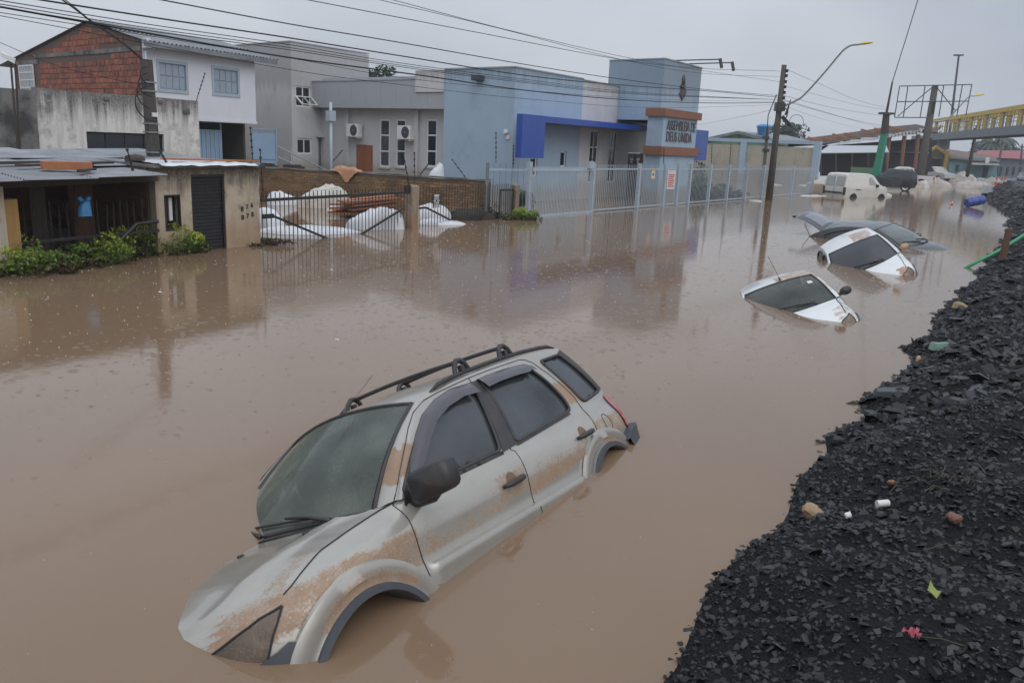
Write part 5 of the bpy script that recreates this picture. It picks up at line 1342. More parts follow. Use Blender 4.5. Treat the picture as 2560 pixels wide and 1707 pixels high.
# lamps on long arms above the tower
for (x0, y0, x1, y1) in ((1690, 155, 1800, 149), (1723, 162, 1830, 157)):
    u, w_ = At(x0, y0); o = None
    a = ft(u, w_ + .02, .2); d = ft(u + .4, w_ + .1, -2.6)
    mb = MB(); e = At(x1, y1)
    b = Vector(FC.P(FC.uw(x1, y1, vT - 1.6)[0], vT - 1.6, FC.uw(x1, y1, vT - 1.6)[1])); a = Vector(ft(u, zT1 + .05, .25)); mb.tube([a, b], .03, 6); o = mb.build('lamp_arm', M['greytrim'], ch)
    mb = MB(); mb.bar(b + Vector((0, 0, .03)), b + Vector((.10, -.06, -.36)), .16, .10, up=(1, 0, 0)); mb.build('lamp_head', M['trim'], o)
# sign pylon in front of the tower
vS = 1.0; fs_ = fn_u(FC, vS); As = at(FC, vS)
sg_ = thing('church_sign', FC.P(12.5, vS, 0), 'tall pale blue sign pylon with terracotta bands and raised church name', 'sign')
p0, p1 = As(1655, 330)[0], As(1744, 330)[0]; zt_ = As(1660, 271)[1]; zb_ = As(1650, 388)[1]
z1b = As(1660, 291)[1]; z2t = As(1650, 366)[1]
mb = MB(); fbox(mb, fs_, p0 + .1, p1 - .1, -.8, zt_ - .05, .02, .8); mb.build('pylon', M['cblue'], sg_)
for z0, z1 in ((z1b, zt_), (zb_, z2t)):
    mb = MB(); fbox(mb, fs_, p0 - .05, p1 + .12, z0, z1, -.10, .86); mb.build('band', M['terra'], sg_)
M['letter'] = plain('bronze_letters', (.115, .10, .10), .5, metal=.3, var=.2, scale=8)
uc = (p0 + p1) / 2 + .02
for txt, yy, sx_, hz_ in (('ASSEMBLEIA DE', 318, .50, .60), ('DEUS UNIDA', 346, .52, .60)):
    u, w_ = As(1698, yy)
    text(txt, hz_, fs_(uc + (.05 if yy < 330 else -.12), w_ + .02, -.02), facerot(FC), M['letter'], sg_, 'lettering', .012, sx=sx_ * 1.5)
# posters
def poster(F, v, x0, x1, y0, y1, name, label, bgm, marks, tilt=0):
    A = at(F, v); f_ = fn_u(F, v); q0 = A(x0, (y0 + y1) / 2)[0]; q1 = A(x1, (y0 + y1) / 2)[0]; r0 = A((x0 + x1) / 2, y1)[1]; r1 = A((x0 + x1) / 2, y0)[1]
    o = thing(name, f_(q0, r0, 0), label, 'sign'); mb = MB(); fbox(mb, f_, q0, q1, r0, r1, 0, .012); mb.build('sheet', bgm, o)
    for (c0, c1, d0, d1, mt) in marks:
        mb = MB(); fbox(mb, f_, q0 + (q1 - q0) * c0, q0 + (q1 - q0) * c1, r0 + (r1 - r0) * d0, r0 + (r1 - r0) * d1, -.004, -.001); mb.build('print', mt, o)
    return o, f_, (q0, q1, r0, r1)
M['red'] = plain('red_print', (.55, .12, .13), .5); M['yellow'] = plain('yellow_print', (.62, .36, .03), .5); M['paper'] = plain('wet_paper', (.60, .60, .60), .5, var=.06)
poster(FC, -.06, 1668, 1688, 426, 473, 'banner', 'white paper banner with red lines tied to the blue fence', M['paper'], [(.15, .9, .80, .86, M['paper'])] + [(.12 + .05 * (i % 2), .9 - .08 * (i % 3), .72 - .1 * i, .78 - .1 * i, M['red']) for i in range(7)])
poster(FC, -.06, 1629, 1637, 423, 449, 'notice_board', 'small yellow and white notice on the blue fence', M['paper'], [(0, 1, .80, 1., M['yellow']), (0, 1, 0, .16, M['yellow']), (.3, .7, .35, .6, M['greytrim'])])

# ------------------------------------------------------------------ long side wing (faces the brick yard wall)
wg = thing('side_wing', FC.P(uC + .5, 12, 0), 'low grey wing with cladding fascia, tall narrow windows and wall-hung air conditioners', 'building')
uW = uC + .55; fw = fn_v(FC, uW, 1); Aw = at(FC, u0=uW)
vE = FC.vw(780, 203, uC)[0]
tw = []
for x0, x1 in ((949, 974), (990, 1014), (1066, 1092)):
    q = sorted((Aw(x0, 360)[0], Aw(x1, 360)[0])); tw.append((q[0], q[1], Aw(x0, 417)[1], Aw(x0, 298)[1]))
bd = sorted((Aw(890, 400)[0], Aw(932, 400)[0])) + [Aw(905, 362)[1]]
mb = MB(); panel(mb, fw, [(vB - .0, -.8), (bd[0], -.8), (bd[0], bd[2]), (bd[1], bd[2]), (bd[1], -.8), (vE + 2, -.8), (vE + 2, 3.5), (vB, 3.5)], [rect(*q) for q in tw], .2); mb.build('wall', M['cgreyside'], wg)
for q in tw: window(wg, fw, q[0], q[1], q[2], q[3], M['whiteframe'], M['glassdark'], rows=3, fr=.075, depth=.02)
for q in tw:
    mb = MB(); fbox(mb, fw, q[0] - .06, q[1] + .06, q[2] - .07, q[2] - .002, -.06, .05); mb.build('sill', M['cgreyside'], wg)
d_o = grp('door', wg)
for k in range(2):
    a0 = bd[0] + (bd[1] - bd[0]) * k / 2 + .01; a1 = bd[0] + (bd[1] - bd[0]) * (k + 1) / 2 - .01
    mb = MB(); fbox(mb, fw, a0, a1, -.8, bd[2] - .01, .03, .08)
    for z0, z1 in ((.3, .9), (1.0, 1.7)): fbox(mb, fw, a0 + .12, a1 - .12, z0, z1, .015, .031)
    mb.build('leaf', M['doorwood'], d_o)
ff = fn_v(FC, uC, 1); vRb = FC.vw(1041, 177, uC)[0]
n = 9
for i in range(n):
    a0 = vB + .003 + (vE - vB) * i / n; a1 = vB + (vE - vB) * (i + 1) / n - .006
    mb = MB(); fbox(mb, ff, a0, a1, 3.46, 4.62, 0, .5); mb.build('cladding_panel', M['cfascia'], wg)
mb = MB(); fbox(mb, ff, vB + .003, vE, 4.622, 4.66, -.03, .55); mb.build('coping', M['cgreyside'], wg)
mb = MB(); fbox(mb, ff, vB + .003, vRb, 4.66, 4.97, -.06, .8); fbox(mb, ff, vB + .003, vRb, 4.12, 4.66, -.06, -.003); mb.build('raised_box', M['cgrey'], wg)
mb = MB(); fbox(mb, ff, vB, vE + 2, 4.3, 4.4, .56, 8); mb.build('roof', M['cfascia'], wg)
for v_ in (Aw(872, 320)[0], Aw(1045, 320)[0]):
    mb = MB(); fbox(mb, fw, v_ - .12, v_ + .12, -.8, 3.45, -.14, -.002); mb.build('pilaster', M['cgreyside'], wg)
for k, (x, y) in enumerate(((881, 326), (1010, 331))):
    v_, w_ = FC.vw(x, y, uW - .35); ac = thing('air_conditioner', FC.P(uW - .3, v_, w_), ['white air conditioner unit on the wall above the varnished door', 'white air conditioner unit on the wall between tall narrow windows'][k], 'air conditioner', 'wall-hung air conditioners')
    fa = fn_v(FC, uW - .38, 1); mb = MB(); fbox(mb, fa, v_ - .42, v_ + .42, w_ - .3, w_ + .28, 0, .30); mb.build('case', M['whiteframe'], ac, bevel=.02)
    mb = MB(); rows = [[fa(v_ - .1 + rr * math.cos(t), w_ + rr * math.sin(t), dz_) for t in np.linspace(0, 2 * math.pi, 21)[:-1]] for rr, dz_ in ((.25, -.004), (.22, -.02), (.03, -.022))]; mb.grid(rows, closed=True); mb.build('fan_grille', M['greytrim'], ac)
    for dv in (-.35, .35):
        mb = MB(); mb.bar(fa(v_ + dv, w_ - .33, .0), fa(v_ + dv, w_ - .33, .37), .04, .04); mb.bar(fa(v_ + dv, w_ - .33, .05), fa(v_ + dv, w_ + .25, .37), .03, .03); mb.build('bracket', M['whiteframe'], ac)
    mb = MB(); fbox(mb, fa, v_ + .42 - .005, v_ + .425, w_ - .25, w_ + .22, .03, .27); mb.build('side_vent', M['trim'], ac)
# wall lamp and alarm boxes on the blue side
v_, w_ = FC.vw(1193, 195, uC - .2); mb = MB(); fbox(mb, fn_v(FC, uC - .35, 1), v_ - .22, v_ + .22, w_ - .1, w_ + .1, 0, .35); mb.build('wall_lamp', M['greytrim'], ch, bevel=.03)
for x, y, dx in ((1265, 329, .1), (1271, 343, .1)):
    v_, w_ = FC.vw(x, y, uC); mb = MB(); fbox(mb, fn_v(FC, uC, 1), v_ - .08, v_ + .08, w_ - .08, w_ + .08, -.05, -.002); mb.build('alarm_box', M['whiteframe'], ch)
v_, w_ = FC.vw(1292, 333, uC); mb = MB(); mb.tube([FC.P(uC, V4 + .3, w_), FC.P(uC - .3, V4 + .2, w_)], .05, 8); mb.build('camera_box', M['whiteframe'], ch)
# tall grey block at the back
fgk = fn_u(FC, vE); Agk = at(FC, vE)
gb = thing('grey_block', FC.P(-1, vE, 0), 'tall plain grey two-storey block with a tilted-open window', 'building')
k0 = Agk(728, 200)[0]; k1 = Agk(922, 150)[0]; kz = Agk(728, 105)[1]
w1 = (Agk(739, 240)[0], Agk(777, 240)[0], Agk(758, 268)[1], Agk(758, 216)[1]); w2 = (Agk(742, 365)[0], Agk(780, 365)[0], Agk(760, 386)[1], Agk(760, 346)[1]); d3 = (Agk(796, 390)[0], Agk(834, 390)[0], Agk(812, 345)[1])
mb = MB(); panel(mb, fgk, [(k0, -.8), (d3[0], -.8), (d3[0], d3[2]), (d3[1], d3[2]), (d3[1], -.8), (k1, -.8), (k1, kz - .05), (k0, kz)], [rect(*w1), rect(*w2)], .2); mb.build('front_wall', M['cgreyside'], gb)
mb = MB(); panel(mb, fn_v(FC, k0, 1), rect(vE + .203, vE + 9, -.8, kz), (), .2); mb.build('side_wall', M['cgreyside'], gb)
mb = MB(); panel(mb, fn_v(FC, k1 - .2, 1), rect(vE + .203, vE + 9, -.8, kz - .05), (), .2); fbox(mb, fgk, k0 + .21, k1 - .21, kz - .3, kz - .2, .21, 9); mb.build('roof', M['cfascia'], gb)
mb = MB(); fbox(mb, fgk, k0 - .03, k1 + .03, kz + .002, kz + .05, -.03, .25); fbox(mb, fn_v(FC, k0, 1), vE + .255, vE + 9, kz + .002, kz + .05, -.03, .24); mb.build('coping', M['cfascia'], gb)
wo = window(gb, fgk, *w1, M['whiteframe'], M['glassdark'], cols=2, rows=2, fr=.07, depth=.05)
window(gb, fgk, *w2, M['whiteframe'], M['glassdark'], cols=2, rows=1, fr=.08, depth=.05)
for k in range(2):
    a0 = w1[0] + (w1[1] - w1[0]) * k / 2; a1 = w1[0] + (w1[1] - w1[0]) * (k + 1) / 2; bz0, bz1 = w1[2], (w1[2] + w1[3]) / 2; mb = MB()
    q = [fgk(a0, bz1, .0), fgk(a1, bz1, .0), fgk(a1, bz0 + .12, -.5), fgk(a0, bz0 + .12, -.5)]
    for i in range(4): mb.bar(q[i], q[(i + 1) % 4], .06, .04)
    mb.build('open_sash', M['whiteframe'], gb)
mb = MB(); fbox(mb, fgk, d3[0] + .01, d3[1] - .01, -.8, d3[2] - .01, .06, .10); mb.build('door', plain('grey_door', (.13, .135, .14), .5), gb)
mb = MB(); fbox(mb, fgk, d3[0] - .15, d3[1] + .25, d3[2] + .02, d3[2] + .08, -.25, -.002); mb.build('door_hood', M['cgreyside'], gb)
# blue lamp mast in the yard
Vm = 11.; Am = at(FC, Vm); q = Am(828, 420); t_ = Am(828, 256)
lm = thing('yard_mast', FC.P(q[0], Vm, 0), 'slim pale blue mast with a small box near the grey wing', 'mast')
mb = MB(); mb.tube([FC.P(q[0], Vm, -.8), FC.P(q[0], Vm, t_[1])], .06, 8); mb.build('pole', M['fenceblue'], lm, smooth=True)
mb = MB(); z = Am(828, 290)[1]; fbox(mb, fn_u(FC, Vm), q[0] - .17, q[0] + .17, z - .2, z + .2, -.12, .12); mb.build('box', M['fenceblue'], lm)
# ------------------------------------------------------------------ iron gate and fence along the flooded pavement
def barmesh(name, h0, h1, w_, mat):
    m2 = MB(); m2.bar((0, 0, h0), (0, 0, h1), w_); return m2.mesh(name, mat)
AF = at(FS, 0.)
uP1 = AF(1030, 540)[0]; uP2 = AF(1287, 500)[0]
zt_ = lambda x, y: AF(x, y)[1]
topz = zt_(830, 476); railz = zt_(830, 492)
ig = thing('iron_gate', FS.P(uP1 / 2, 0, 0), 'black iron sliding gate of thin bars with a thick top rail beside the gate house', 'gate')
bm_ = barmesh('bar', -.8, topz, .016, M['black'])
nb = 40; u0 = .06; u1 = uP1 - .22
for i in range(nb): inst('bar', bm_, ig, FS.P(u0 + (u1 - u0) * i / (nb - 1), .0, rng.uniform(-.01, .01)))
mb = MB(); mb.bar(FS.P(.02, -.03, railz), FS.P(uP1 - .10, -.03, railz + .02), .05, .06); mb.build('top_rail', M['black'], ig)
a = AF(656, 541); b = AF(680, 540); c = AF(822, 588); d = AF(890, 580); e = AF(1003, 522)
mb = MB(); mb.bar(FS.P(.03, -.05, a[1]), FS.P(b[0], -.05, a[1]), .05, .09); mb.build('bracket', M['black'], ig)
mb = MB(); mb.bar(FS.P(b[0], -.05, b[1]), FS.P(c[0], -.05, -.05), .035, .045); mb.build('brace', M['black'], ig)
mb = MB(); mb.bar(FS.P(d[0], -.05, -.05), FS.P(e[0], -.05, e[1]), .035, .045); mb.build('brace', M['black'], ig)
mb = MB(); q = AF(1004, 475); fbox(mb, fn_u(FS, -.03), uP1 - .36, uP1 - .14, q[1] - .05, q[1] + .12, -.03, .03); mb.build('lock_box', M['black'], ig)
M['concpost'] = wall('rusty_concrete_post', (.30, .24, .18), (.16, .08, .04), .5, 3., low=(.28, .15, .08), lowz=.35)
for k, (uu, x, y, w_) in enumerate(((uP1, 1030, 463, .15), (uP2, 1287, 461, .12))):
    z = AF(x, y)[1]; mb = MB(); n = 8; rows = []
    for zz in (-.8, .1, .5, z - .03, z):
        rr = w_ * (.72 if zz == z else 1); rows.append([FS.P(uu + rr * a_, -.0 + rr * b_, zz + .0) for a_, b_ in ((-1, -.8), (-.8, -1), (.8, -1), (1, -.8), (1, .8), (.8, 1), (-.8, 1), (-1, .8))])
    mb.grid(rows, closed=True); mb.add(rows[-1], [tuple(range(8))])
    mb.build('concrete_post', M['concpost'], label=['rust-stained concrete post between gate and iron fence', 'rust-stained concrete post beside the blue church fence'][k], cat='post')
fi = thing('iron_fence', FS.P((uP1 + uP2) / 2, 0, 0), 'black iron bar fence between the two concrete posts', 'fence')
bm_ = barmesh('bar', -.8, zt_(1150, 465), .016, M['black'])
nb = 38; u0, u1 = uP1 + .2, uP2 - .15
for i in range(nb): inst('bar', bm_, fi, FS.P(u0 + (u1 - u0) * i / (nb - 1), 0, rng.uniform(-.02, .02)))
e = AF(1062, 519); c = AF(1147, 562)
mb = MB(); mb.bar(FS.P(uP1 + .1, -.05, e[1]), FS.P(e[0], -.05, e[1]), .04, .05); mb.bar(FS.P(e[0], -.05, e[1]), FS.P(c[0], -.05, -.05), .035, .045); mb.build('brace', M['black'], fi)
e = AF(1235, 525); c = AF(1190, 557); mb = MB(); mb.bar(FS.P(e[0], .05, e[1]), FS.P(c[0], .05, -.05), .035, .045); mb.build('brace', M['black'], fi)
g0_, g1_ = AF(1247, 510)[0], AF(1280, 510)[0]; z = zt_(1263, 475)
mb = MB(); mb.bar(FS.P(g0_, -.03, -.8), FS.P(g0_, -.03, z), .05); mb.bar(FS.P(g1_, -.03, -.8), FS.P(g1_, -.03, z), .05); mb.bar(FS.P(g0_, -.03, z), FS.P(g1_, -.03, z), .05); mb.build('wicket_frame', M['black'], fi)
bm2 = barmesh('bar', -.8, z, .016, M['black'])
for i in range(1, 7): inst('bar', bm2, fi, FS.P(g0_ + (g1_ - g0_) * i / 7, -.03, 0))
# black poster with a white ring emblem on the fence
o, f_, (q0, q1, r0, r1) = poster(FS, -.05, 1083, 1099, 486, 520, 'warning_sign', 'small black sign with a white round emblem on the iron fence', M['dark'], [(.1, .92, .88, .97, M['paper']), (.1, .92, .10, .16, M['paper']), (.1, .92, .01, .07, M['paper'])])
cx, cz = (q0 + q1) / 2, r0 + (r1 - r0) * .53
for rr in (.10, .045):
    mb = MB(); mb.tube([f_(cx + rr * math.cos(t), cz + rr * 1.25 * math.sin(t), -.005) for t in np.linspace(0, 2 * math.pi, 20)], .010, 4, cap=False); mb.build('print', M['paper'], o)
for t in np.linspace(0, 2 * math.pi, 9)[:-1]:
    mb = MB(); mb.tube([f_(cx + .05 * math.cos(t), cz + .06 * math.sin(t), -.005), f_(cx + .14 * math.cos(t), cz + .165 * math.sin(t), -.005)], .008, 4); mb.build('print', M['paper'], o)

# ------------------------------------------------------------------ brick yard wall
Q0 = Vector(FS.P(AF(1236, 500)[0] + .1, .35, 0)); FB = Frame(Q0, (.88, -.47)); AB = at(FB, 0)
xl = AB(640, 420)[0] - .6; zr = AB(1233, 455)[1]; zl = AB(652, 420)[1]
yw = thing('brick_yard_wall', FB.P(xl / 2, 0, 0), 'old brown brick yard wall streaked black with mould', 'wall')
fb = fn_u(FB, 0)
ol = [(xl, -.8), (0, -.8), (0, zr)] + [(xl * t, zr + (zl - zr) * t + rng.uniform(-.015, .015)) for t in np.linspace(.05, .95, 14)] + [(xl, zl)]
mb = MB(); panel(mb, fb, ol, (), .16); mb.build('core', M['oldmortar'], yw)
brickwork(yw, fb, [(xl, .02), (-.02, .02), (-.02, zr - .06), (xl, zl - .06)], .24, .085, M['oldbrick'], .010, 285, key=lambda c: -c[0] * .3 - c[2] * 8)
mb = MB(); n = 24
for i in range(n):
    a0, a1 = xl + (0 - xl) * i / n, xl + (0 - xl) * (i + 1) / n; z0 = zr + (zl - zr) * (a0 / xl); fbox(mb, fb, a0, a1 - .004, z0 + .02, z0 + .05 + rng.uniform(0, .02), -.03, .19)
mb.build('coping', M['darkconc'], yw)
# orange netting thrown over the wall
u, w_ = AB(862, 436); zz = zr + (zl - zr) * (u / xl)
M['net'] = plain('orange_net', (.42, .22, .12), .7, var=.3, scale=7)
mb = MB(); rows = []
for i in range(16):
    t = i / 15; row = []
    for j in range(28):
        q = j / 27; uu = u - .55 + 1.15 * q
        hang = .38 * math.exp(-((q - .62) / .22) ** 2) + .03
        if t < .45: v_, z_ = .22 - .3 * (t / .45), zz + .07 + .20 * folds(q * 1.5, t * 1.2, 31) * min(1, q * 5, (1 - q) * 6)
        else: k = (t - .45) / .55; v_, z_ = -.08 - .06 * folds(q * 3, k, 33) * k, zz + .09 - hang * k * (.75 + .5 * folds(q * 2.2, 1., 35))
        row.append(fb(uu, z_, v_))
    rows.append(row)
mb.grid(rows); mb.build('orange_netting', M['net'], label='orange netting bundled over the brick yard wall', cat='netting', smooth=True)
for k, (px, py, w0, lab) in enumerate(((695, 415, .9, 'dark rubble lying on top of the brick yard wall'),)):
    u, _ = AB(px, py); zz = zr + (zl - zr) * (u / xl); mb = MB()
    for t in range(12): a = u + rng.uniform(-w0, w0); fbox(mb, fb, a, a + rng.uniform(.1, .3), zz + .05, zz + .05 + rng.uniform(.04, .14), rng.uniform(0, .05), rng.uniform(.08, .16))
    mb.build('rubble', M['wood_dark'], label=lab, cat='rubble', kind=None)
u, w_ = AB(1070, 440); zz = zr + (zl - zr) * (u / xl)
mb = MB(); q = fb(u, zz - .05, .5); sheetheap(mb, q, .3, .24, .16, .42, 23, 22, 14, .35, .7); mb.build('white_sack', M['tarp'], label='white sack standing behind the brick yard wall', cat='sack', smooth=50)
# electric-fence stays: dark rods with insulators
def stay(p, q, label, n=5):
    o = thing('fence_stay', p, label, 'fence stay', 'electric fence stays'); mb = MB(); mb.tube([p, q], .011, 5); mb.build('rod', M['black'], o)
    for t in np.linspace(.2, 1, n):
        c = Vector(p).lerp(Vector(q), t); mb = MB(); d = (Vector(q) - Vector(p)).normalized(); mb.tube([c - d * .022, c + d * .022], .024, 6); mb.build('insulator', M['black'], o)
def fsp(x, y, v=0.): u, w_ = FS.uw(x, y, v); return FS.P(u, v, w_)
def fbp(x, y, v=0.): u, w_ = FB.uw(x, y, v); return FB.P(u, v, w_)
stay(fsp(658, 497), fsp(650, 375), 'dark insulator rod standing at the gate house corner', 6)
stay(fsp(1036, 462), fsp(1036, 383), 'upright insulator rod on the concrete post top')
stay(fsp(1022, 462), fsp(1009, 388), 'tilted insulator rod on the concrete post top')
stay(fbp(1168, 450), fbp(1131, 400), 'slanting insulator rod on the brick wall near the blue church side')
stay(fbp(1048, 440), fbp(1069, 413), 'short slanting insulator rod on the brick wall')
stay(fbp(831, 405), fbp(855, 377), 'short slanting insulator rod by the blue mast')
stay(fsp(340, 455, .2), fsp(318, 375, .2), 'dark insulator rod leaning over the shed roof edge')
stay(fsp(420, 413, .2), fsp(398, 375, .2), 'dark insulator rod leaning on the gate house roof')
stay(fsp(632, 400, 1.5), fsp(626, 320, 1.5), 'upright insulator rod in front of the dark garage')

# ------------------------------------------------------------------ pale blue church fence
cf = thing('church_fence', FC.P(8, 0, 0), 'pale blue steel bar fence with square posts in front of the church', 'fence')
AFc = at(FC, 0); ztop = AFc(1540, 412)[1]
posts = [AFc(x, 470)[0] for x in (1322, 1480, 1595, 1659, 1692, 1722, 1772, 1818, 1863, 1905, 1978, 2030)]
pm = MB(); pm.bar((0, 0, -.8), (0, 0, ztop + .06), .13); pme = pm.mesh('post', M['fenceblue'])
for u in posts: inst('post', pme, cf, FC.P(u, 0, 0), (0, 0, math.atan2(FC.ex[1], FC.ex[0])))
bmf = barmesh('bar', -.8, ztop, .015, M['fenceblue'])
for a, b in zip(posts[1:], posts[2:]):
    n = max(3, int((b - a) / .135)); 
    for i in range(1, n): inst('bar', bmf, cf, FC.P(a + (b - a) * i / n, .02, 0))
    for z in (ztop - .16, .06):
        mb = MB(); mb.bar(FC.P(a + .08, .02, z), FC.P(b - .08, .02, z), .03, .05); mb.build('rail', M['fenceblue'], cf)
cg = thing('church_gate', FC.P((posts[0] + posts[1]) / 2, -.1, 0), 'pale blue steel sliding gate with close upright bars', 'gate')
a, b = posts[0] + .05, posts[1] - .1; n = 42; zg = AFc(1400, 424)[1]
bmg = barmesh('bar', -.8, zg + .1, .018, M['fenceblue'])
for i in range(n + 1): inst('bar', bmg, cg, FC.P(a + (b - a) * i / n, -.1, 0))
for z, h in ((zg, .10), (.02, .10)):
    mb = MB(); mb.bar(FC.P(a, -.1, z), FC.P(b, -.1, z), .04, h); mb.build('rail', M['fenceblue'], cg)
mb = MB(); u, w_ = AFc(1470, 412); fbox(mb, fn_u(FC, -.2), u - .2, u + .1, w_ - .12, w_ + .12, 0, .12); mb.build('lock', M['fenceblue'], cg)
# end panel where the fence meets the brick wall
ep = thing('fence_return', FC.P(-.6, .2, 0), 'short return of pale blue bars between brick wall and church gate', 'fence')
u0 = AFc(1237, 450)[0]; z = AFc(1237, 408)[1]
mb = MB(); mb.bar(FC.P(u0, .3, -.8), FC.P(u0, .3, z), .10); mb.build('post', plain('dull_blue_post', (.14, .18, .21), .5), ep)
bmr = barmesh('bar', -.8, ztop, .014, MATS['dull_blue_post'])
for i in range(1, 7): inst('bar', bmr, ep, FC.P(u0 + (posts[0] - u0) * i / 7, .3 - .3 * i / 7, 0))
mb = MB(); mb.bar(FC.P(u0, .3, z - .2), FC.P(posts[0], .02, z - .2), .03, .05); mb.build('rail', M['fenceblue'], ep)
def fcp(x, y, v=0.): u, w_ = FC.uw(x, y, v); return FC.P(u, v, w_)
for (x0, y0, x1, y1, lab) in ((1240, 408, 1240, 333, 'tall insulator rod at the end post of the blue fence'), (1283, 420, 1284, 365, 'insulator rod above the climbing plant by the blue fence'), (1659, 412, 1660, 372, 'insulator rod on the blue fence post before the sign pylon'), (1778, 412, 1780, 363, 'insulator rod on the blue fence before the panel wall'), (1824, 412, 1827, 362, 'insulator rod on the blue fence near the panel wall pillar'), (1481, 412, 1488, 345, 'insulator rod above the church gate post')):
    stay(fcp(x0, y0), fcp(x1, y1), lab, 6)
# ------------------------------------------------------------------ the other sunken cars
M['kawhite'] = paint('white_car_paint', (.66, .68, .68), .0, .3, mud=(.30, .16, .08), dirt=.12)
M['kaglass'] = glass('hatch_windscreen', (.62, .70, .66), .75, .04, drops=False, film=(.19, .19, .165), filmamt=.42)
M['kaglass2'] = glass('dark_windscreen', (.12, .13, .15), .25, .05, drops=False, film=(.07, .075, .085), filmamt=.5)
M['blackpaint'] = paint('black_car_paint', (.020, .022, .026), .2, .22, mud=(.20, .14, .10), dirt=.2)
def hatch(scale_roof=1.):
    wins = [[(-.55, .975), (-.78, 1.13), (-1.0, 1.26), (-1.15, 1.30), (-1.42, 1.315), (-1.42, .985)], [(-1.50, .99), (-1.50, 1.315), (-1.9, 1.31), (-2.2, 1.24), (-2.32, 1.06), (-2.25, 1.02)]]
    return Car(plan=[(.68, 0), (.66, .2), (.58, .42), (.44, .62), (.26, .74), (.0, .785), (-.5, .80), (-1.5, .80), (-2.2, .785), (-2.6, .73), (-2.83, .58), (-2.92, .3), (-2.94, 0)],
        prof=[(.15, .12), (.35, .03), (.5, .0), (.65, .0), (.75, .01), (.85, .03), (.95, .07), (1.05, .12)],
        ztop=[(.70, .60), (.60, .66), (.45, .72), (.25, .79), (.0, .86), (-.3, .915), (-.45, .935), (-1.2, .945), (-2.2, .985), (-2.95, .98)],
        xa=-.40, fh=.20, famp=[(-.6, .10), (-.3, .14), (.2, .15), (.45, .08), (.7, .03)], lean=.46, bulge=.8, zb=.18,
        arches=[(.0, .28, .34), (-2.45, .28, .34)], lamps=[[(.30, .745), (.50, .70), (.60, .63), (.58, .54), (.48, .53), (.36, .60)]],
        aedge=[(-.43, .936), (-.60, 1.06), (-.80, 1.19), (-1.0, 1.285), (-1.10, 1.33)],
        roofl=[(-1.10, 1.33), (-1.3, 1.365), (-1.6, 1.385), (-2.0, 1.37), (-2.3, 1.32)], dedge=[(-2.3, 1.32), (-2.5, 1.18), (-2.68, .985)],
        windows=[smooth_loop(w_, 1) for w_ in wins], wsb=(-.02, .965), wsbe=(-.37, .66, .935), wst=(-.98, 1.375), wste=(-1.05, .53, 1.335),
        bonc=[(.02, 0), (.67, 0)], boncz=[(0, .955), (.3, .905), (.6, .82), (.85, .70), (1, .60)], ridge=0., crown=.04, zroof=1.435, rxc=-2.35)
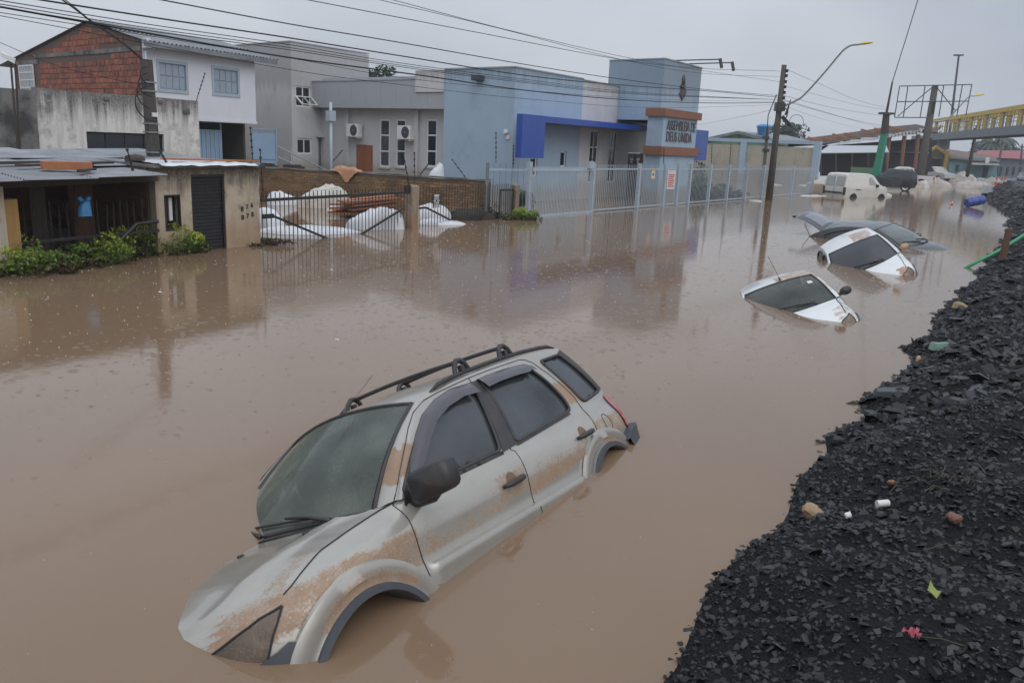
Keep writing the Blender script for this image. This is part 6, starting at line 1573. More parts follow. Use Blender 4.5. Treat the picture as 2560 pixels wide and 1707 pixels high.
def hatchcar(name, loc, deg, label, paintm, wsm, mudfn, mirrormat, extras):
    c = hatch(); root = thing(name, loc, label, 'car', rot=tuple(R(q) for q in deg))
    c.shell(root, paintm, mudfn, .045)
    for w_ in c.windows:
        for o, sg in zip(c.panel(root, 'window', w_, M['suvglass'], -.008), (1, -1)):
            b = MB(); c.line(b, w_, .014, .002, sides=(sg,), closed=True); b.build('seal', M['trim'], o, smooth=True)
    c.windscreen(root, wsm, M['trim'])
    for sg in (1, -1):
        for ln in ([(-.44, .95), (-.43, .6), (-.45, .4)], [(-1.46, .97), (-1.47, .5)]): gap = MB(); c.line(gap, ln, .005, .001, 'a', (sg,)); gap.build('panel_gap', M['dark'], root)
        gap = MB(); gap.tube([(x, y * sg, z) for x, y, z in [tuple(Vector(r_[0]) + Vector((0, 0, .003))) for r_ in c.bonrows[:18]]], .006, 4); gap.build('panel_gap', M['dark'], root)
    for o, sg in zip(c.panel(root, 'head_lamp', c.lamps[0], M['lens'], .004, surf='s', step=.03), (1, -1)):
        b = MB(); c.line(b, c.lamps[0], .009, .004, 's', (sg,), closed=True); b.build('seal', M['dark'], o)
        b = MB(); pl = [(c.s_of_x(x), z) for x, z in c.lamps[0]]; vs, fs = cdt(resample(pl, .04), [], .05); b.add([(q[0], q[1] * sg, q[2]) for q in [c.side(a, z, -.05) for a, z in vs]], fs); b.build('housing', M['chrome'], o)
    for sg in (1, -1):
        b = MB(); rows = [[(-.50 + .07 * t - .05 * math.cos(a) * .3, sg * (.85 + .095 * math.cos(a) * e), .985 + .068 * math.sin(a) * e) for a in np.linspace(0, 2 * math.pi, 13)[:-1]] for t, e in ((-1, .05), (-.8, .75), (-.2, 1.), (.4, .9), (.9, .4), (1, .03))]
        b.grid(rows, closed=True); o = b.build('side_mirror', mirrormat, root, smooth=True)
        b = MB(); b.tube([(-.50, sg * .72, .955), (-.50, sg * .84, .975)], .028, 6); b.build('mirror_stalk', M['trim'], o)
    for y0, y1 in ((.34, -.26), (-.16, -.58)):
        b = MB(); a = Vector(c.wsp(y0 / .66, .0)) + Vector((.02, 0, .008)); e = Vector(c.wsp((y0 + y1) / 2 / .66, .10)) + Vector((.02, 0, .025)); b.tube([a, a.lerp(e, .5) + Vector((0, 0, .01)), e], .010, 5)
        b.tube([Vector(c.wsp((y0 + (y1 - y0) * t) / .66, .06 + .09 * t)) + Vector((.01, 0, .014)) for t in np.linspace(0, 1, 6)], .009, 5); b.build('wiper', M['trim'], root)
    for cx, cz, r_ in c.arches:
        c.flare(root, 'arch_lip', M['greytrim'], cx, cz, [(r_ + .07, .0), (r_ + .06, .02), (r_ - .004, .022), (r_ - .005, -.1)], 0, 180, n=18)
        tyre(c, root, cx, .68, .27, .28, .17, 18)
    c.panel(root, 'front_bumper', [(.66, .30), (.66, .52), (.52, .515), (.38, .50), (.36, .40), (.34, .30)], M['greytrim'], .02, surf='s', step=.05)
    c.cabin(root, M['dark'], M['seat'], .88); c.seats(root, M['seat'], -1.25, .35, .98, (.34, -.34)); 
    extras(c, root); return c, root
def kamud(x, y, z):
    k = 0.
    if z > 1.28 and x > -1.45 and -.02 < y < .62: k = .62
    if x > -1.05 and y > .45 and .95 < z < 1.32 and x < -.35: k = max(k, .52 if z > 1.05 else .35)
    if .0 < x < .45 and y > .45 and z > .62 and z < .86: k = max(k, .50 + .08 * math.sin(z * 90))
    return k
def ka_extra(c, root):
    b = MB(); q = c.roofrows[1][9]; b.tube([(q[0], q[1], q[2]), (q[0] - .02, q[1], q[2] + .05)], [.02, .012], 8); b.tube([(q[0] - .02, q[1], q[2] + .05), (q[0] - .28, q[1] - .03, q[2] + .42)], .004, 4); b.build('aerial', M['trim'], root)
    b = MB(); rows = [[tuple(Vector(c.wsp(.68 + .13 * j, .62 + .10 * i)) + Vector((.004, 0, .004))) for j in range(2)] for i in range(2)]; b.grid(rows); b.build('sticker', M['paper'], root)
hatchcar('sunken_hatchback', (4.508, 11.661, -.863), (22.34, -7.16, -99.47), 'white hatchback with whip aerial sunk to its bonnet, tilted, muddy roof corner', M['kawhite'], M['kaglass'], kamud, M['trim'], ka_extra)
def w2mud(x, y, z):
    k = 0.
    if z > 1.28 and x > -1.7 and .0 < y < .45: k = .60
    if x > -1.05 and y > .45 and .95 < z < 1.32 and x < -.35: k = max(k, .45)
    if x > .25 and y > .4 and z < .8: k = .7
    return k
M['sandmirror'] = plain('sand_coloured_plastic', (.40, .26, .13), .6, var=.2, scale=8)
hatchcar('sunken_hatchback', (7.823, 16.887, -.796), (27.88, 1.39, -100.33), 'white hatchback with dark windscreen sunk beside the black car, mud-caked mirror', M['kawhite'], M['kaglass2'], w2mud, M['sandmirror'], lambda c, r_: None)

# black car with its tailgate up
dk = Car(plan=[(.82, 0), (.80, .2), (.72, .45), (.56, .66), (.34, .79), (.0, .84), (-.6, .85), (-1.6, .85), (-2.4, .84), (-2.9, .78), (-3.2, .6), (-3.32, .3), (-3.34, 0)],
    prof=[(.15, .12), (.35, .03), (.5, 0.), (.7, 0.), (.82, .012), (.92, .04), (1.0, .075), (1.1, .12)],
    ztop=[(.83, .66), (.72, .71), (.5, .78), (.25, .85), (-.1, .93), (-.4, .975), (-1.2, .985), (-2.2, 1.01), (-2.9, 1.03), (-3.4, .98)],
    xa=-.36, fh=.16, famp=[(-.6, .10), (-.3, .15), (.3, .16), (.6, .08), (.83, .03)], lean=.46, bulge=.8, zb=.18, arches=[(0, .3, .35), (-2.6, .3, .35)], lamps=[[(.40, .79), (.60, .73), (.70, .66), (.66, .60), (.52, .64)]],
    aedge=[(-.39, .977), (-.60, 1.12), (-.80, 1.24), (-1.0, 1.34), (-1.10, 1.378)], roofl=[(-1.10, 1.378), (-1.35, 1.415), (-1.7, 1.43), (-2.1, 1.40), (-2.45, 1.32), (-2.75, 1.20)], dedge=[(-2.75, 1.20), (-2.95, 1.09), (-3.05, 1.025)],
    windows=[smooth_loop(w_, 1) for w_ in [[(-.55, 1.015), (-.80, 1.19), (-1.02, 1.30), (-1.25, 1.35), (-1.48, 1.355), (-1.48, 1.02)], [(-1.56, 1.02), (-1.56, 1.355), (-1.9, 1.33), (-2.3, 1.23), (-2.5, 1.13), (-2.35, 1.06)]]],
    wsb=(.03, 1.0), wsbe=(-.30, .70, .965), wst=(-1.0, 1.42), wste=(-1.07, .56, 1.385), bonc=[(.07, 0), (.81, 0)], boncz=[(0, .99), (.3, .95), (.6, .88), (.85, .77), (1, .66)], ridge=0., crown=.04, zroof=1.475, rxc=-2.6)
dr_ = thing('sunken_black_car', (11.08, 22.111, -.857), 'black sunken car with its tailgate raised and rain on the bonnet', 'car', rot=(R(6.78), R(-2.87), R(-47.04)))
dk.shell(dr_, M['blackpaint'], lambda x, y, z: 0., .05, tail=False)
for w_ in dk.windows:
    for o, sg in zip(dk.panel(dr_, 'window', w_, M['suvglass'], -.008), (1, -1)):
        b = MB(); dk.line(b, w_, .016, .002, sides=(sg,), closed=True); b.build('seal', M['trim'], o)
dk.windscreen(dr_, glass('pale_windscreen', (.62, .70, .68), .45, .04, drops=False, film=(.28, .31, .30), filmamt=.5), M['trim'])
dk.cabin(dr_, M['dark'], M['greytrim']); dk.seats(dr_, M['seat'], -1.3, .4, 1.0)
for y0, y1 in ((.40, -.15), (-.10, -.58)):
    b = MB(); a = Vector(dk.wsp(y0 / .7, .0)) + Vector((.02, 0, .01)); e = Vector(dk.wsp((y0 + y1) / 2 / .7, .12)) + Vector((.02, 0, .03)); b.tube([a, e], .012, 5); b.tube([Vector(dk.wsp((y0 + (y1 - y0) * t) / .7, .08 + .1 * t)) + Vector((.01, 0, .016)) for t in np.linspace(0, 1, 6)], .011, 5); b.build('wiper', M['trim'], dr_)
b = MB(); rows = []
for i in range(13):
    t = i / 12; rows.append([(-2.62 - .98 * t - .10 * math.sin(math.pi * t) * 0, y * (1 - .10 * t ** 3), 1.33 + .30 * t + .12 * math.sin(math.pi * t * .8) - .10 * (y / .58) ** 2 - (.10 * max(0, t - .85) / .15)) for y in np.linspace(-.58, .58, 13)])
b.grid(rows); tg = b.build('tailgate', M['blackpaint'], dr_, smooth=True, attrs={'mud': [0.] * len(b.v)})
b = MB(); rows = [[(q[0], q[1] * .86, q[2] + .012) for q in r_[1:-1]] for r_ in rows[1:9]]; b.grid(rows); b.build('rear_window', plain('lilac_wet_glass', (.16, .15, .18), .1, var=.15, scale=3, coat=.6), tg, smooth=True)
b = MB(); b.tube([(-2.85, 0, 1.44), (-3.15, .05, 1.56)], .018, 5); b.build('wiper', M['trim'], tg)
b = MB(); b.box((-3.66, -.35, 1.56), (-3.57, .35, 1.62)); b.build('spoiler', M['blackpaint'], tg, bevel=.02)
for sg in (1, -1):
    b = MB(); b.tube([(-2.95, sg * .58, 1.06), (-3.15, sg * .55, 1.44)], .014, 5); b.build('gas_strut', M['metal'], dr_)
    b = MB(); rows = [[(-.50 + .08 * t, sg * (.90 + .11 * math.cos(a) * e), 1.03 + .07 * math.sin(a) * e) for a in np.linspace(0, 2 * math.pi, 11)[:-1]] for t, e in ((-1, .05), (-.7, .8), (0, 1.), (.7, .7), (1, .03))]; b.grid(rows, closed=True); b.build('side_mirror', M['blackpaint'], dr_, smooth=True)
for cx, cz, r_ in dk.arches: tyre(dk, dr_, cx, .72, .3, .31, .19, 16)
for o, sg in zip(dk.panel(dr_, 'head_lamp', dk.lamps[0], M['lens'], .004, surf='s', step=.04), (1, -1)): pass

# ------------------------------------------------------------------ parked vehicles farther up the flooded street
def boxcar(name, loc, heading, label, profile, width, mat, windows=(), rear=(), front=(), wheels=(), extras=None, tumble=.16, belt=1.0, pitch=0., roll=0., lights=True, rimmat=None, group=None):
    """vehicle from a side outline (x forward, z up): rounded body, panes, wheels, lamps"""
    root = thing(name, loc, label, 'car' if 'van' not in name and 'pickup' not in name else ('van' if 'van' in name else 'pickup'), group, rot=(roll, pitch, heading))
    h = width / 2; zmax = max(q[1] for q in profile)
    yw = lambda z: h - (tumble * max(0, z - belt) / max(.01, zmax - belt)) - .05 * max(0, .45 - z)
    pl = resample(profile, .12); vs, fs = cdt(pl, [], .14); b = MB()
    xs = [q[0] for q in profile]; x0, x1 = min(xs), max(xs)
    def Y(x, z):
        e = .14 * max(0, 1 - (x - x0) / .25) ** 2 + .20 * max(0, 1 - (x1 - x) / .35) ** 2
        return yw(z) - e
    for sg in (1, -1): b.add([(x, sg * Y(x, z), z) for x, z in vs], [f_ if sg < 0 else f_[::-1] for f_ in fs])
    rows = [[(x, t * Y(x, z), z + .035 * (1 - t * t) * (1 if z > belt else .4)) for t in np.linspace(-1, 1, 7)] for x, z in pl]; rows.append(rows[0]); b.grid(rows)
    b.build('body', mat, root, smooth=45, attrs={'mud': [.34 if z < .62 else 0. for x, y, z in b.v]})
    for nm, poly, mt in windows:
        for sg in (1, -1):
            b = MB(); vs, fs = cdt(resample(poly, .15), [], .2); b.add([(x, sg * (Y(x, z) + .012), z) for x, z in vs], fs); b.build(nm, mt, root)
    for nm, xz, yz, mt in rear:       # pieces on the sloped rear or front: ((x0,z0),(x1,z1)), (ya,yb)
        (xa_, za), (xb_, zb_) = xz; b = MB(); b.add([(xa_, yz[0], za), (xa_, yz[1], za), (xb_, yz[1], zb_), (xb_, yz[0], zb_)], [(0, 1, 2, 3)]); b.build(nm, mt, root)
    for cx, r_ in wheels:
        for sg in (1, -1):
            b = MB(); pr = [(r_ * .6, .02), (r_ * .97, .03), (r_, 0), (r_, -.18)]
            b.grid([[(cx + a * math.cos(t), sg * (h - .02 + d), r_ + a * math.sin(t)) for t in np.linspace(0, 2 * math.pi, 19)[:-1]] for a, d in pr], closed=True); wh_ = b.build('wheel', M['rubber'], root, smooth=40)
            b = MB(); b.grid([[(cx + a * math.cos(t), sg * (h - .02 + d), r_ + a * math.sin(t)) for t in np.linspace(0, 2 * math.pi, 13)[:-1]] for a, d in ((r_ * .62, .025), (r_ * .5, -.01), (.02, .01))], closed=True); b.build('rim', rimmat or M['metal'], wh_)
        b = MB()
        for sg in (1, -1):
            b.add([(cx, sg * (h + .006 - .0), r_)] + [(cx + (r_ + .07) * math.cos(t), sg * (Y(cx, .6) + .006), r_ + (r_ + .07) * math.sin(t)) for t in np.linspace(0, math.pi, 15)], [(0, i, i + 1) for i in range(1, 15)])
        b.build('wheel_arch', M['dark'], root, kind=None)
    if extras: extras(root, Y)
    return root
M['vanwhite'] = paint('van_white_paint', (.60, .585, .54), .0, .4, mud=(.36, .24, .14), dirt=.35)
M['darkpaint'] = paint('dark_blue_paint', (.022, .026, .036), .2, .25, dirt=.2)
M['pickwhite'] = paint('pickup_white_paint', (.62, .62, .60), .0, .35, dirt=.2)
M['paleglass'] = plain('misted_glass', (.30, .32, .31), .15, var=.15, scale=3, spec=.6)
M['amber'] = plain('amber_lamp', (.55, .16, .03), .3)
def hd(x, y): return math.atan2(y, x)
# white delivery van, tail towards us
vanp = [(-2.05, .30), (-2.08, .95), (-2.02, 1.30), (-1.92, 1.72), (-1.7, 1.80), (.2, 1.80), (.5, 1.70), (1.05, 1.18), (1.25, 1.10), (1.75, .98), (1.95, .78), (1.98, .35), (1.9, .25), (-1.95, .25)]
def van_x(root, Y):
    for i, (ya, yb) in enumerate(((.06, .66), (-.66, -.06))):
        b = MB(); b.add([(-2.09, ya, 1.08), (-2.09, yb, 1.08), (-1.975, yb - .02, 1.62), (-1.975, ya + .02, 1.62)], [(0, 1, 2, 3)]); b.build('rear_window', M['paleglass'], root)
    b = MB(); b.box((-2.12, -.60, .62), (-2.085, -.08 + .7, .72)); b.build('number_plate', M['wood_dark'], root)
    b = MB(); b.box((-2.095, -.006, .4), (-2.088, .006, 1.7)); b.build('door_gap', M['dark'], root)
    for sg in (1, -1): b = MB(); b.box((-2.09, sg * .72 - .07, .55), (-2.0, sg * .72 + .07, 1.0)); b.build('tail_lamp', M['wood_dark'], root)
    b = MB(); b.box((-2.16, -.78, .22), (-2.06, .78, .42)); b.build('rear_bumper', M['trim'], root, bevel=.03)
    for sg in (1, -1):
        b = MB(); b.box((.62, sg * .90 - .08, 1.02), (.74, sg * .90 + .08, 1.2)); b.build('side_mirror', M['trim'], root, bevel=.02)
        b = MB(); b.box((-1.2, sg * .865 - .01, .86), (-.75, sg * .865 + .01, .90)); b.build('door_rail', M['trim'], root)
vl = G(2100, 492); boxcar('delivery_van', (vl.x + 1.4, vl.y + 1.15, -.42), hd(.86, .51), 'old white delivery van standing axle-deep with misted rear windows', vanp, 1.72, M['vanwhite'], [('window', [(.02, 1.16), (.02, 1.58), (.28, 1.60), (.78, 1.16)], M['paleglass'])], wheels=((1.25, .30), (-1.35, .30)), tumble=.18, extras=van_x)
# dark SUV behind it
suvp = [(-1.95, .35), (-2.05, .7), (-2.0, 1.05), (-1.8, 1.52), (-1.55, 1.62), (-.2, 1.66), (.1, 1.60), (.75, 1.10), (1.55, .98), (1.8, .80), (1.85, .4), (1.7, .3), (-1.85, .3)]
dl = G(2226, 478); boxcar('parked_dark_suv', (dl.x + .9, dl.y + 2.6, -.05), hd(-.9, .45), 'dark blue SUV with silver wheels parked behind the white van', suvp, 1.80, M['darkpaint'], [('window', [(-1.65, 1.06), (-1.55, 1.45), (-.75, 1.50), (-.75, 1.05)], M['glassdark']), ('window', [(-.68, 1.05), (-.68, 1.50), (.05, 1.48), (.45, 1.08)], M['glassdark'])], wheels=((1.2, .36), (-1.28, .36)), rear=[('rear_window', ((-2.03, 1.08), (-1.84, 1.48)), (-.6, .6), M['glassdark']), ('tail_lamp', ((-2.055, .85), (-2.03, 1.05)), (.62, .80), M['tail']), ('tail_lamp', ((-2.055, .85), (-2.03, 1.05)), (-.80, -.62), M['tail'])], rimmat=M['chrome'])
# white pickups
pkp = [(-2.65, .55), (-2.68, .80), (-2.66, 1.10), (-1.0, 1.12), (-.95, 1.22), (-.9, 1.70), (-.6, 1.80), (.35, 1.80), (.6, 1.72), (1.15, 1.20), (2.2, 1.08), (2.45, .95), (2.5, .55), (2.3, .42), (-2.5, .42)]
def pick_x(root, Y):
    b = MB(); b.box((-2.6, -.72, .85), (-1.05, .72, 1.125), None); b.build('load_bed', M['dark'], root)
    b = MB(); b.box((-2.76, -.8, .5), (-2.66, .8, .62)); b.build('rear_bumper', M['metal'], root, bevel=.02)
    for sg in (1, -1): b = MB(); b.box((-2.70, sg * .80 - .07, .75), (-2.6, sg * .80 + .07, 1.05)); b.build('tail_lamp', M['tail'], root)
pw = [('window', [(-.8, 1.24), (-.8, 1.64), (-.2, 1.66), (-.2, 1.24)], M['glassdark']), ('window', [(-.12, 1.24), (-.12, 1.66), (.5, 1.62), (.85, 1.24)], M['glassdark'])]
pl_ = G(2290, 468); boxcar('white_pickup', (pl_.x - .3, pl_.y + 2.5, -.1), hd(-.93, .36), 'white double-cab pickup parked beside the dark SUV', pkp, 1.85, M['pickwhite'], pw, wheels=((1.6, .38), (-1.6, .38)), extras=pick_x, belt=1.2)
p2 = G(2333, 454); boxcar('white_pickup', (p2.x, p2.y, -.05), hd(.30, -.95), 'white pickup facing the road behind the first pickup', pkp, 1.85, M['pickwhite'], pw, wheels=((1.6, .38), (-1.6, .38)), extras=pick_x, belt=1.2, rear=[('windscreen', ((1.12, 1.24), (.64, 1.70)), (-.72, .72), M['paleglass'])])
sed = [(-2.1, .4), (-2.15, .8), (-1.9, .98), (-1.3, 1.05), (-.9, 1.42), (.2, 1.44), (.9, 1.02), (1.7, .9), (1.95, .7), (1.95, .35), (-2, .3)]
sw = [('window', [(-1.15, 1.06), (-.85, 1.36), (-.2, 1.38), (-.2, 1.04)], M['glassdark']), ('window', [(-.14, 1.04), (-.14, 1.38), (.15, 1.37), (.65, 1.04)], M['glassdark'])]
c1 = G(2410, 455); boxcar('parked_sedan', (c1.x, c1.y + 9, -.35), hd(.96, -.25), 'dark blue sedan half hidden behind the pile of sacks', sed, 1.75, M['darkpaint'], sw, wheels=((1.3, .31), (-1.35, .31)))
c2 = G(2360, 452); boxcar('parked_sedan', (c2.x, c2.y + 14, -.3), hd(.96, -.25), 'dark car beyond the second white pickup', sed, 1.75, M['darkpaint'], sw, wheels=((1.3, .31), (-1.35, .31)))
c3 = G(2150, 440); boxcar('parked_sedan', (c3.x, c3.y - 14, -.45), hd(.9, .4), 'grey car roof showing between the white van and dark SUV', sed, 1.75, paint('grey_paint', (.16, .18, .21), .3), sw, wheels=((1.3, .31), (-1.35, .31)))
c4 = G(2570, 470); boxcar('parked_sedan', (c4.x + .8, c4.y + 2, .15), hd(-.5, -.86), 'dark car driving on the wet road past the traffic cones', sed, 1.75, paint('graphite_paint', (.05, .055, .06), .3), sw, wheels=((1.3, .31), (-1.35, .31)), rear=[('windscreen', ((.88, 1.06), (.25, 1.41)), (-.65, .65), M['paleglass'])])
# ------------------------------------------------------------------ panel wall and green house
def PD(x, y, Y):
    d = ray(x, y); t = Y / d[1]; return Vector((t * d[0], Y, HC + t * d[2]))
b0 = G(2045, 463); FW = Frame(b0, (.76, -.65), (.65, .76)); AW = at(FW, 0); fw_ = fn_u(FW, 0)
pw_ = thing('panel_wall', FW.P(-8, 0, 0), 'long beige panel wall with pale blue concrete pillars beyond the church fence', 'wall')
uA = AW(1700, 400)[0]; zT = AW(2035, 362)[1]; zTl = AW(1740, 358)[1]
M['beige'] = wall('beige_panel', (.40, .37, .30), (.14, .13, .11), .35, .8, low=(.26, .21, .15), lowz=1.0)
mid = AW(1854, 420)[0]; uZ = AW(2037, 420)[0]
for k, (a, b) in enumerate(((uA, mid - .3), (mid + .3, uZ - .3))):
    n = 4
    for i in range(n):
        x0, x1 = a + (b - a) * i / n, a + (b - a) * (i + 1) / n - .02
        mb = MB(); fbox(mb, fw_, x0, x1, -.8, zT - .25, .05, .2); mb.build('panel', M['beige'], pw_)
for u in (mid, uZ): mb = MB(); fbox(mb, fw_, u - .28, u + .28, -.8, zT - .01, -.1, .25); mb.build('pillar', M['cblue'], pw_)
mb = MB(); fbox(mb, fw_, uA, uZ + .25, zT, zT + .28, -.06, .3); mb.build('beam', M['cblue'], pw_)
Vg = 14.; Agr = at(FW, Vg); fgr = fn_u(FW, Vg)
gr = thing('green_house', FW.P(-9, Vg, 0), 'green gabled house with dark roof behind the panel wall', 'house')
pk_ = Agr(1850, 328); l_ = Agr(1735, 352); r_ = Agr(1945, 348)
mb = MB(); panel(mb, fgr, [(l_[0] - 3, -.5), (r_[0] + 1, -.5), (r_[0] + 1, r_[1] - .4), (pk_[0], pk_[1] - .3), (l_[0] - 3, l_[1] - .9)], (), .2); mb.build('gable', plain('green_paint', (.15, .29, .20), .8, var=.15, scale=.5), gr)
for a, b in (((l_[0] - 3.3, l_[1] - .75), pk_), (pk_, (r_[0] + 1.3, r_[1] - .35))):
    mb = MB(); mb.add([fgr(a[0], a[1], -.5), fgr(b[0], b[1], -.5), fgr(b[0], b[1], 12), fgr(a[0], a[1], 12), fgr(a[0], a[1] - .3, -.5), fgr(b[0], b[1] - .3, -.5)], [(0, 1, 2, 3), (4, 5, 1, 0)]); mb.build('roof_slope', M['roofsheet'], gr)
mb = MB(); fbox(mb, fgr, pk_[0] - .1, pk_[0] + .15, 1, pk_[1] - .4, -.08, 0); mb.build('pilaster', plain('dark_green_paint', (.08, .2, .15), .8), gr)
t_ = Agr(1896, 336); mb = MB(); mb.lathe([(.55, 0), (.72, .85), (.80, .9), (.80, 1.0), (.6, 1.15), (.01, 1.25)], fgr(t_[0], t_[1] - .15, 1.2), 18); mb.build('water_tank', plain('blue_tank_plastic', (.03, .20, .46), .4, var=.1), label='round blue plastic water tank on the green house roof', cat='water tank', smooth=50)
# ------------------------------------------------------------------ half-stripped market hall
YH = 92.; h3 = lambda x, y, dy=0.: PD(x, y, YH + dy)
mh = thing('market_hall', (h3(2180, 430).x, YH, 0), 'long half-stripped hall roof with bare rafters and a row of light holes', 'building')
edge = [(1895, 362), (1960, 352), (2060, 340), (2150, 328), (2215, 318), (2290, 311), (2345, 322)]
M['thatch'] = plain('dark_roof_boards', (.05, .038, .034), .85, var=.4, scale=1.2, dirt=(.12, .06, .04), dirtamt=.3)
low = [(1895, 372), (1960, 366), (2060, 360), (2150, 346), (2215, 338), (2290, 330), (2345, 332)]
mb = MB(); rows = [[h3(x, y, 6 + .0) for x, y in edge], [h3(x, y, 0) for x, y in low], [h3(x, y + 2.5, .3) for x, y in low]]; mb.grid(rows); mb.build('roof', M['thatch'], mh)
for k, (x, y) in enumerate([(1925, 360), (1950, 356), (1978, 354), (2005, 352), (2032, 347), (2062, 345), (2094, 339), (2124, 334), (2165, 328), (2198, 322), (2232, 319)]):
    y0 = y + 2; a = h3(x - 12, y0 - 4 + (k % 2) * 3, 3); b = h3(x + 22, y0 + 6 - (k % 3), 1.5); mb = MB(); mb.bar(a, b, .22, .3); mb.build('rafter', M['wood_orange'], mh)
for k in range(26):
    t = k / 25; x = 2095 + (2312 - 2095) * t; y = 357 + (325 - 357) * t + rng.uniform(-2, 2) + 2; p = h3(x, y, -.25); s_ = .20 + .12 * t
    mb = MB(); mb.add([p + Vector((-s_, 0, -s_ * .6)), p + Vector((s_, 0, -s_ * .7)), p + Vector((s_ * .8, 0, s_ * .7)), p + Vector((-s_ * .7, 0, s_ * .6))], [(0, 1, 2, 3)]); mb.build('roof_light', M['paper'], mh)
for x, y in ((2224, 340), (2262, 335), (2296, 333)):
    mb = MB(); mb.tube([h3(x, y, .5), PD(x - 10, 425, YH + .5)], .22, 6); mb.build('pillar', M['terra'], mh)
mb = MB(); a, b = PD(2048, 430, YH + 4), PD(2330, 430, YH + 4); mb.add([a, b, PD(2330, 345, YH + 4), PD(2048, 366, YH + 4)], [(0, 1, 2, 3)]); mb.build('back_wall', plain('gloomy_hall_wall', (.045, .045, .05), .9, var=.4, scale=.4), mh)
# low shop in front of the hall
YS = 84.
lp = thing('low_shop', (PD(2130, 420, YS).x, YS, 0), 'low open-fronted shop with pale sheet metal roof behind the parked cars', 'shop')
mb = MB(); mb.add([PD(2046, 382, YS), PD(2222, 380, YS), PD(2216, 364, YS + 7), PD(2072, 364, YS + 7), PD(2046, 384, YS), PD(2222, 382, YS)], [(0, 1, 2, 3), (4, 5, 1, 0)]); mb.build('roof', plain('pale_sheet_roof', (.42, .44, .47), .4, var=.12, scale=.8), lp)
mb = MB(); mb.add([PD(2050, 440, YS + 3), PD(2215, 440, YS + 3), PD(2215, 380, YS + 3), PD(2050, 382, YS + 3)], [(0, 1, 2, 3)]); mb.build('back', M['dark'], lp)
for x in (2052, 2090, 2130, 2170, 2214): mb = MB(); mb.tube([PD(x, 438, YS + .1), PD(x, 383, YS + .1)], .08, 6); mb.build('pillar', M['wood_dark'], lp)
mb = MB(); q0, q1 = PD(2125, 425, YS - .3), PD(2180, 425, YS - .3); mb.box((q0.x, YS - .6, -.5), (q1.x, YS - .4, q0.z + .3)); mb.build('counter', plain('green_counter', (.08, .16, .09), .7), lp)
s2 = thing('brick_shop', (PD(2270, 420, 97).x, 97, 0), 'brown shop front with pale awning under the hall roof', 'shop')
mb = MB(); q0, q1 = PD(2222, 430, 97), PD(2320, 430, 97); mb.box((q0.x, 97, -.5), (q1.x, 98, PD(2270, 383, 97).z)); mb.build('front', M['darkbrick'], s2)
mb = MB(); mb.add([PD(2218, 382, 95.5), PD(2322, 384, 95.5), PD(2322, 366, 99), PD(2218, 366, 99)], [(0, 1, 2, 3)]); mb.build('awning', MATS['pale_sheet_roof'], s2)
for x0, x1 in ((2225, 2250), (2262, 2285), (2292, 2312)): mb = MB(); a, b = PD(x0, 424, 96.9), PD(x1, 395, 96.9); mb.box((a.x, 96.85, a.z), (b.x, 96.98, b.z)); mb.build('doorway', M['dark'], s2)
yh = thing('yellow_gable_house', (PD(2350, 430, 104).x, 104, 0), 'small weathered house with yellow-edged gable behind the pickups', 'house')
mb = MB(); P = [PD(x, y, 104) for x, y in ((2318, 432), (2372, 432), (2372, 392), (2340, 368), (2318, 385))]; n = len(P); mb.add(P + [q + Vector((2, 6, 0)) for q in P], [tuple(range(n))] + [(i, (i + 1) % n, n + (i + 1) % n, n + i) for i in range(n)]); mb.build('wall', plain('weathered_boards', (.17, .15, .13), .85, var=.3, scale=1.), yh)
for a, b in (((2312, 388), (2340, 367)), ((2340, 367), (2378, 394))): mb = MB(); mb.bar(PD(*a, 103.6), PD(*b, 103.6), .25, .3); mb.build('barge_board', plain('yellow_board', (.42, .30, .06), .7), yh)
mb = MB(); a = PD(2325, 420, 103.8); b = PD(2352, 398, 103.8); mb.box((a.x, 103.6, a.z), (b.x, 103.9, b.z)); mb.build('opening', M['dark'], yh)
mb = MB(); a = PD(2356, 425, 103.5); b = PD(2372, 378, 103.5); mb.box((a.x, 103.3, a.z), (b.x, 103.6, b.z)); mb.build('sign_panel', MATS['yellow_board'], yh)
# teal house
YT = 118.
th = thing('teal_house', (PD(2420, 440, YT).x, YT, 0), 'single-storey teal house with brown roof edge beyond the sack pile', 'house')
M['teal'] = wall('teal_paint', (.16, .29, .31), (.10, .15, .16), .2, .3)
mb = MB(); P = [PD(x, y, YT) for x, y in ((2360, 445), (2492, 445), (2492, 400), (2372, 388), (2360, 390))]; n = len(P); mb.add(P + [q + Vector((3, 9, 0)) for q in P], [tuple(range(n))] + [(i, (i + 1) % n, n + (i + 1) % n, n + i) for i in range(n)]); mb.build('wall', M['teal'], th)
mb = MB(); mb.add([PD(2355, 393, YT - .6), PD(2500, 405, YT - .6), PD(2480, 388, YT + 8), PD(2368, 373, YT + 8), PD(2355, 396, YT - .6), PD(2500, 408, YT - .6)], [(0, 1, 2, 3), (4, 5, 1, 0)]); mb.build('roof', plain('brown_roof', (.15, .10, .085), .8, var=.2, scale=.6), th)
mb = MB(); a, b = PD(2388, 428, YT - .1), PD(2398, 413, YT - .1); mb.box((a.x, YT - .15, a.z), (b.x, YT - .02, b.z)); mb.build('window', M['glassdark'], th)
mb = MB(); a, b = PD(2456, 444, YT - .1), PD(2472, 415, YT - .1); mb.box((a.x, YT - .15, a.z), (b.x, YT - .02, b.z)); mb.build('doorway', M['dark'], th)
mb = MB(); mb.add([PD(2425, 412, YT - 3), PD(2500, 414, YT - 3), PD(2495, 408, YT), PD(2425, 404, YT)], [(0, 1, 2, 3)]); mb.build('porch_roof', M['roofsheet'], th)
